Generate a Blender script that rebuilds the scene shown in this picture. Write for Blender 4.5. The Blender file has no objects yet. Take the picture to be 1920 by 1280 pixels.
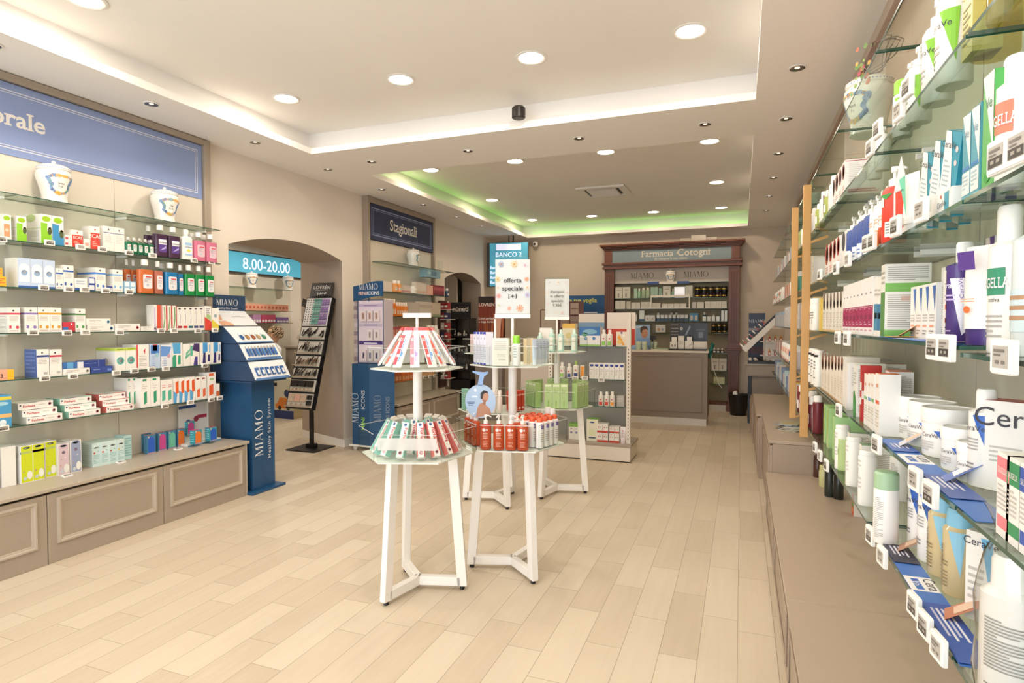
import bpy, bmesh, math, random
from mathutils import Vector, Matrix
random.seed(7)
SC = bpy.context.scene
COL = SC.collection
PI = math.pi
# ---------------------------------------------------------------- camera
EYE = Vector((0, 0, 1.5)); FPX = 1125.0
YAW = math.radians(20.909); PITCH = math.radians(1.782)
_fw = Vector((-math.sin(YAW), math.cos(YAW), 0))
_R = Vector((math.cos(YAW), math.sin(YAW), 0))
_F = _fw * math.cos(PITCH) - Vector((0, 0, 1)) * math.sin(PITCH)
_U = Vector((0, 0, 1)) * math.cos(PITCH) + _fw * math.sin(PITCH)
def _ray(x, y): return _F + _R * ((x - 960) / FPX) + _U * ((640 - y) / FPX)
def onX(x, y, v): d = _ray(x, y); return EYE + d * ((v - EYE.x) / d.x)
def onY(x, y, v): d = _ray(x, y); return EYE + d * ((v - EYE.y) / d.y)
def onZ(x, y, v): d = _ray(x, y); return EYE + d * ((v - EYE.z) / d.z)
def px(p):
    q = Vector(p) - EYE; w = q.dot(_F)
    return (960 + FPX * q.dot(_R) / w, 640 - FPX * q.dot(_U) / w)
cd = bpy.data.cameras.new('camera'); cam = bpy.data.objects.new('camera', cd); COL.objects.link(cam)
cd.sensor_width = 36; cd.lens = FPX / 1920 * 36; cd.clip_start = 0.02; cd.clip_end = 100
M_ = Matrix((_R, _U, -_F)).transposed().to_4x4(); M_.translation = EYE
cam.matrix_world = M_
SC.camera = cam
# ---------------------------------------------------------------- world, exposure
SC.view_settings.view_transform = 'Standard'; SC.view_settings.look = 'None'
SC.view_settings.gamma = 1; SC.view_settings.exposure = 0.33
SC.view_settings.use_curve_mapping = False
cy = SC.cycles
cy.max_bounces = 7; cy.diffuse_bounces = 4; cy.glossy_bounces = 2; cy.transmission_bounces = 2
cy.transparent_max_bounces = 16; cy.use_adaptive_sampling = True; cy.adaptive_threshold = .05; cy.adaptive_min_samples = 12; cy.caustics_reflective = False; cy.caustics_refractive = False
cy.sample_clamp_indirect = 4; cy.use_denoising = True
W = bpy.data.worlds.new('world'); SC.world = W; W.use_nodes = True
_bg = W.node_tree.nodes['Background']; _bg.inputs[0].default_value = (0.84, 0.92, 1.0, 1); _bg.inputs[1].default_value = 4.3
# ---------------------------------------------------------------- lamp grid (real downlights of the shop)
LAMP_X = (-3.5, -2.42, -1.38, -0.32)
LAMP_COL = (1.0, 0.91, 0.79); REAR_COL = (1.0, 0.82, 0.62)
BIG = [(x, y) for y in (0.76, 2.37, 3.98) for x in LAMP_X] + [(x, 6.43) for x in LAMP_X] + [(-3.5, 8.32), (-0.32, 8.32)] + [(x, 10.17) for x in LAMP_X]
SMALL = [(-4.04, y) for y in (1.2, 2.2, 3.2, 4.2, 5.2, 6.2, 7.2, 8.23, 9.15)] + [(0.31, y) for y in (1.2, 2.2, 3.2, 4.2, 5.2, 6.23, 7.24, 8.28, 9.3)] + [(-3.44, 5.11), (-2.39, 5.11), (-1.33, 5.11), (-0.29, 5.11)]
BIG_W, SMALL_W, REAR_K = 8.3, .6, 0.52
# ================================================================ helpers
def lin(h):
    if isinstance(h, str):
        h = h.lstrip('#'); c = [int(h[i:i + 2], 16) / 255 for i in (0, 2, 4)]
    else: c = h
    return tuple((x / 12.92 if x <= .04045 else ((x + .055) / 1.055) ** 2.4) for x in c)
_mats = {}
def mat(h, rough=.5, metal=0, emit=0, spec=.5, coat=0):
    k = (h, rough, metal, emit, spec, coat)
    if k in _mats: return _mats[k]
    m = bpy.data.materials.new('finish_' + str(h).strip('#')); m.use_nodes = True
    b = m.node_tree.nodes['Principled BSDF']; c = (*lin(h), 1)
    b.inputs['Base Color'].default_value = c
    b.inputs['Roughness'].default_value = rough; b.inputs['Metallic'].default_value = metal
    b.inputs['Specular IOR Level'].default_value = spec
    if coat: b.inputs['Coat Weight'].default_value = coat
    if emit:
        b.inputs['Emission Color'].default_value = c; b.inputs['Emission Strength'].default_value = emit
    _mats[k] = m; return m
def noisy(h, rough=.5, amt=.06, scale=8, bump=0, stretch=None):
    """plain paint or board with a faint procedural variation"""
    k = ('n', h, rough, amt, scale, bump)
    if k in _mats: return _mats[k]
    m = bpy.data.materials.new('paint_' + str(h).strip('#')); m.use_nodes = True
    nt = m.node_tree; b = nt.nodes['Principled BSDF']; b.inputs['Roughness'].default_value = rough
    tc = nt.nodes.new('ShaderNodeTexCoord'); mp = nt.nodes.new('ShaderNodeMapping'); nt.links.new(tc.outputs['Object'], mp.inputs[0])
    if stretch: mp.inputs['Scale'].default_value = stretch
    n = nt.nodes.new('ShaderNodeTexNoise'); n.inputs['Scale'].default_value = scale; n.inputs['Detail'].default_value = 4
    nt.links.new(mp.outputs[0], n.inputs['Vector'])
    mx = nt.nodes.new('ShaderNodeMix'); mx.data_type = 'RGBA'; c = lin(h)
    mx.inputs[6].default_value = (*[x * (1 - amt) for x in c], 1); mx.inputs[7].default_value = (*[min(1, x * (1 + amt)) for x in c], 1)
    nt.links.new(n.outputs['Fac'], mx.inputs[0]); nt.links.new(mx.outputs[2], b.inputs['Base Color'])
    if bump:
        bp = nt.nodes.new('ShaderNodeBump'); bp.inputs['Strength'].default_value = bump; bp.inputs['Distance'].default_value = .002
        nt.links.new(n.outputs['Fac'], bp.inputs['Height']); nt.links.new(bp.outputs[0], b.inputs['Normal'])
    _mats[k] = m; return m
def glass(h='F4FBF6', rough=.02, key='', refl=1.0):
    """clear sheet: lets light straight through, with a fresnel reflection"""
    k = ('g', h, rough, key, refl)
    if k in _mats: return _mats[k]
    m = bpy.data.materials.new('clear_' + h); m.use_nodes = True; nt = m.node_tree
    nt.nodes.remove(nt.nodes['Principled BSDF']); out = nt.nodes['Material Output']
    t = nt.nodes.new('ShaderNodeBsdfTransparent'); t.inputs[0].default_value = (*lin(h), 1)
    g = nt.nodes.new('ShaderNodeBsdfGlossy'); g.inputs['Roughness'].default_value = rough
    fr = nt.nodes.new('ShaderNodeFresnel'); fr.inputs['IOR'].default_value = 1.45
    ge = nt.nodes.new('ShaderNodeNewGeometry')   # same fresnel on the way in and out
    ior = nt.nodes.new('ShaderNodeMix'); ior.data_type = 'FLOAT'
    ior.inputs[2].default_value = 1.45; ior.inputs[3].default_value = 1 / 1.45
    nt.links.new(ge.outputs['Backfacing'], ior.inputs[0]); nt.links.new(ior.outputs[0], fr.inputs['IOR'])
    mul = nt.nodes.new('ShaderNodeMath'); mul.operation = 'MULTIPLY'; mul.inputs[1].default_value = refl
    nt.links.new(fr.outputs[0], mul.inputs[0])
    mx = nt.nodes.new('ShaderNodeMixShader'); nt.links.new(mul.outputs[0], mx.inputs[0])
    nt.links.new(t.outputs[0], mx.inputs[1]); nt.links.new(g.outputs[0], mx.inputs[2]); nt.links.new(mx.outputs[0], out.inputs[0])
    _mats[k] = m; return m
def liquid(h, dens=.55):
    """tinted translucent plastic or liquid"""
    k = ('l', h, dens)
    if k in _mats: return _mats[k]
    m = bpy.data.materials.new('liquid_' + h); m.use_nodes = True; nt = m.node_tree
    b = nt.nodes['Principled BSDF']; b.inputs['Base Color'].default_value = (*lin(h), 1); b.inputs['Roughness'].default_value = .12
    b.inputs['Subsurface Weight'].default_value = 0
    t = nt.nodes.new('ShaderNodeBsdfTransparent'); t.inputs[0].default_value = (*lin(h), 1)
    mx = nt.nodes.new('ShaderNodeMixShader'); mx.inputs[0].default_value = dens
    nt.links.new(t.outputs[0], mx.inputs[1]); nt.links.new(b.outputs[0], mx.inputs[2])
    nt.links.new(mx.outputs[0], nt.nodes['Material Output'].inputs[0])
    _mats[k] = m; return m

def rrect(w, d, r, n=3):
    """rounded rectangle outline, counter-clockwise, centred"""
    r = min(r, w / 2 - 1e-4, d / 2 - 1e-4); o = []
    for cx, cy_, a0 in ((w / 2 - r, d / 2 - r, 0), (-w / 2 + r, d / 2 - r, 90), (-w / 2 + r, -d / 2 + r, 180), (w / 2 - r, -d / 2 + r, 270)):
        for i in range(n + 1):
            a = math.radians(a0 + 90 * i / n); o.append((cx + r * math.cos(a), cy_ + r * math.sin(a)))
    return o
def circ(r, n=20, ry=None): return [(r * math.cos(2 * PI * i / n), (ry or r) * math.sin(2 * PI * i / n)) for i in range(n)]

_txt = {}
def text_geo(s, serif=False, bold=0.0, align='CENTER', spacing=1.0):
    k = (s, serif, bold, align, spacing)
    if k in _txt: return _txt[k]
    cu = bpy.data.curves.new('t', 'FONT'); cu.body = s; cu.size = 1; cu.align_x = align; cu.offset = bold; cu.resolution_u = 3
    cu.space_character = spacing; cu.fill_mode = 'FRONT'
    ob = bpy.data.objects.new('t', cu); me = ob.to_mesh()
    vs = [(v.co[0], v.co[1], 0) for v in me.vertices]; fs = [tuple(p.vertices) for p in me.polygons]
    if serif:   # slab feet on every flat stem end
        cnt = {}
        for p in me.polygons:
            for e in p.edge_keys: cnt[e] = cnt.get(e, 0) + 1
        t = .075
        for (a, b), c in cnt.items():
            if c != 1: continue
            (xa, ya, _), (xb, yb, _) = vs[a], vs[b]
            if abs(ya - yb) > .004 or not .05 < abs(xa - xb) < .2: continue
            y = (ya + yb) / 2; x0, x1 = min(xa, xb) - .07, max(xa, xb) + .07
            if min(abs(y - q) for q in (-bold, 0)) < .012: yy = (y, y + t)
            elif y > .4: yy = (y - t, y)
            else: continue
            i = len(vs); vs += [(x0, yy[0], .003), (x1, yy[0], .003), (x1, yy[1], .003), (x0, yy[1], .003)]; fs.append((i, i + 1, i + 2, i + 3))
    ob.to_mesh_clear(); bpy.data.objects.remove(ob); bpy.data.curves.remove(cu)
    _txt[k] = (vs, fs); return _txt[k]

_sharp = math.radians(32)
class MB:
    """gathers shapes and builds them as ONE mesh object"""
    def __init__(s): s.v = []; s.f = []; s.m = []; s.mats = []
    def mi(s, m):
        if m not in s.mats: s.mats.append(m)
        return s.mats.index(m)
    def add(s, vs, fs, m):
        b = len(s.v); i = s.mi(m); s.v += [tuple(v) for v in vs]
        for f in fs: s.f.append(tuple(b + k for k in f)); s.m.append(i)
        return s
    def poly(s, pts, m): return s.add(pts, [tuple(range(len(pts)))], m)
    def box(s, x0, x1, y0, y1, z0, z1, m, front=None, side=None, top=None, bottom=None, back=None):
        vs = [(x0, y0, z0), (x1, y0, z0), (x1, y1, z0), (x0, y1, z0), (x0, y0, z1), (x1, y0, z1), (x1, y1, z1), (x0, y1, z1)]
        b = len(s.v); s.v += vs
        for f, mm in (((0, 1, 5, 4), front), ((1, 2, 6, 5), side), ((2, 3, 7, 6), back), ((3, 0, 4, 7), side), ((4, 5, 6, 7), top), ((3, 2, 1, 0), bottom)):
            s.f.append(tuple(b + k for k in f)); s.m.append(s.mi(mm or m))
        return s
    def prism(s, o, z0, z1, m, top=None, bot=None, M=None):
        n = len(o); vs = [(x, y, z0) for x, y in o] + [(x, y, z1) for x, y in o]
        if M is not None: vs = [M @ Vector(v) for v in vs]
        b = len(s.v); s.v += [tuple(v) for v in vs]
        for i in range(n): s.f.append((b + i, b + (i + 1) % n, b + n + (i + 1) % n, b + n + i)); s.m.append(s.mi(m))
        s.f.append(tuple(b + n + i for i in range(n))); s.m.append(s.mi(top or m))
        s.f.append(tuple(b + i for i in range(n))[::-1]); s.m.append(s.mi(bot or m)); return s
    def loft(s, secs, m, caps=True, ms=None):
        """secs: list of (z, outline) or lists of 3-D points; same count"""
        rings = [[(p[0], p[1], z) for p in o] if z is not None else o for z, o in secs]
        n = len(rings[0]); b = len(s.v)
        for r in rings: s.v += [tuple(p) for p in r]
        for k in range(len(rings) - 1):
            mm = s.mi(ms[k] if ms else m)
            for i in range(n):
                j = (i + 1) % n; s.f.append((b + k * n + i, b + k * n + j, b + (k + 1) * n + j, b + (k + 1) * n + i)); s.m.append(mm)
        if caps:
            s.f.append(tuple(b + i for i in range(n))[::-1]); s.m.append(s.mi(ms[0] if ms else m))
            s.f.append(tuple(b + (len(rings) - 1) * n + i for i in range(n))); s.m.append(s.mi(ms[-1] if ms else m))
        return s
    def lathe(s, prof, m, n=20, cx=0, cy=0, ms=None, caps=True):
        return s.loft([(z, [(cx + x, cy + y) for x, y in circ(max(r, 1e-4), n)]) for r, z in prof], m, caps, ms)
    def tube(s, pts, r, m, n=8, closed=False):
        pts = [Vector(p) for p in pts]; rings = []
        up = Vector((0, 0, 1))
        for i, p in enumerate(pts):
            t = (pts[min(i + 1, len(pts) - 1)] - pts[max(i - 1, 0)]).normalized()
            a = t.cross(up)
            if a.length < .05: a = t.cross(Vector((1, 0, 0)))
            a.normalize(); c = a.cross(t).normalized()
            rr = r[i] if isinstance(r, (list, tuple)) else r
            rings.append((None, [p + a * rr * math.cos(2 * PI * k / n) + c * rr * math.sin(2 * PI * k / n) for k in range(n)]))
        return s.loft(rings, m)
    def bar(s, p, q, w, h, m, up=(0, 0, 1)):
        p = Vector(p); q = Vector(q); t = (q - p).normalized(); a = t.cross(Vector(up))
        if a.length < .05: a = t.cross(Vector((1, 0, 0)))
        a.normalize(); c = a.cross(t).normalized()
        o = [(-w / 2, -h / 2), (w / 2, -h / 2), (w / 2, h / 2), (-w / 2, h / 2)]
        return s.loft([(None, [e + a * x + c * y for x, y in o]) for e in (p, q)], m)
    def text(s, t, size, M, m, serif=False, bold=0.0, align='CENTER', sx=1.0, spacing=1.0):
        vs, fs = text_geo(t, serif, bold, align, spacing)
        return s.add([M @ Vector((x * size * sx, y * size, z * size)) for x, y, z in vs], fs, m)
    def rect(s, M, x0, x1, y0, y1, m):
        return s.add([M @ Vector(p) for p in ((x0, y0, 0), (x1, y0, 0), (x1, y1, 0), (x0, y1, 0))], [(0, 1, 2, 3)], m)
    def shape(s, M, pts, m): return s.add([M @ Vector((x, y, 0)) for x, y in pts], [tuple(range(len(pts)))], m)
    def disc(s, M, x, y, r, m, n=14, ry=None): return s.shape(M, [(x + a, y + b) for a, b in circ(r, n, ry)], m)
    def mesh(s, name):
        me = bpy.data.meshes.new(name); me.from_pydata(s.v, [], s.f)
        for m in s.mats: me.materials.append(m)
        me.polygons.foreach_set('material_index', s.m); me.polygons.foreach_set('use_smooth', [True] * len(s.f))
        me.update(); me.set_sharp_from_angle(angle=_sharp); return me
    def build(s, name, parent=None, loc=None, rot=None, **kw):
        o = bpy.data.objects.new(name, s.mesh(name)); COL.objects.link(o)
        if parent: o.parent = parent
        if loc is not None: o.location = loc
        if rot is not None: o.rotation_euler = rot if hasattr(rot, '__len__') else (0, 0, rot)
        for k, v in kw.items(): o[k] = v
        return o
def FM(x=0, z=0, y=0, tilt=0):
    """matrix of a vertical face looking towards local -Y: text x -> +X, text y -> +Z"""
    return Matrix.Translation((x, y, z)) @ Matrix.Rotation(PI / 2 + tilt, 4, 'X')
def face(loc, rz=0, tilt=0): return Matrix.Translation(loc) @ Matrix.Rotation(rz, 4, 'Z') @ Matrix.Rotation(PI / 2 + tilt, 4, 'X')
def bevel(o, w=.003, seg=2):
    b = o.modifiers.new('soft edge', 'BEVEL'); b.width = w; b.segments = seg; b.limit_method = 'ANGLE'; b.angle_limit = math.radians(40); return o
def struct(o): o['kind'] = 'structure'; return o
def tag(o, label, cat, group=None, kind=None):
    o['label'] = label; o['category'] = cat
    if group: o['group'] = group
    if kind: o['kind'] = kind
    return o
def empty(name, loc=(0, 0, 0), rz=0):
    o = bpy.data.objects.new(name, None); COL.objects.link(o); o.location = loc; o.rotation_euler = (0, 0, rz); o.empty_display_size = .05; return o
def copy_tree(o, parent=None):
    c = o.copy(); COL.objects.link(c); c.parent = parent
    for ch in KIDS.get(o.name, []): copy_tree(ch, c)
    return c
KIDS = {}
ORD = 'first second third fourth fifth sixth seventh eighth ninth tenth eleventh twelfth thirteenth fourteenth fifteenth sixteenth seventeenth eighteenth nineteenth twentieth'.split() + ['twenty-' + x for x in 'first second third fourth fifth sixth seventh eighth ninth'.split()] + ['thirtieth'] + ['thirty-' + x for x in 'first second third fourth fifth sixth seventh eighth ninth'.split()] + ['fortieth']
ORD += ['forty-' + x for x in 'first second third fourth fifth sixth seventh eighth ninth'.split()]
SHELVED = []     # (object, description, where) of countable things; labelled at the end
PROTO = {}
def proto(key, fn):
    """a kind is built once; further ones are copies of it and of its parts"""
    if key in PROTO:
        return copy_tree(PROTO[key])
    PROTO[key] = o = fn(); return o
def kid(parent, ch): KIDS.setdefault(parent.name, []).append(ch); ch.parent = parent; return ch
def place(o, loc, rz, desc, cat, where, tilt=None, scale=None):
    o.location = Vector(loc) + Vector((0, 0, 0 if 'light' in cat else .0008)); o.rotation_euler = tilt if tilt is not None else (0, 0, rz)
    if scale: o.scale = (scale,) * 3
    o['category'] = cat; SHELVED.append((o, desc, where)); return o
def label_all():
    by = {}
    for o, d, w in SHELVED: by.setdefault((d, w), []).append(o)
    for (d, w), os_ in by.items():
        if len(os_) == 1: os_[0]['label'] = f'{d} {w}'; continue
        key = lambda o: px(o.location)[0] + px(o.location)[1] * .02
        for i, o in enumerate(sorted(os_, key=key)):
            n = len(os_)
            o['label'] = (f'leftmost {d} {w}' if i == 0 else f'rightmost {d} {w}' if i == n - 1 else f'{ORD[i]} {d} from the left {w}')
            o['group'] = f'{d} {w}'
# ================================================================ room shell
side_fill_spots = []
WALL = noisy('E9DFD2', .85, .02, 3, .05); CEIL = noisy('F8F4EE', .9, .015, 2); GREY = noisy('A39585', .45, .04, 30, .03)
GREYD = noisy('9A8C7D', .45, .04, 30); GREYL = noisy('B5A897', .4, .03, 30)
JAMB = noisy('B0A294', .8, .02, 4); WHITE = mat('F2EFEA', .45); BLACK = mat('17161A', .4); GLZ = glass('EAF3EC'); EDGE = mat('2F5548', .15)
CLR = glass('F8FBFA', .03, 'acr', .75); CHROME = mat('D8D4CE', .18, 1)
XL, XR, YB = -4.47, 0.68, 11.0
def floor_mat():
    m = bpy.data.materials.new('wood_look_floor_tiles'); m.use_nodes = True; nt = m.node_tree; N = nt.nodes; L = nt.links; b = N['Principled BSDF']
    def math_(op, a, c=None, d=None):
        n = N.new('ShaderNodeMath'); n.operation = op
        for i, q in enumerate((a, c, d)):
            if q is None: continue
            if isinstance(q, (int, float)): n.inputs[i].default_value = q
            else: L.new(q, n.inputs[i])
        return n.outputs[0]
    tc = N.new('ShaderNodeTexCoord'); sx = N.new('ShaderNodeSeparateXYZ'); L.new(tc.outputs['Object'], sx.inputs[0])
    PW, PL = .167, .664
    u = math_('DIVIDE', math_('ADD', sx.outputs[0], 20.04), PW); col = math_('FLOOR', u); fu = math_('FRACT', u)
    wn = N.new('ShaderNodeTexWhiteNoise'); wn.noise_dimensions = '1D'; L.new(col, wn.inputs['W'])
    v = math_('ADD', math_('DIVIDE', sx.outputs[1], PL), wn.outputs['Value']); row = math_('FLOOR', v); fv = math_('FRACT', v)
    def edge(f, w, g): return math_('GREATER_THAN', math_('ABSOLUTE', math_('SUBTRACT', f, .5)), .5 - g / w / 2)
    joint = math_('MAXIMUM', edge(fu, PW, .0022), edge(fv, PL, .0022))
    cb = N.new('ShaderNodeCombineXYZ'); L.new(col, cb.inputs[0]); L.new(row, cb.inputs[1])
    w2 = N.new('ShaderNodeTexWhiteNoise'); w2.noise_dimensions = '2D'; L.new(cb.outputs[0], w2.inputs['Vector'])
    mp = N.new('ShaderNodeMapping'); mp.inputs['Scale'].default_value = (22, 1.6, 1); L.new(tc.outputs['Object'], mp.inputs[0])
    off = N.new('ShaderNodeVectorMath'); off.operation = 'ADD'; L.new(mp.outputs[0], off.inputs[0])
    sc_ = N.new('ShaderNodeVectorMath'); sc_.operation = 'SCALE'; sc_.inputs['Scale'].default_value = 37; L.new(w2.outputs['Color'], sc_.inputs[0]); L.new(sc_.outputs[0], off.inputs[1])
    n1 = N.new('ShaderNodeTexNoise'); n1.inputs['Scale'].default_value = 1.3; n1.inputs['Detail'].default_value = 7; n1.inputs['Roughness'].default_value = .6; L.new(off.outputs[0], n1.inputs['Vector'])
    f = math_('ADD', math_('MULTIPLY', w2.outputs['Value'], .55), math_('MULTIPLY', n1.outputs['Fac'], .55))
    cr = N.new('ShaderNodeValToRGB'); L.new(f, cr.inputs[0]); e = cr.color_ramp.elements
    e[0].position = .12; e[0].color = (*lin('BFAE96'), 1); e[1].position = .9; e[1].color = (*lin('D4C6B0'), 1)
    e2 = cr.color_ramp.elements.new(.5); e2.color = (*lin('CBBBA4'), 1)
    mx = N.new('ShaderNodeMix'); mx.data_type = 'RGBA'; L.new(joint, mx.inputs[0]); L.new(cr.outputs[0], mx.inputs[6]); mx.inputs[7].default_value = (*lin('8A7862'), 1)
    L.new(mx.outputs[2], b.inputs['Base Color']); b.inputs['Roughness'].default_value = .42; b.inputs['Specular IOR Level'].default_value = .4
    bp = N.new('ShaderNodeBump'); bp.inputs['Strength'].default_value = .25; bp.inputs['Distance'].default_value = .002
    L.new(math_('SUBTRACT', math_('MULTIPLY', n1.outputs['Fac'], .3), joint), bp.inputs['Height']); L.new(bp.outputs[0], b.inputs['Normal'])
    return m
FLOOR = floor_mat()
m = MB(); m.box(-8.2, 2.2, -2.5, 11.6, -.08, 0, FLOOR); struct(m.build('floor'))
# ceiling: soffit with two trays, upper deck
m = MB()
H1, H2, ZU = (-3.83, 0.08, -1.0, 4.69), (-3.78, 0.08, 5.57, 10.70), 3.335
def slab(x0, x1, y0, y1): m.box(x0, x1, y0, y1, 3.10, 3.155, CEIL)
slab(XL, H1[0], -2.4, YB); slab(H1[1], XR, -2.4, YB)
slab(H1[0], H1[1], -2.4, H1[2]); slab(H1[0], H1[1], H1[3], H2[2]); slab(H2[0], H2[1], H2[3], YB); slab(H1[0], H2[0], H2[2], YB)
m.box(XL, XR, -2.4, YB, ZU, 3.4, CEIL)
struct(m.build('ceiling'))
m = MB()
for (x0, x1, y0, y1) in (H1, H2):
    g = .13; X0, X1, Y0, Y1 = x0 - g, x1 + g, y0 - g, y1 + g; t = .02
    for a in ((X0 - t, X0, Y0, Y1), (X1, X1 + t, Y0, Y1), (X0, X1, Y0 - t, Y0), (X0, X1, Y1, Y1 + t)): m.box(*a, 3.155, ZU, CEIL)
struct(m.build('trim_1'))
# walls
m = MB(); m.box(-8.2, 2.2, YB, YB + .15, 0, 3.4, noisy('D3C5B2', .85, .02, 3)); struct(m.build('wall_back'))
m = MB(); m.box(XR, XR + .12, -2.4, YB, 0, 3.4, WALL); struct(m.build('wall_right'))
def arch_pts(y0, y1, zs, zt, x, n=18):
    """outline of an arched opening, from floor up over to floor"""
    h = (y1 - y0) / 2; rise = zt - zs; R = (h * h + rise * rise) / (2 * rise); c = (y0 + y1) / 2; zc = zt - R; a = math.asin(h / R)
    return [(x, y0, 0)] + [(x, c + R * math.sin(-a + 2 * a * i / n), zc + R * math.cos(-a + 2 * a * i / n)) for i in range(n + 1)] + [(x, y1, 0)]
m = MB(); A1 = (4.30, 6.0, 2.235, 2.37); A2 = (8.66, 10.09, 2.215, 2.36)
for (ya, yb, A) in ((-2.4, 6.42, A1), (6.42, YB, A2)):
    a = arch_pts(*A, XL); ztop = 3.4
    m.poly([(XL, ya, 0), (XL, A[0], 0), (XL, A[0], A[2]), (XL, A[0], ztop), (XL, ya, ztop)], WALL)
    m.poly([(XL, A[1], 0), (XL, yb, 0), (XL, yb, ztop), (XL, A[1], ztop), (XL, A[1], A[2])], WALL)
    up = a[1:-1]
    for p, q in zip(up, up[1:]): m.poly([p, q, (XL, q[1], ztop), (XL, p[1], ztop)], WALL)
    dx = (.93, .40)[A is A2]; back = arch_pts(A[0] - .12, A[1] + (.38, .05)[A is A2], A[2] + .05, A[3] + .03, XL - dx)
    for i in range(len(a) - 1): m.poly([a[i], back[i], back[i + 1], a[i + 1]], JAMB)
struct(m.build('wall_left'))
# side room seen through the first arch
m = MB(); m.box(-7.55, -7.4, 2.0, YB, 0, 3.0, WALL); struct(m.build('wall_side_room'))
m = MB(); m.box(-7.4, XL - .93, 3.6, 3.7, 0, 3.0, WALL); struct(m.build('wall_side_front'))
m = MB(); m.box(-7.4, XL - .42, 9.95, 10.0, 0, 3.0, WALL); struct(m.build('wall_side_back'))
m = MB(); m.box(-7.4, XL - .02, 3.6, YB, 2.75, 2.8, CEIL); struct(m.build('ceiling_side_room'))
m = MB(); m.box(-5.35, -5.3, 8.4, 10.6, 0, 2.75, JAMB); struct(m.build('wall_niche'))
for (x, y) in ((-6.5, 5.2), (-6.5, 7.0), (-6.2, 8.6)): side_fill_spots.append((x, y))  # added lamps that brighten the side room, no fittings known there
m = MB(); m.box(-4.47, -4.455, 6.0, 6.2, 0, .09, WHITE); m.bar((-4.462, 6.0, .045), (-5.39, 6.37, .045), .012, .09, WHITE)
struct(m.build('baseboard_left'))
# shop front behind the camera lets daylight in
m = MB(); m.box(-4.6, 2.2, -2.4, -2.25, 2.95, 3.4, WALL); m.box(-4.6, -4.0, -2.4, -2.25, 0, 2.95, WALL); m.box(.3, 2.2, -2.4, -2.25, 0, 2.95, WALL); struct(m.build('wall_front'))
m = MB(); m.box(-4.0, .3, -2.34, -2.32, .02, 2.94, glass('FFFFFF')); struct(m.build('window_1'))
# ---------------------------------------------------------------- lamps
LENS = mat('FFF0DC', .5, 0, 14.0)
def lamp(name, loc, size, power, col=LAMP_COL, spread=PI):
    l = bpy.data.lights.new(name, 'AREA'); l.shape = 'DISK'; l.size = size; l.energy = power; l.color = col; l.spread = spread
    o = bpy.data.objects.new(name, l); COL.objects.link(o); o.location = loc; return o
def big_light():
    m = MB(); m.lathe([(.098, .012), (.112, .004), (.112, 0), (.098, -.004), (.086, .0), (.084, .02)], WHITE, 28, caps=False)
    o = m.build('recessed_downlight'); m = MB(); m.lathe([(.001, .002), (.088, .002), (.088, .006)], LENS, 28, caps=False); kid(o, m.build('lamp_lens')); return o
for (x, y) in BIG:
    o = proto('big', big_light); place(o, (x, y, ZU - .006), 0, 'glowing round downlight', 'ceiling light', 'in the front ceiling tray' if y < 5 else 'in the green-edged ceiling tray')
    lamp('downlight_lamp', (x, y, ZU - .014), .17, BIG_W * (.6 if y < 1 else 1 if y < 5 else REAR_K), LAMP_COL if y < 5 else REAR_COL)
for i, (x, y) in enumerate(side_fill_spots):
    o = proto('big', big_light); place(o, (x, y, 2.744), 0, 'glowing round downlight', 'ceiling light', 'in the side room ceiling'); lamp('downlight_lamp', (x, y, 2.735), .17, BIG_W * 1.6)
def small_light():
    m = MB(); m.lathe([(.054, .0), (.054, -.005), (.045, -.007)], WHITE, 24, caps=False)
    o = m.build('recessed_spotlight'); m = MB(); m.lathe([(.045, -.007), (.030, -.002), (.014, -.001)], mat('8A857E', .22, .9), 24, caps=False); m.lathe([(.016, -.0025), (.001, -.0025)], mat('FFF0DC', .4, 0, .8), 24, caps=False)
    kid(o, m.build('reflector')); return o
m = MB()
for (x, y) in SMALL:
    o = proto('small', small_light)
    w = 'above the blue-sign shelf wall' if x < -4 else 'above the cosmetics shelf wall' if x > 0 else 'on the band between ceiling trays'
    place(o, (x, y, 3.0985), 0, 'small chrome recessed spotlight', 'ceiling spotlight', w)
    if SMALL_W: lamp('spotlight_lamp', (x, y, 3.09), .06, SMALL_W * (1 if y < 5.1 else REAR_K), (1, .88, .76), math.radians(150))
# green LED strips in the rear tray cove
GRN = mat((.45, 1.0, .25), .5, 0, 1.7)
m = MB()
for a in ((-3.90, -3.885, 5.6, 10.68), (-3.7, .1, 10.79, 10.805)): m.box(*a, 3.158, 3.172, GRN)
tag(m.build('led_strip'), 'green glowing light strip around the rear ceiling tray', 'light strip')
# air conditioning cassette
o = empty('ceiling_air_vent', (-1.80, 8.30, ZU)); tag(o, 'square white air conditioning cassette between the ceiling downlights', 'air conditioner')
m = MB(); q = .33
for a in ((-q, q, -q, -.24), (-q, q, .24, q), (-q, -.24, -.24, .24), (.24, q, -.24, .24)): m.box(*a, -.03, -.002, WHITE)
bevel(m.build('frame', o), .006); m = MB(); m.box(-.20, .20, -.20, .20, -.034, -.012, mat('DDD8D0', .5))
for i in range(9): m.box(-.19, .19, -.18 + .042 * i, -.172 + .042 * i, -.037, -.033, WHITE)
m.build('grille', o)
m = MB(); m.box(-.24, .24, -.24, .24, -.010, -.004, BLACK); m.build('slot', o)
m = MB(); m.lathe([(.04, .045), (.055, .03), (.055, -.045), (.048, -.05), (.001, -.05)], mat('2A2320', .4), 24)
tag(m.build('ceiling_sensor', None, (-1.70, 4.60, 3.20)), 'small black cylinder sensor on the ceiling tray edge', 'sensor')
m = MB(); m.lathe([(.045, .05), (.05, .0), (.045, -.03), (.03, -.045), (.001, -.05)], WHITE, 20); m.disc(FM(0, 0, -.052), 0, 0, .022, BLACK)
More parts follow.
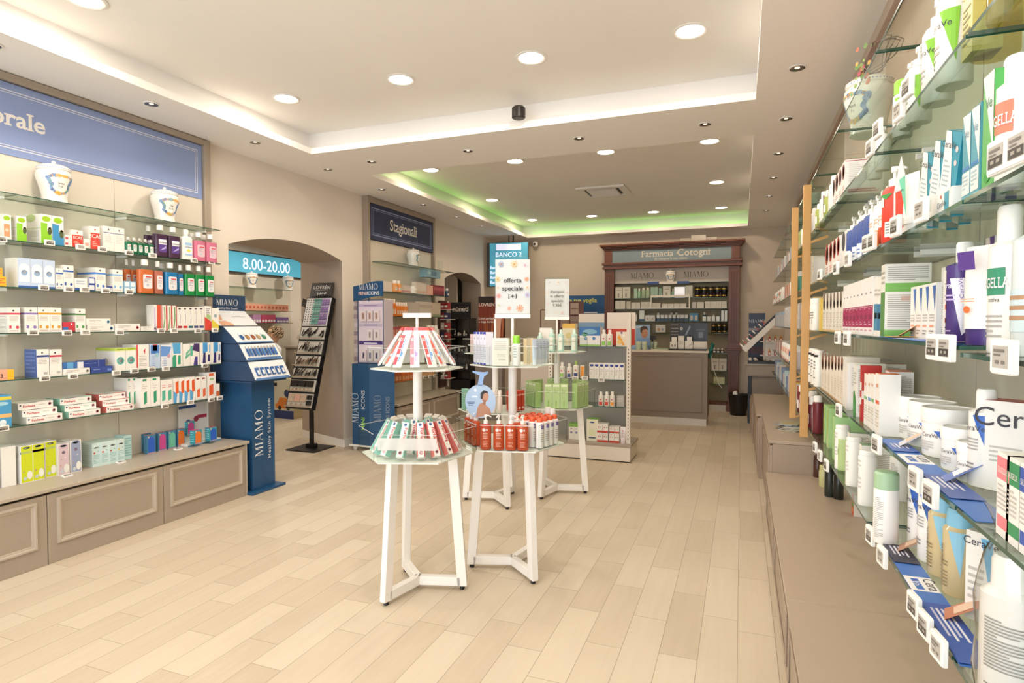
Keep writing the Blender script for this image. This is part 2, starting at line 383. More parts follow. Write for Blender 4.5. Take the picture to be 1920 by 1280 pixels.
tag(m.build('security_camera', None, onY(1004, 458, 10.9)), 'small white dome camera under the ceiling near the screen', 'security camera')
# ================================================================ goods
def hexs(c): return mat(c, .38) if isinstance(c, str) else c
def art(m, M, w, h, dec):
    """prints decals on a w x h face; coordinates are fractions of the face"""
    for d in dec:
        k = d[0]; T = M @ Matrix.Translation((0, 0, .0004 * (1 + DEPTH.get(k, 0))))
        if k == 'r': m.rect(T, (d[1] - .5) * w, (d[2] - .5) * w, d[3] * h, d[4] * h, hexs(d[5]))
        elif k == 'p': m.shape(T, [((x - .5) * w, z * h) for x, z in d[1]], hexs(d[2]))
        elif k == 'c': m.disc(T, (d[1] - .5) * w, d[2] * h, d[3] * w, hexs(d[4]), 14, (d[5] if len(d) > 5 else d[3]) * w)
        elif k == 't':   # text, cx, cz, size (fraction of h), colour, options
            o = d[6] if len(d) > 6 else {}
            R_ = Matrix.Rotation(math.radians(o.get('rot', 0)), 4, 'Z')
            m.text(d[1], d[4] * h, T @ Matrix.Translation(((d[2] - .5) * w, d[3] * h, .0004)) @ R_, hexs(d[5]), o.get('serif', False), o.get('bold', .0), sx=o.get('sx', 1), align=o.get('al', 'CENTER'))
        elif k == 'l':   # lines of small print
            x0, x1, z0, z1, n, c = d[1:7]; rnd = random.Random(n * 31 + int(z0 * 100))
            for i in range(n):
                z = z1 - (z1 - z0) * i / n; hh = (z1 - z0) / n * .42; xe = x1 if rnd.random() < .75 else x0 + (x1 - x0) * rnd.uniform(.3, .8)
                m.rect(T, (x0 - .5) * w, (xe - .5) * w, (z - hh) * h, z * h, hexs(c))
DEPTH = {'r': 0, 'p': 1, 'c': 1.6, 'l': 1.2, 't': 2}
GT = '9A9690'
KINDNAME = ['oral_care_carton']
def carton(w, d, h, base='EFEBE4', dec=(), side=None, top=None, sdec=(), name=None):
    name = name or KINDNAME[0]
    """folding box: standing on z=0, front towards -Y"""
    def f():
        m = MB(); b = hexs(base)
        m.box(-w / 2, w / 2, 0, d, 0, h, b, side=hexs(side) if side else None, top=hexs(top) if top else None)
        art(m, FM(), w, h, dec)
        if sdec:
            art(m, face((w / 2, d / 2, 0), PI / 2), d, h, sdec); art(m, face((-w / 2, d / 2, 0), -PI / 2), d, h, sdec)
        m.box(-w / 2 + .002, w / 2 - .002, d * .5 - .0006, d * .5 + .0006, h, h + .0003, mat('B9B3A8', .5))
        return m.build(name)
    return proto(('carton', round(w, 3), round(d, 3), round(h, 3), base, str(dec), side, top, str(sdec), name), f)
def wash_bottle(w, h, col, label='E9E6E4', cap='F2EEE8', dens=.6, text=None, name='mouthwash_bottle', fill=.70, d=None, clear=True, ldec=()):
    d = d or w * .55
    def f():
        m = MB(); L = liquid(col, dens) if clear else mat(col, .3); T = CLR if clear else L
        hs = h * .76
        o = lambda s, q=1: rrect(w * s, d * q, d * .4 * q)
        m.loft([(0, o(.94, .9)), (.004, o(1)), (h * fill * .5, o(1)), (h * fill, o(.99))], L)
        m.loft([(h * fill, o(.985)), (hs * .97, o(.9)), (hs, o(.62, .7)), (hs + .006, o(.34, .5))], T if clear else L, True)
        m.lathe([(w * .17, hs), (w * .17, h * .86)], T, 14)
        b = m.build(name)
        c = MB(); c.lathe([(w * .2, h * .83), (w * .205, h * .85), (w * .2, h * .99), (w * .17, h)], mat(cap, .35), 16); kid(b, c.build('cap'))
        l = MB(); z0, z1 = h * .14, h * .56; y = -d / 2 - .0008
        l.shape(FM(0, 0, y), [(x * w * .62, z0 + (z1 - z0) * q) for x, q in ((-.5, .12), (-.42, .02), (-.2, 0), (.2, 0), (.42, .02), (.5, .12), (.5, .92), (.42, 1), (-.42, 1), (-.5, .92))], mat(label, .4))
        art(l, FM(0, z0, y), w * .62, z1 - z0, ldec or [('r', .3, .9, .78, .86, 'C8323A'), ('l', .15, .85, .4, .7, 4, '9FA6B5'), ('c', .5, .25, .13, 'B9C3D2')])
        kid(b, l.build('label')); return b
    return proto(('wash', round(w, 3), round(h, 3), col, label, cap, name, str(ldec)), f)
def pump_head(m, r, z, hh, mt, nozzle=.035, ang=0):
    m.lathe([(r, z), (r, z + hh * .35), (r * .55, z + hh * .42), (r * .3, z + hh * .42), (r * .3, z + hh * .72), (r * .62, z + hh * .74), (r * .62, z + hh), (.001, z + hh)], mt, 14)
    a = math.radians(ang); c, s_ = math.cos(a), math.sin(a)
    m.tube([(0, 0, z + hh * .9), (-nozzle * .6 * c, -nozzle * .6 * s_, z + hh * .93), (-nozzle * c, -nozzle * s_, z + hh * .80)], [r * .32, r * .26, r * .2], mt, 8)
def pump_bottle(r, h, col, cap='F3F0EA', dec=(), see=None, name='pump_bottle', ang=0, ry=None, nozzle=.035):
    def f():
        m = MB(); mt = liquid(col, see) if see else mat(col, .35); ry_ = ry or r
        hb = h * .74; o = lambda s: circ(r * s, 20, ry_ * s)
        m.loft([(0, o(.93)), (.004, o(1)), (hb * .9, o(1)), (hb * .97, o(.82)), (hb, o(.45))], mt)
        b = m.build(name)
        c = MB(); pump_head(c, min(r, ry_) * .52, hb, h - hb, mat(cap, .35), nozzle, ang); kid(b, c.build('pump'))
        if dec: l = MB(); wrap_art(l, r, ry_, hb * .9, dec); kid(b, l.build('label'))
        return b
    return proto(('pump', r, h, col, cap, str(dec), see, name, ang, ry), f)
def clip_x(pts, a, b):
    for s_, c in ((1, a), (-1, b)):
        o = []
        for p, q in zip(pts, pts[1:] + pts[:1]):
            dp, dq = s_ * (p.x - c), s_ * (q.x - c)
            if dp >= 0: o.append(p)
            if dp * dq < 0: o.append(p.lerp(q, dp / (dp - dq)))
        pts = o
        if len(pts) < 3: return []
    return pts
def wrap_art(l, r, ry, h, dec):
    """prints decals wrapped around the front of a round body of radius r"""
    t = MB(); w = 2 * r * 1.25; art(t, Matrix.Identity(4), w, h, dec)
    for f, mi in zip(t.f, t.m):
        pts = [Vector(t.v[i]) for i in f]; x0, x1 = min(p.x for p in pts), max(p.x for p in pts)
        n = max(1, min(14, int((x1 - x0) / (w / 12)))); z_ = pts[0].z
        for k in range(n):
            q = pts if n == 1 else clip_x(pts, x0 + (x1 - x0) * k / n, x0 + (x1 - x0) * (k + 1) / n)
            if len(q) < 3: continue
            l.add([((r + .0006 + p.z) * math.sin(p.x / r), -(ry + .0006 + p.z) * math.cos(p.x / r), p.y) for p in q], [tuple(range(len(q)))], t.mats[mi])
def can(r, h, col, cap='A9C29A', capf=.22, dec=(), name='lotion_bottle', neck=.86, ry=None, see=None, capr=.93):
    """cylinder with a wide cap: spray, lotion or talc"""
    def f():
        ry_ = ry or r; m = MB(); hb = h * (1 - capf); o = lambda s: circ(r * s, 22, ry_ * s)
        m.loft([(0, o(.94)), (.004, o(1)), (hb - r * .25, o(1)), (hb, o(neck))], liquid(col, see) if see else mat(col, .3))
        b = m.build(name); c = MB(); c.loft([(hb, o(capr)), (h - r * .2, o(capr)), (h, o(capr * .84))], mat(cap, .35)); kid(b, c.build('cap'))
        if dec: l = MB(); wrap_art(l, r, ry_, hb, dec); kid(b, l.build('label'))
        return b
    return proto(('can', r, h, col, cap, capf, str(dec), name, ry, see), f)
def tube_pack(w, h, col, cap='F1EEE8', dec=(), name='cream_tube', d=None, capf=.16):
    """squeeze tube standing on its cap, crimped at the top"""
    def f():
        dd = d or w * .62; m = MB(); n = 20; hc = h * capf
        secs = []
        for k in range(7):
            t = k / 6; ww = w / 2 * (.86 + .14 * min(1, t * 1.6)); q = dd / 2 * (1 - t ** 1.5) + .0012
            secs.append((hc + (h - hc) * t, circ(ww, n, q)))
        m.loft(secs, mat(col, .35)); b = m.build(name)
        c = MB(); c.loft([(0, circ(w * .4, n, dd * .42)), (hc, circ(w * .42, n, dd * .44))], mat(cap, .35)); kid(b, c.build('cap'))
        if dec: l = MB(); art(l, FM(0, hc + .004, -dd / 2 - .0012, .5 * dd / h), w * .86, (h - hc) * .95, dec); kid(b, l.build('label'))
        return b
    return proto(('tube', w, h, col, cap, str(dec), name), f)
def tub(r, h, col='F4F1EC', lid='F6F3EE', dec=(), name='cream_tub', see=None):
    def f():
        m = MB(); hb = h * .7
        m.lathe([(r * .93, 0), (r * .96, .004), (r * .98, hb)], liquid(col, see) if see else mat(col, .3), 28); b = m.build(name)
        c = MB(); c.lathe([(r, hb), (r * 1.02, hb + .003), (r * 1.02, h - .006), (r * .98, h), (r * .9, h), (r * .88, h - .003), (.001, h - .003)], mat(lid, .32), 28); kid(b, c.build('lid'))
        if dec: l = MB(); wrap_art(l, r * .98, r * .98, hb, dec); kid(b, l.build('label'))
        return b
    return proto(('tub', r, h, col, lid, str(dec), name), f)
def dropper(r, h, col, cap='1B1B1D', name='dropper_bottle', lab='F0EDE6'):
    def f():
        m = MB(); hb = h * .6; m.lathe([(r * .95, 0), (r, .003), (r, hb * .85), (r * .5, hb)], mat(col, .25), 14); m.box(-r * .6, r * .6, -r - .0008, -r + .004, hb * .15, hb * .7, mat(lab, .4)); b = m.build(name)
        c = MB(); c.lathe([(r * .55, hb), (r * .55, h * .8), (r * .3, h * .82), (r * .28, h), (.001, h)], mat(cap, .35), 12); kid(b, c.build('cap')); return b
    return proto(('drop', r, h, col, cap, lab), f)
def apothecary_jar(s=1.0, words=('Senna', 'Folia'), name='apothecary_jar'):
    def f():
        P = mat('F1ECE4', .12, coat=.5); BL = mat('6F8DB8', .3); m = MB()
        m.lathe([(r * s, z * s) for r, z in ((.066, 0), (.072, .004), (.070, .016), (.068, .04), (.075, .08), (.087, .125), (.096, .16), (.094, .19), (.083, .205))], P, 30)
        b = m.build(name); c = MB()
        c.lathe([(r * s, z * s) for r, z in ((.086, .203), (.091, .208), (.091, .222), (.086, .226), (.072, .236), (.04, .245), (.012, .248), (.010, .256), (.013, .262), (.004, .268), (.001, .268))], P, 30)
        for k in range(40):
            a = 2 * PI * k / 40; c.disc(Matrix.Rotation(a, 4, 'Z') @ FM(0, (.215) * s, -.0916 * s), 0, 0, .003 * s, BL, 5)
        kid(b, c.build('lid'))
        l = MB(); d = []
        rnd = random.Random(words[0])
        ring = [(0, 1), (.5, .96), (.86, .7), (.72, .35), (.62, 0), (.72, -.45), (.35, -.85), (0, -1), (-.35, -.85), (-.72, -.45), (-.62, 0), (-.72, .35), (-.86, .7), (-.5, .96)]
        for i in range(len(ring)):
            (xa, ya), (xb, yb) = ring[i], ring[(i + 1) % len(ring)]
            for t in (0, .25, .5, .75):
                x = xa + (xb - xa) * t; y = ya + (yb - ya) * t
                col = 'E0A84A' if abs(y) > .82 and rnd.random() < .6 else rnd.choice(['6F8DB8', '8FA8CC', '7FB08A', '8098C4', '5B7098'])
                d.append(('c', .5 + x * .37 + rnd.uniform(-.015, .015), .5 + y * .36, rnd.uniform(.03, .055), col))
        d.append(('p', [(.5 + x * .32, .5 + y * .33) for x, y in ring], 'F3EFE6'))
        for i, wd in enumerate(words): d.append(('t', wd, .5, .52 - i * .13, .12, '33343C', {'serif': True, 'sx': .9}))
        tt = MB(); R = .093 * s
        wrap_art(tt, R, R, .15 * s, d)
        # follow the belly: shift each printed vertex onto the profile
        prof = ((.016, .070), (.04, .068), (.08, .075), (.125, .087), (.16, .096), (.19, .094), (.205, .083))
        def rad(z):
            z = min(max(z, .017), .204)
            for (za, ra), (zb, rb) in zip(prof, prof[1:]):
                if za <= z <= zb: return ra + (rb - ra) * (z - za) / (zb - za)
            return .06
        nv = []
        for x, y, z in tt.v:
            zz = z / s + .035; q = math.hypot(x, y); k = (rad(zz) * s + (q - R) + .0006) / q; nv.append((x * k, y * k, zz * s))
        tt.v = nv; kid(b, tt.build('painted_label')); return b
    return proto(('jar', s, words), f)
def price_tag(w=.046, h=.032, double=False, dark=True):
    """electronic shelf label: white case, grey screen"""
    def f():
        m = MB(); W2 = w * (1.9 if double else 1)
        o = rrect(W2, h, .004, 2); M = FM(0, 0, 0)
        m.prism([(x, y) for x, y in o], -.010, -.002, WHITE, M=M); m.prism(rrect(W2 * .94, h * .92, .003, 2), -.002, .0, WHITE, M=M)
        m.box(-W2 * .3, W2 * .3, .01, .018, -h * .1, h * .35, CLR)
        b = m.build('electronic_price_tag'); s = MB()
        for c in ((-.47 * w, .47 * w) if double else (0,)):
            s.rect(Matrix.Translation((c, -.0004, 0)) @ M, -w * .36, w * .36, -h * .32, h * .32, mat('B9B3AA', .4))
            if dark: s.rect(Matrix.Translation((c, -.0008, 0)) @ M, -w * .34, w * .34, -h * .30, -h * .02, mat('4A4541', .4))
            T = Matrix.Translation((c, -.0012, 0)) @ M
            s.rect(T, -w * .28, w * .22, h * .14, h * .22, mat('7B756E', .4)); s.rect(T, -w * .28, w * .05, h * .03, h * .08, mat('7B756E', .4))
            for x in (-.2, .08): s.rect(T, x * w, (x + .16) * w, -h * .2, -h * .1, mat('A39C93' if dark else '7B756E', .4))
        kid(b, s.build('screen')); return b
    return proto(('tag', w, h, double, dark), f)
SERIF = {   # wide capitals with hairline serifs, em = 1 high
 'M': (1.02, [((.13, 0), (.17, 0), (.17, 1), (.13, 1)), ((.05, .97), (.25, .97), (.25, 1), (.05, 1)), ((.05, 0), (.25, 0), (.25, .03), (.05, .03)), ((.13, 1), (.27, 1), (.56, .12), (.50, .0)), ((.50, 0), (.54, .06), (.86, 1), (.80, 1)), ((.80, 0), (.93, 0), (.93, 1), (.80, 1)), ((.72, 0), (1.0, 0), (1.0, .03), (.72, .03)), ((.80, .97), (1.0, .97), (1.0, 1), (.80, 1))]),
 'I': (.34, [((.11, 0), (.24, 0), (.24, 1), (.11, 1)), ((.02, 0), (.33, 0), (.33, .03), (.02, .03)), ((.02, .97), (.33, .97), (.33, 1), (.02, 1))]),
 'A': (.92, [((.10, 0), (.14, 0), (.45, .93), (.42, 1)), ((.42, 1), (.50, 1), (.84, 0), (.70, 0)), ((.24, .32), (.62, .32), (.61, .36), (.25, .36)), ((.02, 0), (.26, 0), (.26, .03), (.02, .03)), ((.60, 0), (.92, 0), (.92, .03), (.60, .03))]),
}
def miamo(m, M, size, mt, sx=1.0):
    """the word in wide roman capitals, centred"""
    tot = sum(SERIF.get(c, (1.1,))[0] for c in 'MIAMO') + .2; x = -tot / 2
    for c in 'MIAMO':
        if c == 'O':
            for k in range(28):
                a, b = 2 * PI * k / 28, 2 * PI * (k + 1) / 28
                q = lambda t, s_: (x + .55 + math.cos(t) * (.47 if s_ else .36), .5 + math.sin(t) * (.52 if s_ else .485))
                m.shape(M, [(px_ * size * sx, pz * size) for px_, pz in (q(a, 1), q(b, 1), q(b, 0), q(a, 0))], mt)
            x += 1.1
        else:
            wd, qs = SERIF[c]
            for poly in qs: m.shape(M, [((x + a) * size * sx, b * size) for a, b in poly], mt)
            x += wd + .05
# ---------------------------------------------------------------- shelf-edge placing
class Wall:
    """a run of shelves on a plane X = const; goods are set along it"""
    def __init__(s, X, rz, name): s.X = X; s.rz = rz; s.name = name; s.shelf = {}
    def y(s, x, z, X=None): return onX(x, px_row(s.X if X is None else X, z, x), s.X if X is None else X).y
    def z(s, x, yy): return onX(x, yy, s.X).z
def px_row(X, z, x):
    yy = 640.0
    for _ in range(6):
        p = onX(x, yy, X); yy = px((X, p.y, z))[1]
    return yy
LEFT = Wall(-4.215, PI / 2, 'left'); RIGHT = Wall(.395, -PI / 2, 'right')
def run(wall, z, where, x0, x1, ytop, n, make, desc, cat, depth=0, dX=0, gap=.97, rows=1, rowgap=None, h=None, jit=0):
    """n equal goods between photo columns x0..x1 standing on height z"""
    X = wall.X + dX; ya, yb = wall.y(x0, z, X), wall.y(x1, z, X)
    xm = (x0 + x1) / 2
    if h is None: h = onX(xm, ytop, X).z - z
    w = abs(yb - ya) / n
    for k in range(n):
        yc = ya + (yb - ya) * (k + .5) / n
        for r in range(rows):
            o = make(round(w * gap, 3), round(h, 3))
            sgn = 1 if wall.rz < 0 else -1
            g = rowgap or w
            wh = where if r == 0 else where + ' back row'
            place(o, (X + sgn * r * g + random.uniform(-jit, jit), yc, z), wall.rz + random.uniform(-jit, jit) * 8, desc, cat, wh)
    return h
# ================================================================ left wall unit (oral care)
o = empty('wall_shelf_unit', (-4.47, 2.8, 0)); tag(o, 'taupe framed wall shelving with light blue sign, big unit beside arch', 'wall unit')
bx = lambda m, *a, **k: m.box(*a, **k)
m = MB(); m.box(.002, .05, -1.6, 1.235, .02, 3.095, GREY); 
fr = MB()
fr.box(.05, .085, 1.17, 1.235, .45, 3.095, GREY); fr.box(.05, .085, -1.6, 1.17, 3.045, 3.095, GREY); bevel(fr.build('frame', o), .004)
m = MB(); PANEL = noisy('D9D0C0', .5, .02, 5)
for y0, y1 in ((-1.6, -1.22), (-1.216, -.422), (-.418, .376), (.38, 1.17)): m.box(.02, .052, y0, y1, .45, 2.6, PANEL)
m.box(.0, .018, -1.6, 1.235, .45, 3.09, mat('6E655A', .7))
m.build('back_panel', o)
SIGN = noisy('8596C0', .55, .015, 4); LINE = mat('D9D8DC', .5)
m = MB(); m.box(.05, .058, -1.6, 1.165, 2.578, 3.04, SIGN)
T = face((.0586, 0, 0), PI / 2)
for (a, b, c, d) in ((-1.6, 1.12, 2.988, 2.994), (-1.6, 1.10, 2.974, 2.978), (-1.6, 1.12, 2.622, 2.628), (-1.6, 1.10, 2.638, 2.642), (1.114, 1.12, 2.622, 2.994), (1.096, 1.10, 2.638, 2.978)): m.rect(T, a, b, c, d, LINE)
pe = onX(86, 256, -4.41); m.text('orale', .15, T @ Matrix.Translation((pe.y - 2.8, pe.z + .012, .0004)), mat('E9E4DC', .5), True, .018, 'RIGHT', sx=1.06)
m.build('sign_panel', o)
# base cabinets with moulded fronts
m = MB(); m.box(-4.466, -3.985, 1.2, 4.035, .452, .476, GREYL); tag(bevel(m.build('cabinet_worktop'), .003), 'long taupe worktop over the panelled cabinets under the glass shelves', 'worktop')
def mitre(m, p, q, t, x, h):
    u = (1 if q[0] > p[0] else -1 if q[0] < p[0] else 0, 1 if q[1] > p[1] else -1 if q[1] < p[1] else 0); n = (-u[1], u[0])
    P = lambda a, along, inw, xx: (xx, a[0] + u[0] * along + n[0] * inw, a[1] + u[1] * along + n[1] * inw)
    sec = lambda a, s_: [P(a, 0, 0, x), P(a, s_ * .004, .004, x + h), P(a, s_ * (t - .007), t - .007, x + h), P(a, s_ * t, t, x + h * .3), P(a, s_ * t, t, x)]
    m.loft([(None, sec(p, 1)), (None, sec(q, -1))], GREYL)
def base_cabinet(y0, y1, label, X=-4.0, zt=.447, deep=.464, last=False):
    c = empty('base_cabinet', (X - deep, (y0 + y1) / 2, 0)); tag(c, label, 'cabinet', 'panelled base cabinets under the oral care shelves')
    w = y1 - y0; d = deep
    m = MB(); m.box(0, d - .02, -w / 2 + .001, w / 2 - .001, 0, zt - .015, GREY)
    if last: m.box(d - .02, d, w / 2 - .02, w / 2 - .001, 0, zt, GREYL)
    m.build('body', c)
    m = MB(); m.box(d - .02, d, -w / 2 + .002, w / 2 - (.022 if last else .002), .0, zt - .012, GREY); dr = bevel(m.build('front_panel', c), .002)
    m = MB(); t = .022; a0, a1, b0, b1 = -w / 2 + .055, w / 2 - .06, .115, zt - .04
    for i, (e, tt) in enumerate(((0, .010), (.010, .005))):
        A0, A1, B0, B1 = a0 + e, a1 - e, b0 + e, b1 - e
        for P_, Q_ in (((A0, B0), (A1, B0)), ((A1, B0), (A1, B1)), ((A1, B1), (A0, B1)), ((A0, B1), (A0, B0))): mitre(m, P_, Q_, t, d, (.013, .006)[i])
    m.build('moulding', dr)
for i, (a, b) in enumerate(((1.2, 1.61), (1.61, 2.41), (2.41, 3.21), (3.21, 4.02))):
    if i: base_cabinet(a, b, ['', 'taupe cabinet front cut off beside the photo edge, below yellow cartons', 'taupe panelled cabinet below the pink and teal cartons', 'taupe panelled cabinet beside the tall blue display stand'][i], last=(i == 3))
LZ = (.476, .858, 1.148, 1.437, 1.722, 2.010, 2.297)
LN = ['on the left cabinet top', 'on the lowest left glass shelf', 'on the second left glass shelf', 'on the third left glass shelf', 'on the fourth left glass shelf', 'on the fifth left glass shelf', 'on the topmost left glass shelf']
def glass_shelf(x0, x1, y0, y1, z, t=.006, where='', front='x', bracket=None):
    m = MB(); m.box(x0, x1, y0, y1, z - t, z, EDGE, top=GLZ, bottom=GLZ); o = m.build('glass_shelf')
    o['category'] = 'glass shelf'; o['label'] = where
    if bracket:
        for (bx0, bx1, by) in bracket: m = MB(); m.box(bx0, bx1, by - .006, by + .006, z - t - .016, z - t - .0005, WHITE); c = m.build('bracket'); c.parent = o
    return o
for k in range(1, 7):
    for j, (a, b) in enumerate(((1.62, 2.408), (2.412, 3.208), (3.212, 3.955))):
        glass_shelf(-4.416, -4.2, a, b, LZ[k], where=['green-edged glass shelf cut by photo edge', 'middle green-edged glass pane', 'end green-edged glass pane nearest the arch'][j] + ', ' + ['', 'lowest', 'second lowest', 'third', 'fourth', 'fifth', 'topmost'][k] + ' of the left wall unit', bracket=[(-4.416, -4.31, b - .02 if j < 2 else b - .05)])
# jars
for (x, yb, wd, ds) in ((102, 375, ('Senna', 'Folia'), 'with the wider dark script'), (309, 408, ('Tilia', 'Flores'), 'nearest the arch')):
    p = onX(x, yb, -4.31); j = apothecary_jar(1.06, wd); j.location = (-4.31, p.y, LZ[6]); j.rotation_euler = (0, 0, PI / 2 - .12); tag(j, f'white painted ceramic apothecary jar {ds} on the top left glass shelf', 'jar')
def Lr(k, x0, x1, yt, n, make, desc, cat='box', **kw): return run(LEFT, LZ[k], LN[k], x0, x1, yt, n, make, desc, cat, **kw)
def C_(base='EFEBE4', dec=(), d=.06, name=None, **k): return lambda w, h: carton(w, d, h, base, dec, name=name, **k)
def band(c, dots=None):
    q = [('r', 0, 1, .72, .79, c), ('c', .45, .88, .08, '56525A'), ('c', .49, .885, .055, 'EFEBE4'), ('l', .12, .8, .45, .66, 4, 'C9C3BC')]
    if dots: q += [('c', .75, .22, .14, dots), ('r', .1, .28, .17, .29, dots), ('l', .1, .8, .03, .1, 1, 'D3B9B0')]
    return q
LIME = '9BC423'
# fifth shelf
Lr(5, 5, 22, 402.6, 1, C_(dec=[('c', .5, .86, .4, LIME, .3), ('r', .15, .85, .12, .62, 'EE9C70'), ('c', .5, .38, .22, 'F6C9AE')], d=.09), 'white and orange plant-remedy carton')
gr = [('c', .5, .85, .4, LIME, .27), ('p', [(0, 0), (1, 0), (1, .3), (.55, .45), (.6, .7), (0, .72)], '8DC92E'), ('c', .8, .45, .2, '4E5B34', .4), ('c', .85, .55, .1, 'B5502E')]
sd = [('c', .5, .88, .25, 'B9C98A', .12), ('r', 0, 1, .52, .535, LIME), ('l', .1, .9, .1, .48, 9, 'CFC9BE')]
Lr(5, 31.6, 50.6, 406, 1, C_(dec=gr, d=.12, sdec=sd), 'white and lime herbal carton'); Lr(5, 77, 98, 402.6, 1, C_(dec=gr, d=.2, sdec=sd), 'taller white and lime herbal carton')
Lr(5, 98.7, 120.3, 406, 1, C_(dec=gr[:1] + [('p', [(0, 0), (1, 0), (1, .3), (.55, .45), (.6, .7), (0, .72)], '3F8FC0'), ('c', .8, .4, .2, '4E5B34', .4), ('c', .85, .5, .1, 'B5502E')], d=.2), 'white carton with blue lower half')
for zz in (0, .037): run(LEFT, LZ[5] + zz, LN[5], 121, 135, 0, 1, C_(dec=[('r', .1, .5, .3, .7, 'C8505A'), ('c', .75, .5, .12, 'D9CFC4')], d=.09), 'small flat pink printed box' if zz else 'small flat white box under another', 'box', h=.036)
red = [('r', 0, 1, 0, .72, 'D9483A'), ('t', 'ECAS', .5, .5, .22, 'F6E9E2', {'bold': .01}), ('l', .2, .8, .12, .35, 3, 'F0B5A8'), ('c', .5, .86, .08, 'D9483A')]
Lr(5, 135.5, 156, 432, 1, C_(dec=red, d=.09), 'small red and white rinse carton'); Lr(5, 157, 169, 448, 1, C_(dec=[('r', .2, .8, .3, .6, 'E9A59B')], d=.03), 'tiny white carton between red ones', dX=.0)
Lr(5, 170, 187.7, 425, 1, C_(dec=red, d=.1), 'taller red and white rinse carton')
Lr(5, 194, 234, 426, 2, C_(dec=[('r', 0, 1, .72, .76, '8E8AA8'), ('c', .5, .88, .09, '56525A'), ('c', .53, .885, .07, 'EFEBE4'), ('l', .15, .85, .3, .66, 5, 'D6D1CC')], d=.14), 'plain white mouthwash carton')
def mini(c='2E7D57', cap='D8D5CE'): return lambda w, h: wash_bottle(w, h, c, 'DDE8E0', cap, .75, name='mouthwash_bottle')
Lr(5, 235, 288, 447, 5, mini(), 'mini green mouthwash bottle', 'bottle', rows=2, rowgap=.05)
pur = [('r', 0, 1, .58, .95, 'EDEAF0'), ('t', 'LISTERINE', .5, .67, .14, '38324A', {'bold': .01}), ('r', 0, 1, .1, .52, '5B3F8C'), ('p', [(.1, .1), (.9, .3), (.9, .5)], 'B9A8DC')]
P_ = lambda w, h: wash_bottle(w, h, '4A3148', '5B3F8C', 'EDEAE6', .93, ldec=pur)
Lr(5, 288, 336, 424, 2, P_, 'large dark purple mouthwash bottle', 'bottle', dX=0)
Lr(5, 271, 287, 424, 1, P_, 'half-hidden dark purple mouthwash bottle', 'bottle', dX=-.11)
Lr(5, 338, 359.5, 431, 1, lambda w, h: wash_bottle(w, h, 'EDEAE4', 'E4E9F2', 'EDEAE6', 1, clear=False, ldec=[('r', 0, 1, .8, 1, '9CC4E4'), ('t', 'LISTERINE', .5, .6, .14, '38424A'), ('c', .5, .38, .3, 'E8DC6A', .18), ('r', 0, 1, 0, .12, '9CC4E4')]), 'white mouthwash bottle with yellow and blue label', 'bottle')
Lr(5, 360.5, 405, 438, 2, lambda w, h: wash_bottle(w, h, 'DE7F9C', 'EBC3CC', 'EFE9E6', .8), 'pink mouthwash bottle', 'bottle', rows=2, rowgap=.08)
# fourth shelf
for zz, hh in ((0, .06), (.061, .05)): run(LEFT, LZ[4] + zz, LN[4], -8, 12 if not zz else 5, 0, 1, C_('EDB733', dec=[('l', .1, .9, .2, .8, 3, 'D9704A')], d=.08), 'yellow flat carton' if zz else 'yellow carton under another', 'box', h=hh)
Lr(4, 34, 104, 486, 3, C_('C3D3EA', dec=[('c', .5, .62, .42, 'EEF1F5', .38), ('r', .08, .92, .18, .6, 'EEF1F5'), ('c', .5, .5, .26, '8FB3DC'), ('c', .5, .5, .15, 'E4ECF6'), ('t', '1', .5, .44, .12, '6C93C8'), ('l', .25, .75, .66, .78, 2, 'A6ADBC'), ('r', 0, 1, 0, .06, '3E67AE')], d=.13, side='EDE9E2', sdec=[('r', 0, 1, 0, .06, '3E67AE'), ('l', .1, .8, .3, .8, 8, 'C9C3BC')], gap=1) if 0 else C_('C3D3EA', dec=[('c', .5, .66, .42, 'EEF1F5', .42), ('r', .08, .92, .18, .66, 'EEF1F5'), ('c', .5, .5, .26, '8FB3DC'), ('c', .5, .5, .15, 'E4ECF6'), ('l', .25, .75, .66, .78, 2, 'A6ADBC'), ('r', 0, 1, 0, .06, '3E67AE')], d=.13, side='EDE9E2'), 'pale blue and white baby-care carton')
Lr(4, 105, 118.5, 503, 1, C_(dec=band('3A5FB0', '2E4C9A'), d=.11), 'short white carton with blue band'); Lr(4, 119, 139, 497.5, 1, C_(dec=band('3A5FB0', '2E4C9A'), d=.12), 'tall white carton with blue band')
Lr(4, 140, 164, 522, 1, C_(dec=[('r', 0, 1, 0, .2, '3A5FB0'), ('l', .1, .8, .4, .8, 2, 'B5C0D5')], d=.12), 'flat long white and blue box')
for zz in (0, .046): run(LEFT, LZ[4] + zz, LN[4], 166, 178.5, 0, 1, C_('E9E9EC', dec=[('r', 0, 1, .85, 1, '2E4C9A'), ('r', 0, .1, 0, 1, '2E4C9A'), ('r', .9, 1, 0, 1, '2E4C9A'), ('r', 0, 1, 0, .12, '2E4C9A')], d=.1), 'small blue-framed box' if zz else 'small blue-framed box underneath', 'box', h=.045)
Lr(4, 179.5, 199, 502, 1, C_(dec=band('4F86D6', '4F7FCC'), d=.19, sdec=[('r', 0, 1, .72, .8, '4F86D6'), ('l', .1, .9, .2, .65, 8, 'CFCBC4')]), 'white carton with bright blue band')
Lr(4, 199.8, 211, 536.6, 1, C_('E6E8EE', dec=[('r', 0, 1, .75, 1, '2E4C9A'), ('l', .1, .9, .2, .6, 2, '9AA6C4')], d=.1), 'low blue-topped box')
Lr(4, 212, 231, 505.6, 1, C_(dec=band('8AB8E4', '7FB4DE'), d=.18, sdec=[('r', 0, 1, .72, .8, '8AB8E4')]), 'white carton with pale blue band')
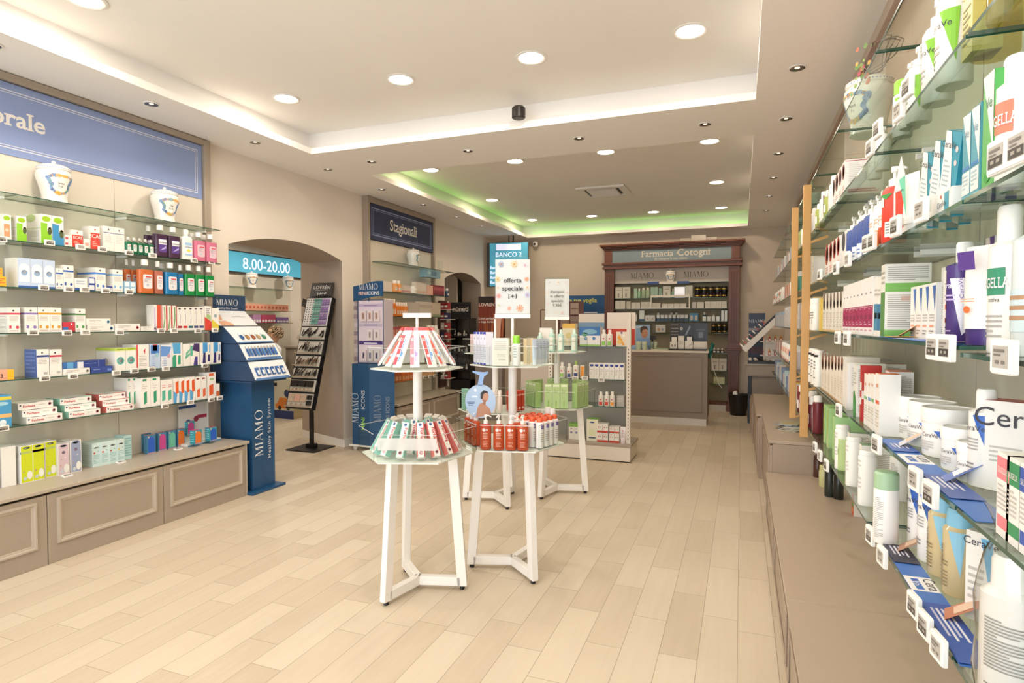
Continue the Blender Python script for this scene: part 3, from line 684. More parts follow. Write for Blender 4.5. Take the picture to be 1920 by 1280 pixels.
Lr(4, 232.5, 255.5, 527.5, 1, C_('9CC6E0', dec=[('r', .08, .42, .55, .9, 'E6F0F5'), ('r', .58, .92, .55, .9, 'E6F0F5'), ('r', .08, .42, .08, .42, 'E6F0F5'), ('r', .58, .92, .08, .42, 'E6F0F5')], d=.05), 'light blue chequered box')
OB = lambda c, dn=.78: (lambda w, h: wash_bottle(w, h, c, 'E6E2E4', 'F1ECE5', dn, d=min(w * .6, .06)))
Lr(4, 232, 257, 487, 2, OB('E07A45'), 'orange mouthwash bottle behind the chequered box', 'bottle', dX=-.09)
Lr(4, 257.5, 286, 487, 1, OB('E07A45'), 'big orange mouthwash bottle', 'bottle')
Lr(4, 287, 304.6, 490, 1, OB('C77A66'), 'dull red mouthwash bottle', 'bottle')
Lr(4, 306.6, 331.5, 493, 1, OB('2E86C0'), 'blue mouthwash bottle', 'bottle', rows=2, rowgap=.09); Lr(4, 332.5, 343, 497, 1, OB('2E86C0'), 'narrow blue mouthwash bottle', 'bottle')
Lr(4, 344, 400, 499, 3, OB('24944A'), 'green mouthwash bottle', 'bottle', rows=2, rowgap=.09)
# third shelf
for (a, b, c, n, ds) in ((15, 39, 'D0475C', 1, 'red'), (47.5, 71.5, '8C78B8', 1, 'violet'), (72, 116.5, 'D79A2E', 2, 'ochre')):
    Lr(3, a, b, 576.5, n, C_(dec=band(c, c), d=.13, sdec=[('r', 0, 1, .72, .79, c), ('l', .1, .9, .15, .65, 9, 'CFCBC4')]), f'white toothcare carton with {ds} band')
Lr(3, 141.5, 161, 579, 1, C_(dec=band('4F8A4A', '4F9A52'), d=.2, sdec=[('r', 0, 1, .72, .8, '4F8A4A'), ('l', .1, .9, .15, .65, 9, 'CFCBC4')]), 'white toothcare carton with green band')
Lr(3, 117.5, 141, 604, 1, C_('C83E4A', dec=[('r', 0, .45, 0, .5, '4168B4'), ('c', .72, .8, .08, 'F0E4E0'), ('r', .0, 1, .0, .08, '7A2A34')], d=.04, top='C9A0A0'), 'small red and blue box in front of cartons')
fl = lambda c: [('c', .9, .5, .06, c), ('c', .9, .5, .035, 'EFEBE4'), ('l', .12, .6, .35, .75, 2, 'C3BDB6'), ('l', .1, .5, .12, .2, 1, '8A8680')]
run(LEFT, LZ[3], LN[3], 163, 214.5, 0, 1, C_(dec=fl('4E90B8'), d=.05), 'lower flat white toothpaste box', 'box', h=.046); run(LEFT, LZ[3] + .047, LN[3], 161, 208, 0, 1, C_(dec=fl('4E90B8'), d=.05), 'upper flat white toothpaste box', 'box', h=.045)
Lr(3, 215.5, 263, 607, 1, C_(dec=fl('C8484E'), d=.05), 'flat white toothpaste box with red ring'); Lr(3, 264, 294, 612, 1, C_(dec=fl('8A8680'), d=.05), 'low plain white box')
TB = lambda c: [('r', .3, .7, .1, .9, 'E3E9E4'), ('r', .44, .56, .15, .85, c), ('r', 0, .15, 0, 1, c), ('c', .5, .85, .12, 'F6F2EC')]
Lr(3, 289, 302.5, 571.6, 1, C_(dec=[('r', .4, 1, 0, 1, 'D9573F'), ('r', 0, .25, 0, .9, 'D3C4DC')], d=.08), 'red-striped upright toothbrush pack')
Lr(3, 303.5, 332, 573, 3, C_(dec=[('p', [(.2, .05), (.45, .05), (.75, .5), (.7, .95), (.45, .95), (.5, .5)], '7FA870'), ('r', .85, 1, 0, 1, 'C8443C'), ('r', 0, .12, 0, 1, 'C8443C')], d=.08), 'green and red printed toothbrush pack')
for i, cc in enumerate(('A83A44', 'C8323A', '3C6E7A', '3F4A72', '4A4E86')): Lr(3, 332.6 + i * 10.1, 342.6 + i * 10.1, 575.7, 1, C_(dec=[('r', .1, .9, .10, .2, cc), ('p', [(.45, .3), (.55, .3), (.66, .6), (.5, .85), (.42, .85), (.56, .6)], 'A9AEB8'), ('r', .25, .7, .9, .95, '4A4444')], d=.08), ['crimson', 'red', 'teal', 'navy', 'violet'][i] + '-tabbed white toothbrush pack')
Lr(3, 384, 397, 573.7, 1, C_(dec=[('p', [(0, 0), (1, 0), (1, .35), (0, .55)], 'D9483A'), ('p', [(.2, .5), (.9, .4), (.9, .6), (.3, .7)], 'A9C48A'), ('l', .2, .8, .65, .9, 3, 'A8A4B4')], d=.08), 'white carton with red diagonal'); Lr(3, 397.5, 411, 577.7, 1, C_(dec=[('p', [(0, 0), (1, 0), (1, .2), (0, .5)], 'E0CC4A'), ('c', .5, .65, .2, '8FA4B0')], d=.08), 'white carton with yellow wedge')
# second shelf
run(LEFT, LZ[2], LN[2], -10, 27, 0, 1, C_('E9A98C', dec=[('r', .65, 1, 0, 1, 'EDB733'), ('t', '3', .35, .25, .5, '5A4444', {'bold': .02})], d=.08), 'peach and yellow flat box', 'box', h=.064)
Lr(2, 69, 93, 655, 1, C_(dec=band('3A4F9A') + [('r', .55, .85, .1, .18, 'B8B4B0')], d=.12, side='4A64A4', sdec=[('l', .1, .9, .1, .9, 6, '6A80B8')]), 'white carton with navy band'); Lr(2, 93.4, 117, 655, 1, C_(dec=band('C83A54') + [('r', .55, .85, .1, .18, 'B8B4B0')], d=.12), 'white carton with crimson band')
run(LEFT, LZ[2], LN[2], 118, 169.5, 0, 1, C_(dec=fl('C0BCB4'), d=.07), 'long white box at the stack bottom', 'box', h=.042); run(LEFT, LZ[2] + .043, LN[2], 117.5, 157, 0, 1, C_('3E6FB0', dec=[('r', .7, 1, 0, 1, 'E4E6EC'), ('r', .2, .5, 0, 1, '64A4D4')], d=.07), 'blue banded box on a white one', 'box', h=.042)
run(LEFT, LZ[2], LN[2], 170.5, 212, 0, 1, C_('3A4E94', dec=[('l', .1, .4, .4, .6, 1, 'A8B4DC'), ('r', .75, .95, .2, .6, '6E8AD0')], d=.07), 'dark blue flat box', 'box', h=.045); run(LEFT, LZ[2] + .046, LN[2], 154, 198, 0, 1, C_('34468C', dec=[('l', .1, .6, .4, .6, 1, '8494C8'), ('r', .7, .72, 0, 1, 'A8B4DC')], d=.07), 'dark blue flat box laid on top', 'box', h=.045)
Lr(2, 216, 255.5, 652, 2, C_(dec=[('r', 0, 1, .88, 1, 'BFD44E'), ('l', .15, .85, .9, .96, 1, '6E9A4A'), ('c', .5, .45, .36, '4FB4A4'), ('c', .5, .45, .26, 'CFE0EC'), ('c', .56, .45, .12, 'D9575A'), ('p', [(.2, .2), (.3, .28), (.12, .12)], '4FB4A4')], d=.2, sdec=[('r', 0, 1, .88, 1, 'BFD44E'), ('c', .5, .4, .14, 'B8B4C4')]), 'lime-topped denture tablet carton')
Lr(2, 256.5, 280, 646, 1, C_(dec=[('r', 0, .1, 0, 1, 'D8402E'), ('p', [(.55, .75), (.72, .85), (.66, .6)], 'C8323A'), ('l', .2, .8, .1, .55, 6, 'C9C3BC')], d=.15), 'white carton with red spine')
Lr(2, 281, 301, 645, 1, C_('BFCFE6', dec=[('r', .1, .9, .6, .95, '4C7FC8'), ('r', .3, .7, .72, .98, 'D9483A'), ('c', .7, .55, .2, '9AC4D4'), ('l', .2, .5, .05, .5, 5, '9FB4D8')], d=.14), 'blue and red brush pack'); Lr(2, 302, 323, 646, 1, C_('E4E6EC', dec=[('p', [(0, .5), (.7, .5), (.95, .9), (0, .95)], '6C9AD8'), ('c', .7, .5, .16, 'C8A0B0'), ('l', .2, .5, .05, .4, 5, '9FB4D8')], d=.14), 'white and pale blue brush pack')
dg = lambda c1, c2: [('p', [(0, 0), (.35, 0), (.35, .5), (.1, .5), (0, .4)], c1), ('p', [(.1, .55), (.8, .55), (.8, 1), (0, 1)], c2), ('p', [(.5, .1), (.8, .1), (.8, .48), (.55, .48)], c1), ('r', .14, .22, .08, .42, 'EFEBE4')]
Lr(2, 323.5, 343, 643, 1, C_(dec=dg('3CA07C', '5CA8D8'), d=.14), 'teal and blue toothpaste carton'); Lr(2, 343.5, 357, 645, 1, C_(dec=[('p', [(.3, .3), (1, .5), (1, .6), (.3, .45)], '6CB89A'), ('p', [(.4, .45), (1, .7), (1, .8), (.4, .6)], '6CB89A')], d=.14), 'white carton with green stripes')
Lr(2, 357.5, 374, 644, 1, C_(dec=[('p', [(.2, .7), (1, .6), (1, 1), (.4, 1)], '4A3566'), ('p', [(.3, .0), (.8, .0), (.8, .4), (.5, .4)], '4A3F86'), ('r', .0, .25, .45, .9, '5CB49A')], d=.14), 'white and aubergine carton')
Lr(2, 375.5, 415, 642, 2, C_(dec=[('p', [(.25, .5), (.7, .6), (.7, 1), (.25, 1)], '4C9AD8'), ('p', [(.2, .05), (.5, .05), (.5, .55), (.3, .55)], '3A3172'), ('p', [(.7, .15), (.9, .15), (.9, .45), (.75, .45)], '3A3172'), ('r', .85, .95, .55, .9, '7AB4E0')], d=.14), 'blue and indigo toothpaste carton')
# lowest shelf
Lr(1, -12, 23, 741, 1, C_('4C9CCB', dec=[('r', 0, 1, .85, .95, 'E0D04A'), ('c', .4, .74, .45, 'A8D4E4', .12), ('c', .5, .15, .2, 'E4EEF0'), ('r', 0, 1, .3, .42, 'E8B878')], d=.12), 'bright blue cleanser carton')
FOR = lambda c, ed: [('t', 'Forhans', .3, .3, .46, 'C8202E', {'bold': .015, 'sx': 1.15}), ('c', .06, .62, .025, '3A4E6A'), ('l', .58, .76, .42, .56, 1, c), ('c', .9, .5, .05, 'D08A94'), ('c', .9, .5, .032, 'F2EEE8'), ('r', 0, 1, .92, 1, ed), ('p', [(.1, 1.0), (.6, 1.0), (.5, .93), (.2, .93)], '4A4E5E')]
for (xa, xb, xc, xd, xe, xf, c, ed, ds) in ((49, 118, 40.5, 108.5, 33, 100.5, 'B8B49A', 'D5CFC4', 'white'), (128, 189, 120.5, 181, 111.5, 172.7, '8CC4B0', '8CC4B0', 'mint-edged'), (199, 251.5, 191.5, 243, 184.8, 236, 'E09A8E', 'D96A66', 'red-edged')):
    for r, (q0, q1) in enumerate(((xa, xb), (xc, xd), (xe, xf))):
        run(LEFT, LZ[1] + r * .0435, LN[1], q0, q1, 0, 1, C_('F2EEE8', dec=FOR(c, ed), d=.15, side=ed, name='toothpaste_carton'), f'{ds} toothpaste carton, {["bottom", "middle", "top"][r]} of its staircase,', 'toothpaste box', h=.043, dX=-.03 * r)
G1 = [('r', .2, .6, .9, .97, '3C9A76'), ('p', [(.3, .1), (.6, .16), (.6, .55), (.3, .5)], '2E9A72'), ('l', .15, .7, .6, .8, 3, 'D6D1CC')]
Lr(1, 239, 258, 708, 2, C_('F2EEE8', dec=G1, d=.14), 'rear tall white carton with green flag', dX=-.06); Lr(1, 264.5, 301, 708, 2, C_('F2EEE8', dec=G1, d=.13), 'tall white carton with green flag')
Lr(1, 301.8, 324.5, 712, 2, C_('F0ECE6', dec=[('p', [(.2, .15), (.75, .2), (.75, .6), (.2, .55)], '5CB49A'), ('l', .2, .8, .65, .8, 2, 'E0A0A0')], d=.14), 'narrow white and mint carton')
Lr(1, 325.5, 366, 708, 4, C_('F0ECE6', dec=[('p', [(0, 0), (.5, 0), (.7, .35), (0, .5)], '5CA4D8'), ('p', [(.4, .35), (.95, .4), (.95, .9), (.4, .85)], 'DE5E30'), ('r', .5, .6, .42, .8, 'F2D8CC')], d=.14), 'orange and blue toothpaste carton')
Lr(1, 366.5, 388, 706, 2, C_('F0ECE6', dec=[('p', [(.3, .1), (.8, .15), (.8, .5), (.3, .45)], 'E0693A'), ('r', .2, .7, .88, .95, '8A3A34')], d=.14), 'white carton with orange flag')
Lr(1, 389, 405, 698, 1, C_('F0ECE6', dec=[('p', [(.2, .1), (.7, .15), (.7, .55), (.2, .5)], 'DE5E30'), ('r', .2, .8, .86, .96, 'DE5E30'), ('r', .3, .8, .7, .78, '9CC48A')], d=.1), 'taller white and orange carton'); Lr(1, 405.6, 412, 719, 1, C_('F0ECE6', dec=[('r', 0, 1, .0, .45, 'C8663A')], d=.05), 'small white and rust carton')
# on the cabinet top: placed by where they touch it
def onL(x, yb, z=None): return onZ(x, yb, LZ[0] if z is None else z)
def setL(o, x, yb, desc, cat='box', z=None, rz=PI / 2): p = onL(x, yb, z); return place(o, (p.x, p.y, (LZ[0] if z is None else z)), rz, desc, cat, LN[0])
bear = [('c', .5, .93, .28, '3A4A5E', .1), ('c', .5, .93, .2, 'E8ECEA', .06), ('c', .35, .12, .16, 'C9D2D4'), ('c', .72, .2, .22, 'F0EFE6', .4), ('c', .25, .3, .07, 'C8A08A')]
for (x, yb, yt, bc) in ((51, 905, 834, '4C7FB8'), (73, 900, 831, 'D05A3A'), (96, 894, 827, '4C7FB8')):
    p = onL(x, yb); h = onX(x, yt, p.x).z - LZ[0]
    setL(carton(.071, .17, round(h, 2), 'F0EEE8', [('r', .06, .98, .02, .98, 'D2DC28'), ('r', .0, 1, .78, .84, bc)] + bear + [('c', .2 + .6 * (i * .37 % 1), .3 + .5 * (i * .61 % 1), .02, 'A89A3A') for i in range(12)], sdec=[('l', .08, .92, .62, .9, 6, 'D3D0CA'), ('r', .05, .3, .06, .14, '4A4A4A'), ('r', .4, .7, .3, .31, 'BDB8B0')], name='baby_bottle_carton'), x, yb, 'bright yellow baby product carton')
p = onL(51, 905)
for i in range(2): place(carton(.08, .17, .25, 'F0EEE8', [], sdec=[('l', .08, .92, .62, .9, 6, 'D3D0CA'), ('r', .05, .3, .06, .14, '4A4A4A')], name='baby_bottle_carton'), (p.x - .01, p.y - .095 * (i + 1), LZ[0]), PI / 2, 'plain white carton end beside yellow ones', 'box', LN[0])
for (x, yb, yt, c, ds) in ((120, 890, 832, 'D8BFC6', 'pink'), (143, 885, 826, '98A2BE', 'grey-blue')):
    pp = onL(x, yb); h = onX(x, yt, pp.x).z - LZ[0]
    setL(carton(.074, .12, round(h, 2), 'E9E4DE', [('p', [(.08, .03), (.92, .03), (.95, .6), (.9, .95), (.7, 1.0), (.3, 1.0), (.08, .93)], c)] + bear + [('c', .5, .72, .15, '7A6A7E'), ('c', .3, .5, .05, 'B08A9A'), ('c', .65, .55, .06, 'EDE6E6')], side='D9D3CC', name='baby_bottle_carton'), x, yb, f'{ds} patterned baby product carton')
for i, (x, yb, c) in enumerate(((181, 874, 'C8504A'), (197, 871, 'C8504A'), (212, 868, 'C8504A'), (227, 865, 'E0B84A'))):
    setL(carton(.055, .16, .17, 'D2E4E0', [('c', .5, .8, .3, '35404A', .09), ('c', .5, .8, .24, 'E8ECEA', .05), ('c', .25, .58, .12, c), ('c', .75, .64, .09, '8CC4C4'), ('l', .1, .9, .1, .5, 6, '9CCBC8')], sdec=[('l', .05, .95, .1, .9, 10, 'BCD4D0')], top='C3DAD6', name='baby_wipes_carton'), x, yb + 1, 'mint and white baby wipes carton')
setL(carton(.06, .1, .18, 'BFE0DE', [('l', .1, .9, .1, .9, 8, '8CC4C8')], name='baby_wipes_carton'), 240, 861, 'narrow mint carton at the row end')
fls = lambda c: [('p', [(.12, .08), (.9, .08), (.9, .75), (.7, .9), (.35, .9), (.12, .75)], c), ('r', 0, 1, .0, .05, 'C8A0B4'), ('c', .2, .9, .1, 'D9C0A0')]
for i, (x, yb, c, ds) in enumerate(((284, 850, '2E62C8', 'royal blue'), (305, 844.5, 'D04E92', 'magenta'), (323, 840.5, '74C4A4', 'sea green'), (340, 836.5, 'E8782E', 'orange'))):
    setL(carton(.072, .035, .145, '4A86A8', fls(c), top='B04A6A', name='floss_pick_pack'), x, yb, f'{ds} interdental brush pack'); 
setL(carton(.072, .035, .145, '4A86A8', fls('2E62C8'), top='B04A6A', name='floss_pick_pack'), 276, 846.5, 'second royal blue interdental pack behind')
m = MB(); m.box(0, .34, -.0, .2, 0, .018, WHITE); m.rect(face((.17, -.0005, 0)), -.17, .17, .0, .009, mat('3C9AC4', .4)); m.box(.02, .32, .12, .125, .018, .34, mat('D5D2CC', .5))
m.rect(face((.17, .119, 0)), -.15, .02, .30, .325, mat('2E4A84', .5)); m.rect(face((.17, .119, 0)), .03, .13, .2, .23, mat('A8304A', .5)); m.disc(face((.17, .1185, 0)), -.06, .18, .025, mat('3C6E9C', .5)); m.disc(face((.17, .1185, 0)), .02, .2, .025, mat('8A3048', .5))
pt = onL(352, 838); m.build('counter_display_tray', None, (pt.x, pt.y, LZ[0] + .001), PI / 2, label='white cardboard display tray with printed back card of interdental brushes', category='display tray')
for (x, yb, c, z, ds) in ((372, 832, 'E8782E', .022, 'orange brush pack on the display tray'), (400, 826, '2E62C8', .022, 'blue brush pack on the display tray'), (358, 815, 'C04A86', .075, 'raised magenta brush pack on the display tray'), (382, 808, '74C4A4', .075, 'raised green brush pack on the display tray')):
    setL(carton(.075, .05, .115, '3C9AA8', fls(c), top='B04A6A', name='floss_pick_pack', sdec=[('l', .1, .9, .1, .9, 5, '8CD0D8')]), x, yb, ds, z=LZ[0] + z)
# electronic price tags on the shelf edges
TL = {5: [(3, 448), (94, 455), (152, 463), (193, 467), (243, 473.5), (287, 479), (365, 488), (398, 491.5)], 4: [(83, 539), (130, 542), (160, 543), (199, 545), (243, 547)], 3: [(63, 623), (127, 624), (161, 623), (225, 623), (303, 620), (327, 620), (372, 620), (404, 619)], 2: [(85, 709), (138, 705), (219, 699), (253, 695), (285, 692), (312, 691), (385, 685)], 1: [(7, 803), (310, 761), (358, 754.5), (397, 749), (413, 746)]}
for k, ps in TL.items():
    for i, (x, yy) in enumerate(ps):
        p = onX(x, yy, -4.185); place(price_tag(.062, .036, dark=(i % 3 != 2)), (-4.185, p.y, p.z), PI / 2, 'white electronic price tag', 'price tag', LN[k].replace('on the', 'clipped to the'))
for (x, yy) in ((126, 893.6), (227, 868), (334, 843)):
    p = onL(x, yy); place(price_tag(.062, .036), (p.x, p.y, LZ[0] + .012), 0, 'white electronic price tag lying flat', 'price tag', LN[0], tilt=(-PI / 2 + .15, 0, PI / 2))
# ================================================================ blue floor stand beside the left unit
NAVY = mat('1F4E78', .35); NAVYD = mat('2C4668', .4); PALE = mat('E8EAEC', .4)
def runY(Y, z, where, x0, x1, ytop, n, make, desc, cat='box', h=None, rz=0, rows=1, rowgap=.06, gap=.96):
    a, b = onY(x0, 640, Y).x, onY(x1, 640, Y).x
    xm = (x0 + x1) / 2
    if h is None: h = onY(xm, ytop, Y).z - z
    w = (b - a) / n
    for k in range(n):
        for r in range(rows):
            place(make(round(w * gap, 3), round(h, 3)), (a + w * (k + .5), Y + r * rowgap, z), rz, desc, cat, where + (' back row' if r else ''))
    return h
st = empty('cosmetics_floor_stand', (-4.18, 4.215, 0), PI / 2)
tag(st, 'tall dark blue cosmetics floor stand with stepped tester top beside the arch', 'display stand')
m = MB(); m.box(-.20, .20, -.245, .2, 0, .022, NAVY); bevel(m.build('base_plate', st), .003)
m = MB(); m.box(-.135, .135, -.18, .18, .022, .975, NAVY); T = FM(.0, 0, -.1806)
miamo(m, T @ Matrix.Translation((-.01, .52, .0)) @ Matrix.Rotation(PI / 2, 4, 'Z'), .092, PALE, 1.0)
m.text('Healthy Skin System', .052, T @ Matrix.Translation((.085, .545, 0)) @ Matrix.Rotation(PI / 2, 4, 'Z'), PALE, spacing=1.25)
bevel(m.build('column', st), .002)
m = MB(); m.box(-.20, .225, -.245, .25, .975, .995, NAVY); bevel(m.build('top_plate', st), .003)
# stepped testers: (front y, bottom z) -> (back y, top z)
def tier(y0, z0, y1, z1, nm, fill):
    m = MB(); W2 = .22; yb = .27
    side = [(y0, z0 - .0), (y1, z1), (yb, z1), (yb, z0)]
    for s_ in (-1, 1): m.poly([(s_ * W2, y, z) for y, z in (side if s_ > 0 else side[::-1])], NAVYD)
    m.poly([(-W2, y0, z0), (W2, y0, z0), (W2, y1, z1), (-W2, y1, z1)], NAVYD); m.poly([(-W2, y1, z1), (W2, y1, z1), (W2, yb, z1), (-W2, yb, z1)], NAVYD)
    m.poly([(-W2, y0, z0), (-W2, yb, z0), (W2, yb, z0), (W2, y0, z0)], NAVYD)
    L = math.hypot(y1 - y0, z1 - z0); a = math.atan2(y1 - y0, z1 - z0)
    M = Matrix.Translation((0, y0, z0)) @ Matrix.Rotation(PI / 2 - a, 4, 'X') @ Matrix.Translation((0, 0, .001))
    m.rect(M, -W2 + .006, W2 - .006, .012, L - .006, PALE); p = m.build(nm, st)
    for q in fill(M @ Matrix.Translation((0, 0, .0008)), L): kid(p, q)
def t1(M, L):
    o = []
    m = MB(); m.rect(M, -.2, .2, .004, .02, mat('5C88B8', .4)); o.append(m.build('printed_strip'))
    for i, c in enumerate(('2C5F96', 'B88A4E', 'A85A34', 'C0A070', '4F9A7E')):
        m = MB(); x = -.13 + i * .065; A = M @ Matrix.Translation((x, .045, .002)); m.loft([(None, [A @ Vector((r * math.cos(t), r * .0 + z, r * .6 + r * .6 * math.sin(t))) for t in [2 * PI * k / 10 for k in range(10)]]) for r, z in ((.012, 0), (.016, .02), (.013, .045), (.005, .055))], liquid(c, .8))
        m.loft([(None, [A @ Vector((.006 * math.cos(t), z, .008 + .006 * math.sin(t))) for t in [2 * PI * k / 8 for k in range(8)]]) for z in (.055, .085)], PALE); o.append(m.build('tester_bottle'))
    return o
def t2(M, L):
    o = []; m = MB(); m.rect(M, -.2, .2, .004, .03, mat('3E6EA4', .4)); o.append(m.build('printed_strip'))
    for i in range(10):
        m = MB(); x = -.165 + i * .036; A = M @ Matrix.Translation((x, .045, .001)); m.loft([(None, [A @ Vector((.009 * math.cos(t), z, .009 + .009 * math.sin(t))) for t in [2 * PI * k / 8 for k in range(8)]]) for z in (0, .07)], mat(('1F4E8C', '3A74B4')[i % 2], .3)); m.loft([(None, [A @ Vector((.006 * math.cos(t), z, .009 + .006 * math.sin(t))) for t in [2 * PI * k / 8 for k in range(8)]]) for z in (.07, .095)], CHROME); o.append(m.build('tester_tube'))
    return o
def t3(M, L):
    o = []; m = MB(); m.rect(M, -.2, .2, .004, .024, mat('4E7AB0', .4)); o.append(m.build('printed_strip'))
    for i in range(6):
        m = MB(); x = -.155 + i * .06; m.prism([(x - .018, .045), (x + .018, .045), (x + .018, .12), (x - .018, .12)], 0, .012, mat('2E5F9C', .35), M=M); m.rect(M @ Matrix.Translation((0, 0, .0126)), x - .012, x + .012, .055, .095, PALE); o.append(m.build('tester_sachet'))
    return o
tier(-.305, 1.0, -.215, 1.165, 'lower_tier', t3); tier(-.215, 1.17, -.12, 1.315, 'middle_tier', t2); tier(-.12, 1.32, .055, 1.47, 'upper_tier', t1)
m = MB(); a0 = (.08, 1.475); a1 = (.24, 1.61); M = Matrix.Translation((0, .08, 1.475)) @ Matrix.Rotation(PI / 2 - math.atan2(.16, .135), 4, 'X'); m.rect(M, -.22, .22, 0, .21, PALE); m.rect(M @ Matrix.Translation((0, 0, -.004)), -.22, .22, 0, .21, PALE)
T = M @ Matrix.Translation((0, 0, .001))   # portrait of a woman with a bare shoulder
SK = mat('D8A78A', .5); m.shape(T, [(-.2, 0), (-.06, 0), (-.075, .04), (-.12, .07), (-.2, .06)], SK); m.disc(T, -.155, .12, .032, SK, 16, .045); m.shape(T @ Matrix.Translation((0, 0, .0006)), [(-.2, .12), (-.19, .17), (-.155, .19), (-.12, .165), (-.112, .12), (-.125, .15), (-.16, .155), (-.178, .12), (-.18, .06), (-.2, .05)], mat('6E4630', .5)); m.rect(T, .0, .16, .12, .128, mat('B8BCC4', .5)); m.build('picture_card', st)
m = MB(); m.box(-.235, .235, .245, .26, 1.6, 1.755, NAVYD); T = FM(.02, 1.66, .2445); miamo(m, T, .055, PALE, 1.0); m.text('Healthy Skin System', .026, T @ Matrix.Translation((0, -.034, 0)), PALE, spacing=1.1); m.box(-.2, .2, .25, .262, .99, 1.6, NAVYD); m.build('header_card', st)
# ================================================================ side room behind the first arch
SRW = -7.4
m = MB(); XF = -7.15
g0, g1 = onX(425, 470, -7.38), onX(563, 490, -7.38); gz0 = onX(433, 508, -7.38).z; gz1 = onX(433, 471, -7.38).z
o = empty('opening_hours_display', (-7.394, (g0.y + g1.y) / 2, 0)); tag(o, 'turquoise lit display showing opening hours above jars beyond the arch', 'display screen')
hw = (g1.y - g0.y) / 2
m = MB(); m.box(0, .05, -hw - .02, hw + .02, gz0 - .02, gz1 + .02, BLACK); m.build('case', o)
m = MB(); m.box(.05, .054, -hw, hw, gz0, gz1, mat('4A9DB4', .5, 0, .5)); m.text('8.00-20.00', .25, face((.0555, -.02, gz0 + .055), PI / 2), mat('D8DCF4', .5, 0, .9), bold=.004); m.build('screen', o)
m = MB(); m.box(-7.398, -7.385, 5.0, 8.45, .4, 2.24, PANEL); tag(m.build('back_panel_board'), 'cream wall boarding behind glass shelves in the side room', 'wall panel')
SZ = [1.50, 1.69, 2.05]
for z, nm in zip(SZ, ('lowest', 'middle', 'topmost')): glass_shelf(-7.384, -7.12, 6.4, 8.2, z, where=f'{nm} glass shelf beyond the arch in the side room')
for i, x in enumerate((472, 540)):
    p = onX(x, 536, -7.24); j = apothecary_jar(1.0, (('Malva', 'Flor'), ('Rosa', 'Flor'))[i]); j.location = (-7.24, p.y, 2.05); j.rotation_euler = (0, 0, PI / 2 - .5); tag(j, ('white painted apothecary jar beyond the arch, nearer the blue stand', 'white painted apothecary jar beyond the arch, nearer the make-up stand')[i], 'jar')
KINDNAME[0] = 'medicine_carton'
SR = Wall(-7.15, PI / 2, 'side')
SR.shelf = {}
run(SR, SZ[1], 'in the side room', 458, 541, 563, 12, lambda w, h: carton(w, .08, h, 'E6A78C', [('c', .5, .5, .3, 'C8604A')]), 'salmon carton in a long row', 'box', h=.11)
for x0, x1, n, c, d in ((475, 490, 3, 'B888B0', 'mauve carton'), (491, 517, 5, 'C04A6A', 'raspberry carton'), (519, 541, 4, '8A6AA8', 'violet carton')): run(SR, SZ[0], 'in the side room', x0, x1, 0, n, (lambda c: lambda w, h: carton(w, .08, h, c, [('r', .1, .9, .1, .4, 'EDE4E8')]))(c), d, 'box', h=.13 if n != 4 else .09)
m = MB(); cc = onZ(515, 781, 0)   # service counter
m.box(-7.12, -6.78, 8.02, 9.6, 0, 1.08, GREY); m.box(-7.14, -6.74, 8.0, 9.6, 1.08, 1.11, GREYL); tag(bevel(m.build('service_counter'), .004), 'taupe service counter in the side room behind the arch', 'counter')
m = MB(); m.box(-6.62, -6.4, 8.35, 8.38, 1.0, 2.3, CLR)
for k in range(9): m.box(-6.66, -6.3, 8.1, 8.36, .45 + k * .215, .456 + k * .215, CLR, front=mat(('C8D8E8', '4E7AB0')[k % 2], .4))
m.box(-6.68, -6.66, 8.1, 8.36, .0, 2.35, WHITE); m.box(-6.3, -6.28, 8.1, 8.36, .0, 2.35, WHITE); tag(m.build('slim_shelf_tower'), 'slim white shelf tower with clear shelves beside the inner arch wall', 'shelf')
for k in range(7):
    for j in range(3):
        place(carton(.09, .05, .12, ['E9E6E0', 'A8C4DC', 'D8E2EC'][j], [('r', 0, 1, .7, .85, '3E6EA4')]), (-6.58 + j * .11, 8.14, .456 + k * .215 + .0), 0, 'small white and blue carton', 'box', ['on the tower bottom shelf', 'on the tower second shelf', 'on the tower third shelf', 'on the tower fourth shelf', 'on the tower fifth shelf', 'on the tower sixth shelf', 'on the tower seventh shelf'][k])
p = onZ(533, 782, 0) + Vector((.1, -.12, 0)); m = MB(); m.box(-.19, .19, 0, .24, 0, .62, mat('D9C9A0', .5)); T = FM(0, 0, -.0008)
m.rect(T, -.19, .19, 0, .13, mat('2C3A6E', .5)); m.rect(T, -.19, .19, .13, .62, mat('C9C4B0', .5)); m.disc(T @ Matrix.Translation((0, 0, .0006)), .08, .40, .07, mat('2C3A5E', .5)); m.shape(T @ Matrix.Translation((0, 0, .0006)), [(-.15, .16), (.15, .16), (.17, .24), (.1, .26), (.05, .33), (-.08, .33), (-.12, .25), (-.17, .22)], mat('D07A2E', .5)); m.disc(T @ Matrix.Translation((0, 0, .0012)), -.08, .17, .035, BLACK); m.disc(T @ Matrix.Translation((0, 0, .0012)), .09, .17, .035, BLACK)
tag(m.build('toy_car_box', None, (p.x, p.y, 0)), 'large printed toy box with an orange car on the floor beyond the arch', 'box')
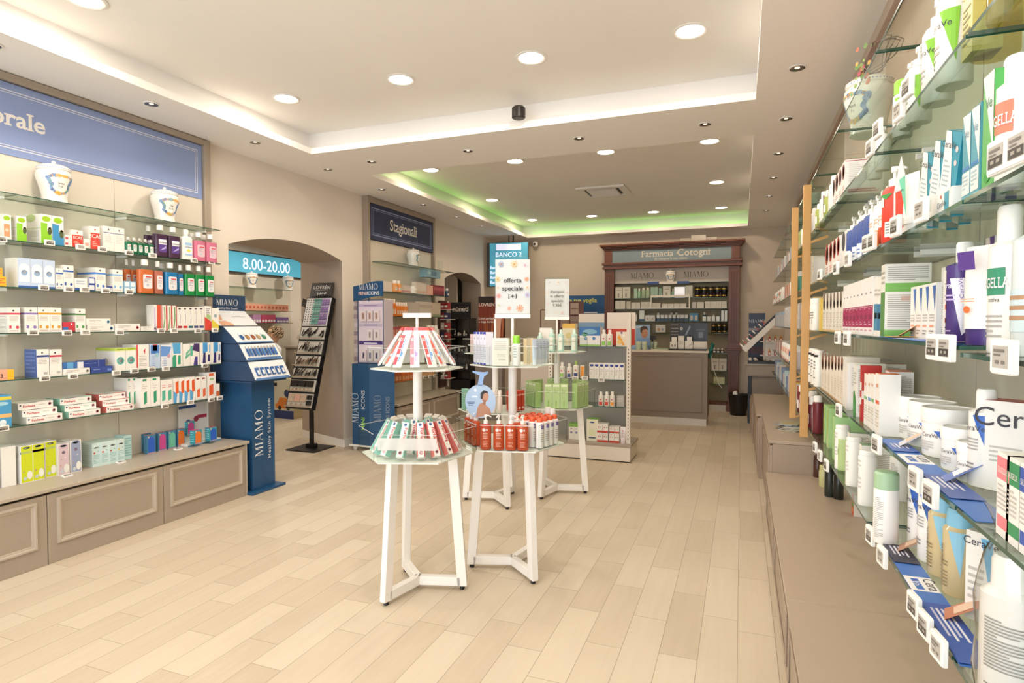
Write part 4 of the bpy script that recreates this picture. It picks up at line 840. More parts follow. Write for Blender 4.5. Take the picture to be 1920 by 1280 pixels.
# ---- seated woman behind the service counter: bust, head, curly grey-blond hair
def person():
    me = bpy.data.meshes.new('person'); bm = bmesh.new()
    J = [(0, 0, 0), (0, 0, .22), (0, .005, .42), (0, .01, .50), (0, 0, .57), (.17, 0, .44), (.22, -.03, .24), (.16, -.20, .16), (.08, -.27, .17), (-.17, 0, .44), (-.22, -.03, .24), (-.16, -.20, .16), (-.08, -.27, .17), (.09, -.2, -.02), (.1, -.42, -.03), (.1, -.42, -.62), (-.09, -.2, -.02), (-.1, -.42, -.03), (-.1, -.42, -.62)]
    E_ = [(0, 1), (1, 2), (2, 3), (3, 4), (2, 5), (5, 6), (6, 7), (7, 8), (2, 9), (9, 10), (10, 11), (11, 12), (0, 13), (13, 14), (14, 15), (0, 16), (16, 17), (17, 18)]
    rad = [.15, .13, .10, .05, .05, .06, .045, .035, .03, .06, .045, .035, .03, .085, .06, .045, .085, .06, .045]
    vs = [bm.verts.new(j) for j in J]
    for a, b in E_: bm.edges.new((vs[a], vs[b]))
    bm.to_mesh(me); bm.free(); o = bpy.data.objects.new('person', me); COL.objects.link(o)
    me.materials.append(mat('E8E6E2', .7))
    sk = o.modifiers.new('body', 'SKIN'); 
    for i, r in enumerate(rad): me.skin_vertices[0].data[i].radius = (r, r * .8)
    me.skin_vertices[0].data[0].use_root = True; o.modifiers.new('smooth', 'SUBSURF').levels = 2; o.modifiers['smooth'].render_levels = 2
    S = mat('D9A98C', .5); m = MB(); n = 20
    prof = [(-.115, .03, .04), (-.10, .045, .055), (-.06, .062, .078), (0, .073, .092), (.05, .074, .095), (.09, .06, .08), (.115, .03, .045), (.122, .004, .006)]
    m.loft([(.66 + z, [(x, y - .01) for x, y in circ(a, n, b)]) for z, a, b in prof], S)
    m.lathe([(.045, .49), (.042, .60)], S, 14)
    m.loft([(None, [(dx * .014 + 0, -.098 - t * .02, .655 + dz * .02 - t * .005) for dx, dz in circ(1, 8)]) for t in (0, .5, 1)], S)   # nose
    for s_ in (-1, 1):
        m.loft([(None, [(s_ * .073 + t * s_ * .01, .005 + a * .5, .655 + b) for a, b in circ(.022, 8)]) for t in (0, 1)], S)
        m.disc(FM(s_ * .03, .675, -.0905), 0, 0, .011, mat('3A3432', .4), 10, .006)
    m.disc(FM(0, .608, -.086), 0, 0, .022, mat('B0605A', .4), 12, .007); kid(o, m.build('head'))
    h = MB(); rnd = random.Random(3)
    for i in range(150):
        t = rnd.uniform(0, 2 * PI); f_ = rnd.uniform(-.5, 1)
        cx, cy, cz = .088 * math.cos(t) * math.sqrt(1 - f_ * f_ * .8), .012 + .104 * math.sin(t) * math.sqrt(1 - f_ * f_ * .8), .685 + .105 * f_
        if cy < -.05 and cz < .72: continue
        r = rnd.uniform(.016, .028); c = mat(rnd.choice(['B89A78', '9C8468', 'CBB394', 'A08A74']), .6); q = rnd.uniform(0, 6)
        pts = [(cx + r * math.cos(q + a), cy + r * .8 * math.sin(q + a), cz + r * .9 * math.sin(a * 1.3 + q)) for a in [k * .9 for k in range(8)]]; h.tube(pts, .008, c, 5)
    kid(o, h.build('hair')); return o
pp = onX(515, 628, -7.0); w_ = person(); w_.location = (-7.22, pp.y + .30, pp.z - .66); w_.location = (pp.x, pp.y, pp.z - .66)
w_.rotation_euler = (0, 0, -.5); tag(w_, 'person with curly blond hair in a white top behind the side-room counter', 'person')
# move the counter just before the seated person
m = MB(); m.box(-.2, .2, -.2, .2, .0, .05, BLACK); m.lathe([(.03, -.48), (.03, 0)], BLACK, 12); m.lathe([(.12, -.51), (.12, -.48)], BLACK, 16); tag(m.build('office_stool', None, (pp.x, pp.y, .51)), 'black office stool under the seated person behind the counter', 'stool')
# ================================================================ black make-up stand in the arch
st = empty('makeup_floor_stand', (-4.78, 5.79, 0)); tag(st, 'black make-up floor stand with tilted tester panel in front of the arch', 'display stand')
m = MB(); m.box(-.21, .20, -.19, .2, 0, .014, BLACK); m.box(-.05, .05, -.03, .06, .014, .06, BLACK); m.build('base_plate', st)
m = MB(); m.box(-.02, .02, -.0, .035, .014, 1.2, BLACK); m.build('post', st)
L = 1.36; lean = math.atan2(.39, 1.29)
PM = Matrix.Translation((.005, -.21, .505)) @ Matrix.Rotation(PI / 2 - lean, 4, 'X')   # x across, y up the panel, z out of it
m = MB(); m.prism([(-.19, 0), (.19, 0), (.19, L), (-.19, L)], -.06, 0, BLACK, M=PM); m.build('tilted_panel', st)
m = MB(); m.prism([(-.16, L + .0), (.16, L + .0), (.16, L + .19), (-.16, L + .19)], -.012, -.004, mat('3A3634', .4), M=PM); T = PM @ Matrix.Translation((0, 0, -.0035)); m.text('LOVRÉN', .062, T @ Matrix.Translation((0, L + .11, 0)), mat('E4E0DA'), bold=.004, spacing=1.1); m.text('2,99€', .062, T @ Matrix.Translation((.01, L + .02, 0)), mat('F2EEE8'), bold=.014); m.rect(T, -.09, .1, L + .092, L + .098, mat('A8A29A')); m.build('header_card', st)
# zones on the panel, from the top: nail colour grid, brushes, pencils, lashes, powders, palettes
z = MB(); z.rect(PM @ Matrix.Translation((0, 0, .002)), -.18, .18, 1.0, L - .01, mat('E6E4E2', .4)); rnd = random.Random(5)
for i in range(9):
    for j in range(11):
        x, y = -.155 + i * .038, 1.025 + j * .03; c = 'D8D4D0' if i < 3 else ('6FAFA4', '5A9C90', '88C0B4')[j % 3] if i < 6 else ('9A7AB8', 'B498CC', '8468A4')[j % 3]
        if i < 3: z.disc(PM @ Matrix.Translation((0, 0, .003)), x, y, .008, BLACK, 8)
        else: z.prism([(x - .015, y - .01), (x + .015, y - .006), (x + .015, y + .012), (x - .015, y + .008)], .004, .02, mat(c, .3), M=PM)
z.build('nail_colour_board', st)
zn = [(.83, .985), (.65, .81), (.50, .63), (.36, .48), (.20, .34), (.015, .18)]
for k, (y0, y1) in enumerate(zn):
    z = MB(); z.rect(PM @ Matrix.Translation((0, 0, .002)), -.18, .18, y0, y1, mat('DCD6CF' if k % 2 else 'E2DDD6', .4))
    z.prism([(-.185, y0 - .004), (.185, y0 - .004), (.185, y0), (-.185, y0)], 0, .05, CLR, M=PM); z.prism([(-.185, y0), (.185, y0), (.185, y0 + .05), (-.185, y0 + .05)], .048, .05, CLR, M=PM)
    z.rect(PM @ Matrix.Translation((0, 0, .051)), -.18, .18, y0 + .002, y0 + .014, mat('B8A08E', .4))
    if k < 4:
        for q in range(26 if k < 3 else 34):
            x = -.16 + .32 * rnd.random(); yy = y0 + .02 + (y1 - y0 - .04) * rnd.random() * .6; a = rnd.uniform(.5, 1.1); l = rnd.uniform(.05, .09)
            c = rnd.choice(['1C1A1C', '2A2628', '8A847E', '4A3C38', '1C1A1C'] if k != 2 else ['3A2C28', '8A6A56', 'B89A84', '1C1A1C'])
            P1 = PM @ Vector((x, yy, .012)); P2 = PM @ Vector((min(.18, x + l * math.cos(a)), yy + l * math.sin(a), .035)); z.tube([P1, P2], .0055, mat(c, .3), 6)
    elif k == 4:
        for q in range(3): z.prism([(-.165 + q * .11, y0 + .06), (-.07 + q * .11, y0 + .06), (-.07 + q * .11, y1 - .01), (-.165 + q * .11, y1 - .01)], .003, .02, mat('1C1A1C', .25), M=PM)
        for q in range(6): z.disc(PM @ Matrix.Translation((0, 0, .004)), -.14 + q * .055, y0 + .03, .016, mat(rnd.choice(['C8A088', 'D8B8A0', 'A87868']), .4), 10)
    else:
        for q, c in enumerate(('D8C4B0', 'E0B4A4', 'D0B8A4')): z.prism([(-.165 + q * .085, y0 + .07), (-.09 + q * .085, y0 + .07), (-.09 + q * .085, y1 - .01), (-.165 + q * .085, y1 - .01)], .003, .012, mat(c, .3), M=PM)
        for q in range(2): z.prism([(.1, y0 + .03 + q * .065), (.165, y0 + .03 + q * .065), (.165, y0 + .08 + q * .065), (.1, y0 + .08 + q * .065)], .003, .02, mat('1C1A1C', .3), M=PM)
        for q in range(3): z.disc(PM @ Matrix.Translation((0, 0, .004)), -.12 + q * .07, y0 + .04, .016, mat('C8A898', .4), 10)
    z.build(['brush_tray', 'pencil_tray', 'eyeliner_tray', 'lash_tray', 'powder_tray', 'palette_tray'][k], st)
z = MB(); z.prism([(.19, .62), (.23, .62), (.23, 1.0), (.19, 1.0)], -.05, .03, CLR, M=PM)
for q in range(14): z.tube([PM @ Vector((.21, .64 + .024 * q, -.02)), PM @ Vector((.215, .69 + .024 * q, .02))], .006, BLACK, 6)
z.build('pencil_holder', st); z = MB()
for q in range(7): z.tube([PM @ Vector((-.19, L - .12 + .014 * q, -.01)), PM @ Vector((-.24, L - .10 + .014 * q, .01))], .006, BLACK, 6)
z.build('brush_holder', st); z = MB()
for q in range(9): z.tube([PM @ Vector((-.10 + .03 * q, L, .01)), PM @ Vector((-.10 + .03 * q, L + .04 - abs(q - 5) * .006, .015))], .011, BLACK, 6)
z.build('cap_holder', st)
# ================================================================ mini icons stand
st = empty('mini_icons_floor_stand', (-4.06, 6.05, 0)); tag(st, 'dark blue floor stand with iridescent sample rack and wavy top sign', 'display stand')
m = MB(); m.box(-.25, .27, -.16, .22, .05, .068, WHITE); m.build('base_plate', st)
for x, y in ((-.2, -.1), (.2, -.1), (-.2, .16), (.2, .16)): m = MB(); m.lathe([(.018, 0), (.026, .012), (.026, .035), (.012, .05)], WHITE, 12, x, y); m.build('foot', st)
# column is turned: two faces show, pale lettering up each
ob_ = [(-.22, -.13), (.03, -.15), (.26, .03), (.02, .2), (-.2, .2)]
m = MB(); m.prism(ob_, .068, 1.02, NAVY, top=NAVYD); IC = mat('C4D0D8', .35); LG = mat('9CD65A', .35)
T = face((-.095, -.1411, .0), math.atan2(-.02, .25)); V = Matrix.Rotation(PI / 2, 4, 'Z')
miamo(m, T @ Matrix.Translation((-.035, .50, .001)) @ V, .095, IC, .82); m.text('MINI', .075, T @ Matrix.Translation((.06, .32, .001)) @ V, LG, bold=.01); m.text('ICONS', .075, T @ Matrix.Translation((.06, .60, .001)) @ V, IC, bold=.008)
T = face((.145, -.0611, .0), math.atan2(.18, .23)); IC2 = mat('7F8A96', .35)
miamo(m, T @ Matrix.Translation((-.01, .50, .0012)) @ V, .085, IC2, .82); m.text('MINI ICONS', .065, T @ Matrix.Translation((.085, .46, .0012)) @ V, IC2, bold=.008); m.build('column', st)
IRI = noisy('D8CCD8', .25, .12, 3); m = MB(); m.box(-.16, .20, -.10, .1, 1.02, 1.77, NAVYD, side=mat('C9C0C8', .3)); m.rect(FM(0, 0, -.1006), -.145, .19, 1.035, 1.76, IRI)
for (z0, z1, c) in ((1.685, 1.72, 'B9A8C8'), (1.455, 1.485, 'B8B0C4'), (1.245, 1.29, '4A3A7C')): m.rect(FM(0, 0, -.1012), -.14, .185, z0, z1, mat(c, .3)); m.rect(FM(0, 0, -.1016), -.07, .11, z0 + .012, z0 + .022, mat('F0E8F0' if c == '4A3A7C' else '8A7A9C'))
m.build('sample_rack', st)
for (zb, xs, c) in ((1.52, (-.06, .03, .12), 'C8A8A4'), (1.30, (.03, .12), 'C4BCC0'), (1.06, (-.06, .03, .12), 'B4A8C0')):
    for x in xs:
        s_ = MB(); s_.box(x - .036, x + .036, -.13, -.1015, zb, zb + .12, mat('DCD2D4', .3)); s_.rect(FM(x, zb, -.1305), -.02, .02, .02, .1, mat(c)); s_.rect(FM(x, zb, -.131), -.008, .008, .03, .09, mat('8A7468' if c != 'B4A8C0' else '2A2A3C')); s_.build('sample_box', st)
m = MB()   # side rack with packs
m.box(-.235, -.165, -.06, .12, 1.02, 1.78, mat('B8ACAE', .3))
for k in range(7): m.box(-.237, -.17, -.064, -.058, 1.05 + k * .1, 1.10 + k * .1, mat(('8A7C84', 'C8C0C8', '9C8C94')[k % 3], .3))
m.build('side_rack', st)
m = MB(); n = 12; T = FM(0, 0, -.11)
top = [(-.21 + .41 * i / n, 1.955 + .028 * math.sin(-1.2 + 3.2 * i / n)) for i in range(n + 1)]; bot = [(x, z - .165 - .01) for x, z in top]
vs = [(x, -.11, z) for x, z in top + bot[::-1]]; m.loft([(None, vs), (None, [(x, -.105, z) for x, y, z in vs])], NAVY)
for a in (-.205, .0): m.box(a - .006, a + .006, -.1045, -.10, 1.75, 1.83, NAVY)
T = FM(.0, 0, -.1106); miamo(m, T @ Matrix.Translation((0, 1.885, 0)), .07, PALE, .82); m.text('MINI', .056, T @ Matrix.Translation((-.08, 1.825, 0)), mat('D8B8B0'), bold=.02); m.text('ICONS', .058, T @ Matrix.Translation((.065, 1.825, 0)), PALE, bold=.01); m.build('wavy_sign', st)
# ================================================================ seasonal wall unit (navy sign)
o = empty('wall_shelf_unit', (-4.47, 7.3, 0)); tag(o, 'taupe framed wall shelving with navy sign between the two arches', 'wall unit')
NV = noisy('2A3158', .5, .03, 4); m = MB(); Y0, Y1 = 6.42 - 7.3, 8.19 - 7.3
m.box(.0, .02, Y0 + .02, Y1 - .02, .45, 3.05, mat('6E655A', .7)); m.box(.02, .045, Y0 + .06, Y1 - .06, .45, 2.56, PANEL); m.build('back_panel', o)
m = MB()
for a in ((Y0, Y0 + .05, .45, 3.095), (Y1 - .05, Y1, .45, 3.095), (Y0 + .05, Y1 - .05, 3.02, 3.095)): m.box(0, .085, *a, GREY)
bevel(m.build('frame', o), .004)
m = MB(); m.box(.02, .07, Y0 + .05, Y1 - .05, 2.565, 3.02, NV); T = face((.0706, 0, 0), PI / 2); LB = mat('8E9AC4', .5)
for e, w in ((.05, .014), (.078, .006)):
    a, b, c, d = Y0 + .05 + e, Y1 - .05 - e, 2.565 + e, 3.02 - e
    for q in ((a, b, c, c + w), (a, b, d - w, d), (a, a + w, c, d), (b - w, b, c, d)): m.rect(T, *q, LB)
m.text('Stagionali', .205, T @ Matrix.Translation((.0, 2.735, .0004)), mat('E6E0D8', .5), True, .012, sx=.92); m.build('sign_panel', o)
def curved_shelf(z, y0, y1, label, r=.22):
    m = MB(); pts = [(-4.42, y0)] + [(-4.42 + (.22) * math.sin(t), y0 + r * .9 - r * .9 * math.cos(t) * 1.0 - .0 + .0) for t in [PI / 2 * k / 6 for k in range(1, 7)]] + [(-4.2, y1), (-4.42, y1)]
    m.prism(pts[::-1], z - .006, z, EDGE, top=GLZ, bot=GLZ); s = m.build('glass_shelf'); s['category'] = 'glass shelf'; s['label'] = label; return s
NZ = (2.285, 1.90, 1.585, 1.27, .99, .72)
ON = ['topmost', 'second', 'third', 'fourth', 'fifth', 'lowest']
for z, n_ in zip(NZ, ON): curved_shelf(z, 6.56, 8.46 if n_ == 'topmost' else 8.3, f'{n_} curved glass shelf under the navy sign')
j = apothecary_jar(1.0, ('Salvia', 'Off')); p = onX(775, 500, -4.31); j.location = (-4.31, p.y, NZ[0]); j.rotation_euler = (0, 0, PI / 2 + .3); tag(j, 'white painted apothecary jar beneath the navy sign', 'jar')
m = MB(); m.box(-.05, .05, -.004, .0, 0, .16, CLR); m.box(-.05, .05, -.02, .02, 0, .012, mat('4A4038', .4)); tag(m.build('acrylic_sign_holder', None, onX(825, 506, -4.3) * 0 + Vector((-4.3, onX(825, 506, -4.3).y, NZ[0])), 1.0), 'small clear empty sign holder on the shelf under the navy sign', 'sign holder')
for a, b, lb in ((6.45, 7.35, 'taupe base cabinet behind the iridescent sample stand'), (7.35, 8.25, 'taupe base cabinet near the black branded stand')):
    base_cabinet(a, b, lb, zt=.45)
m = MB(); m.box(-4.466, -3.985, 6.45, 8.26, .455, .48, GREYL); tag(bevel(m.build('cabinet_worktop'), .003), 'taupe worktop over the cabinets beneath the navy sign', 'worktop')
SN = ['', 'on navy-sign shelf two', 'on navy-sign shelf three', 'on navy-sign shelf four', 'on navy-sign shelf five', 'on navy-sign shelf six']
KINDNAME[0] = 'sun_care_carton'
def Nr(k, x0, x1, yt, n, make, desc, cat='box', **kw): return run(LEFT, NZ[k], SN[k], x0, x1, yt, n, make, desc, cat, **kw)
SP = lambda c, cap='EDE8E0', lab='EDE6DC': (lambda w, h: can(w / 2, h, c, cap, .26, [('r', .2, .8, .2, .55, lab), ('l', .25, .75, .25, .5, 3, 'B08A6A')], capr=.6, neck=.62))
Nr(1, 721, 735, 528, 4, C_('E4D8CC', d=.06), 'slim beige carton'); Nr(1, 736, 750, 526, 2, SP('E8A05A', 'F0EBE4'), 'orange and white sun-care bottle', 'bottle')
Nr(1, 750, 770, 535, 3, C_('DCC8BC', dec=[('r', 0, 1, .1, .35, 'C89088')], d=.05), 'small pinkish carton'); Nr(1, 770, 778, 536, 1, SP('EAE4DC'), 'small white spray bottle', 'bottle'); Nr(1, 779, 800, 530, 6, C_('DDCDBE', dec=[('r', .1, .9, .1, .3, 'D8A88C')], d=.06), 'slim peach carton'); Nr(1, 801, 812, 535, 2, C_('E8B098', d=.06), 'salmon-coloured carton')
Nr(1, 813, 833, 535, 5, C_('8A3440', dec=[('r', .1, .9, .5, .8, 'B85A60'), ('r', 0, 1, 0, .12, '3A2430')], d=.06), 'dark red carton'); Nr(1, 836, 840, 541, 1, SP('3A4A64', 'E8E4E0'), 'small dark blue bottle', 'bottle')
run(LEFT, NZ[1] + .26, 'beneath the navy sign', 800, 826, 0, 1, lambda w, h: carton(w, .12, h, '7FA4B4', [('r', .3, .7, .2, .8, '5A7C94'), ('r', .1, .3, .4, .7, 'A8C4C8')]), 'blue patterned gift box upon dark red cartons', 'box', h=.11)
Nr(2, 720, 741, 560, 5, SP('E07A28', 'F2E6DA', 'F0E2D0'), 'tall orange sun spray', 'bottle'); Nr(2, 742, 763, 567, 5, SP('E5852E', 'F2E6DA', 'F0E2D0'), 'short orange sun spray', 'bottle')
Nr(2, 766, 785, 567, 5, C_('C4B4A4', d=.06), 'taupe slim carton'); Nr(2, 786, 810, 566, 6, C_('D0C0AE', dec=[('r', .1, .9, .6, .8, 'B8A48E')], d=.06), 'sand slim carton'); Nr(2, 811, 826, 568, 3, C_('C9B9A4', dec=[('r', 0, 1, 0, .2, '8FA078')], d=.06), 'sand and green carton')
BG = lambda c: (lambda w, h: tube_pack(w, h, c, 'EDE6E0', [('r', .2, .8, .3, .7, 'D9A8A0')]))
Nr(3, 724, 752, 613, 5, lambda w, h: carton(w, .12, h, 'B0525A', [('r', .15, .85, .2, .8, 'D8A090')], name='gift_bag'), 'pink and burgundy gift pouch', 'pouch'); Nr(3, 753, 768, 611, 3, C_('C8785A', d=.05), 'rust-coloured small carton'); Nr(3, 800, 820, 610, 3, SP('E8E4DE'), 'small white bottle', 'bottle')
Nr(4, 725, 760, 640, 6, SP('D8E0E0', 'EDEAE6', 'C8D8DC'), 'pale small bottle', 'bottle'); Nr(4, 780, 830, 645, 7, C_('D9CDBF', d=.06), 'cream small carton')
Nr(5, 720, 750, 690, 5, SP('A85A30', 'C88A5A', 'D8A070'), 'amber sun oil bottle', 'bottle'); Nr(5, 752, 775, 690, 5, SP('C86A34', 'D89A6A', 'E0B080'), 'copper sun oil bottle', 'bottle'); Nr(5, 790, 815, 690, 4, C_('D2A878', dec=[('r', 0, 1, .6, .8, 'B07A4A')], d=.06), 'ochre carton')
for (x, yy) in ((796, 707), (806, 706), (815, 704), (833, 701)): p = onX(x, yy, -4.19); place(price_tag(.06, .04), (-4.188, p.y, p.z), PI / 2, 'white electronic price tag', 'price tag', 'beneath the navy sign shelves')
# end display of make-up on the unit's far side, before the second arch
rk = (onY(822, 640, 8.4).x, onY(842, 640, 8.4).x); rw = (rk[1] - rk[0]) / 2
o = empty('side_shelf_rack', (sum(rk) / 2, 8.5, 0)); tag(o, 'narrow dark side rack with nail polish and lipstick before the second arch', 'shelf rack')
m = MB(); m.box(-rw, -rw + .03, -.1, .12, .48, 1.85, mat('4A2A24', .4)); m.box(-rw + .05, -rw + .06, .115, .13, .48, 1.85, WHITE); m.build('upright', o)
for k in range(8):
    z = .62 + k * .155; m = MB(); m.box(-rw + .03, rw, -.1, .12, z, z + .006, WHITE); m.build('tray', o)
rnd = random.Random(9)
for k in range(8):
    for q in range(2):
        c = rnd.choice(['8A2430', 'EDE8E4', '3A3460', 'C8C0B8', 'A83038', '5A6A4A']); place(carton(.06, .1, .10, c, [('r', .1, .9, .3, .6, 'EDE8E4' if c != 'EDE8E4' else '8A8490')]), (rk[0] + .065 + q * .065, 8.41, .626 + k * .155), 0, 'tiny cosmetic carton', 'box', ['on the rack bottom tray', 'on the rack second tray', 'on the rack third tray', 'on the rack fourth tray', 'on the rack fifth tray', 'on the rack sixth tray', 'on the rack seventh tray', 'on the rack top tray'][k])
# ---- black branded stand in the second arch
st = empty('black_cosmetics_stand', (-4.62, 9.62, 0)); tag(st, 'tall black cosmetics stand with white lettering inside the second arch', 'display stand')
a, b = onY(845, 567, 9.5), onY(882, 730, 9.5); cx = (a.x + b.x) / 2; hw = (b.x - a.x) / 2; st.location = (cx, 9.5, 0)
m = MB(); m.box(-hw, hw, .0, .03, 1.58, 1.86, BLACK); m.text('nüneti', .125, FM(0, 1.70, -.0006), mat('E2DCD4', .4), bold=.02); m.build('header_panel', st)
m = MB(); m.box(-hw, -hw + .02, 0, .25, .3, 1.58, BLACK); m.box(hw - .02, hw, 0, .25, .3, 1.58, BLACK); m.box(-hw, hw, .24, .26, .3, 1.58, mat('5A524C', .4)); m.build('upright', st)
for z in (1.25, .97, .66): m = MB(); m.box(-hw - (.05 if z < .7 else 0), hw + (.05 if z < .7 else 0), -.02, .24, z, z + .02, BLACK); m.build('shelf_board', st)
m = MB(); m.box(-hw, hw, -.02, .25, .0, .5, BLACK); m.build('base_box', st)
for z, n in ((1.27, 5), (.99, 4), (.68, 4)):
    for q in range(n): place(dropper(.02, .10, 'E8E4DC' if q % 2 else '2A2624', '1B1B1D' if q % 3 else 'E8E4DC'), (cx - hw + .06 + q * (2 * hw - .1) / n, 9.56 + .02 * (q % 2), z), 0, 'small cosmetic bottle', 'bottle', {1.27: 'on the black stand upper board', .99: 'on the black stand middle board', .68: 'on the black stand low board'}[z])
# ================================================================ tiered display stands in the middle of the floor
STW = mat('F4F0EA', .35); ACR = glass('FBFDFC', .02, 'ac', .10); ACE = glass('D0D4D0', .05, 'ae', .8)
def hexpts(R, a0): return [(R * math.cos(math.radians(a0 + 60 * k)), R * math.sin(math.radians(a0 + 60 * k))) for k in range(6)]
def tray(m, R, z0, z1, a0, t=.003, drop=.0):
    P = hexpts(R, a0); m.prism(hexpts(R * .985, a0), z0, z0 + .004, ACR)
    for k in range(6):
        (xa, ya), (xb, yb) = P[k], P[(k + 1) % 6]; g = .014
        a = Vector((xa, ya, 0)); b = Vector((xb, yb, 0)); d = (b - a).normalized(); nrm = Vector((d.y, -d.x, 0)); a = a + d * g; b = b - d * g
        L = (b - a).length; c = .012   # panel with rounded lower corners
        M = Matrix((d, Vector((0, 0, 1)), nrm)).transposed().to_4x4(); M.translation = a
        o = [(0, z0 + c), (c * .3, z0 + c * .3), (c, z0), (L - c, z0), (L - c * .3, z0 + c * .3), (L, z0 + c), (L, z1), (0, z1)]
        m.prism(o, 0, t, ACE, top=ACR, bot=ACR, M=M)
        m.rect(M @ Matrix.Translation((0, 0, t + .0005)), 0, L, z1 - .003, z1, mat('E6E6E2', .2))
def tray_stand(cx, cy, rot, label, hx=15, hu=25):
    st = empty('tray_display_stand', (cx, cy, 0)); tag(st, label, 'display stand'); r = .28
    for k in range(3):
        a = math.radians(rot + 120 * k); u = Vector((math.cos(a), math.sin(a), 0)); v = Vector((-u.y, u.x, 0)); W_ = .026
        pts = lambda rr, z, w=W_: [Vector((0, 0, z)) + u * rr + v * s_ * w for s_ in (-1, 1)]
        m = MB(); m.loft([(None, [u * (r + .0) - v * .02 + Vector((0, 0, .022)), u * (r - .055) - v * .02 + Vector((0, 0, .022)), u * (r - .055) + v * .02 + Vector((0, 0, .022)), u * r + v * .02 + Vector((0, 0, .022))]), (None, [u * .225 - v * .02 + Vector((0, 0, .772)), u * .17 - v * .02 + Vector((0, 0, .772)), u * .17 + v * .02 + Vector((0, 0, .772)), u * .225 + v * .02 + Vector((0, 0, .772))])], STW)
        m.bar(u * (r - .04) + Vector((0, 0, .048)), u * .0 + Vector((0, 0, .048)), .04, .05, STW); lg = bevel(m.build('leg', st), .002, 1)
        m = MB(); p = u * (r - .03); m.lathe([(.012, 0), (.015, .004), (.012, .022)], BLACK, 12, p.x, p.y); m.build('levelling_foot', lg)
    m = MB(); m.lathe([(.026, .76), (.026, 1.246)], STW, 20); m.lathe([(.009, 1.25), (.009, 1.53)], STW, 12); m.build('pole', st)
    m = MB(); m.prism(hexpts(.315, hx), .768, .775, STW); tray(m, .335, .776, .925, hx); m.build('lower_tray', st)
    m = MB(); m.prism(hexpts(.258, hu), 1.243, 1.250, STW); tray(m, .275, 1.251, 1.368, hu); m.build('upper_tray', st)
    return st
def sign_holder(st, lines, size, ang, flowers=True, w=.215, clear=False, z0=1.528):
    m = MB(); M = Matrix.Translation((0, 0, z0)) @ Matrix.Rotation(ang, 4, 'Z')
    h = .375 if not clear else .36
    for a in ((-w / 2, w / 2, -.014, .014, 0, .026),): m.loft([(None, [M @ Vector(p) for p in ((a[0], a[2], a[4]), (a[1], a[2], a[4]), (a[1], a[3], a[4]), (a[0], a[3], a[4]))]), (None, [M @ Vector(p) for p in ((a[0], a[2], a[5]), (a[1], a[2], a[5]), (a[1], a[3], a[5]), (a[0], a[3], a[5]))])], STW)
    F_ = M @ Matrix.Rotation(PI / 2, 4, 'X')
    for y in ((-.004, .004) if not clear else (0,)): m.prism([(-w / 2, .026), (w / 2, .026), (w / 2, h), (-w / 2, h)], y - .0012, y + .0012, ACE, top=ACR, bot=ACR, M=F_)
    s_ = m.build('sign_holder', st)
    if clear: return
    m = MB(); m.prism([(-w / 2 + .003, .028), (w / 2 - .003, .028), (w / 2 - .003, h - .02), (-w / 2 + .003, h - .02)], -.001, .001, mat('DEDADC', .6), M=F_)
    T = F_ @ Matrix.Translation((0, 0, .0055)); rnd = random.Random(len(lines))
    if flowers:
        for x, y, c, r in ((-.07, .325, '9AA4C0', .02), (.01, .325, 'F2C48A', .024), (.075, .32, 'E8C8D8', .014), (-.09, .235, 'F2CC8E', .02), (.085, .235, 'E8A07A', .016), (-.085, .135, 'EAA0A4', .018), (.09, .14, 'B8B4E0', .018), (-.085, .08, 'D8DCC0', .012), (-.02, .06, 'F0A88A', .014), (.045, .06, 'EDA27E', .025), (.088, .185, 'F2D8C0', .014), (-.088, .185, 'F2D0C4', .012)):
            if not (lines[0] == 'offerta'): c = {'9': 'C8CCD8', 'F': 'E8DCD0', 'E': 'E4D4D4', 'B': 'D0D4DC', 'D': 'DCE0D4'}[c[0]]; r *= .7
            for k in range(8):
                a = 2 * PI * k / 8 + x * 40; m.shape(T, [(x, y), (x + r * math.cos(a - .25) * .7, y + r * math.sin(a - .25) * .7), (x + r * math.cos(a), y + r * math.sin(a)), (x + r * math.cos(a + .25) * .7, y + r * math.sin(a + .25) * .7)], mat(c, .5))
            m.disc(T @ Matrix.Translation((0, 0, .0004)), x, y, r * .22, mat('C88A4A', .5), 8)
    for k, t in enumerate(lines): m.text(t, size, T @ Matrix.Translation((0, .215 - k * size * 1.18 + (.02 if len(lines) > 3 else 0), .0006)), mat('383436' if lines[0] == 'offerta' else '7A7672', .5), bold=.012)
    m.build('printed_sign', s_)
S1 = (-1.694, 2.948); S2 = (-1.295, 3.40); S3 = (-1.926, 4.646); S4 = (-1.511, 5.067)
a1 = tray_stand(*S1, 17, 'white three-legged tray stand with toothbrushes above toothpaste boxes', 19, 34); sign_holder(a1, [], 0, .35, clear=True, w=.155)
a2 = tray_stand(*S2, 319, 'white three-legged tray stand with orange pump bottles and offer sign'); sign_holder(a2, ['offerta', 'speciale', '1+1'], .041, .28)
a3 = tray_stand(*S3, 315, 'white three-legged tray stand half hidden behind the offer sign')
a4 = tray_stand(*S4, 15, 'white three-legged tray stand with green cartons and shampoo sign'); sign_holder(a4, ['shampoo', 'in offerta', 'speciale', '9,90€'], .034, .22)
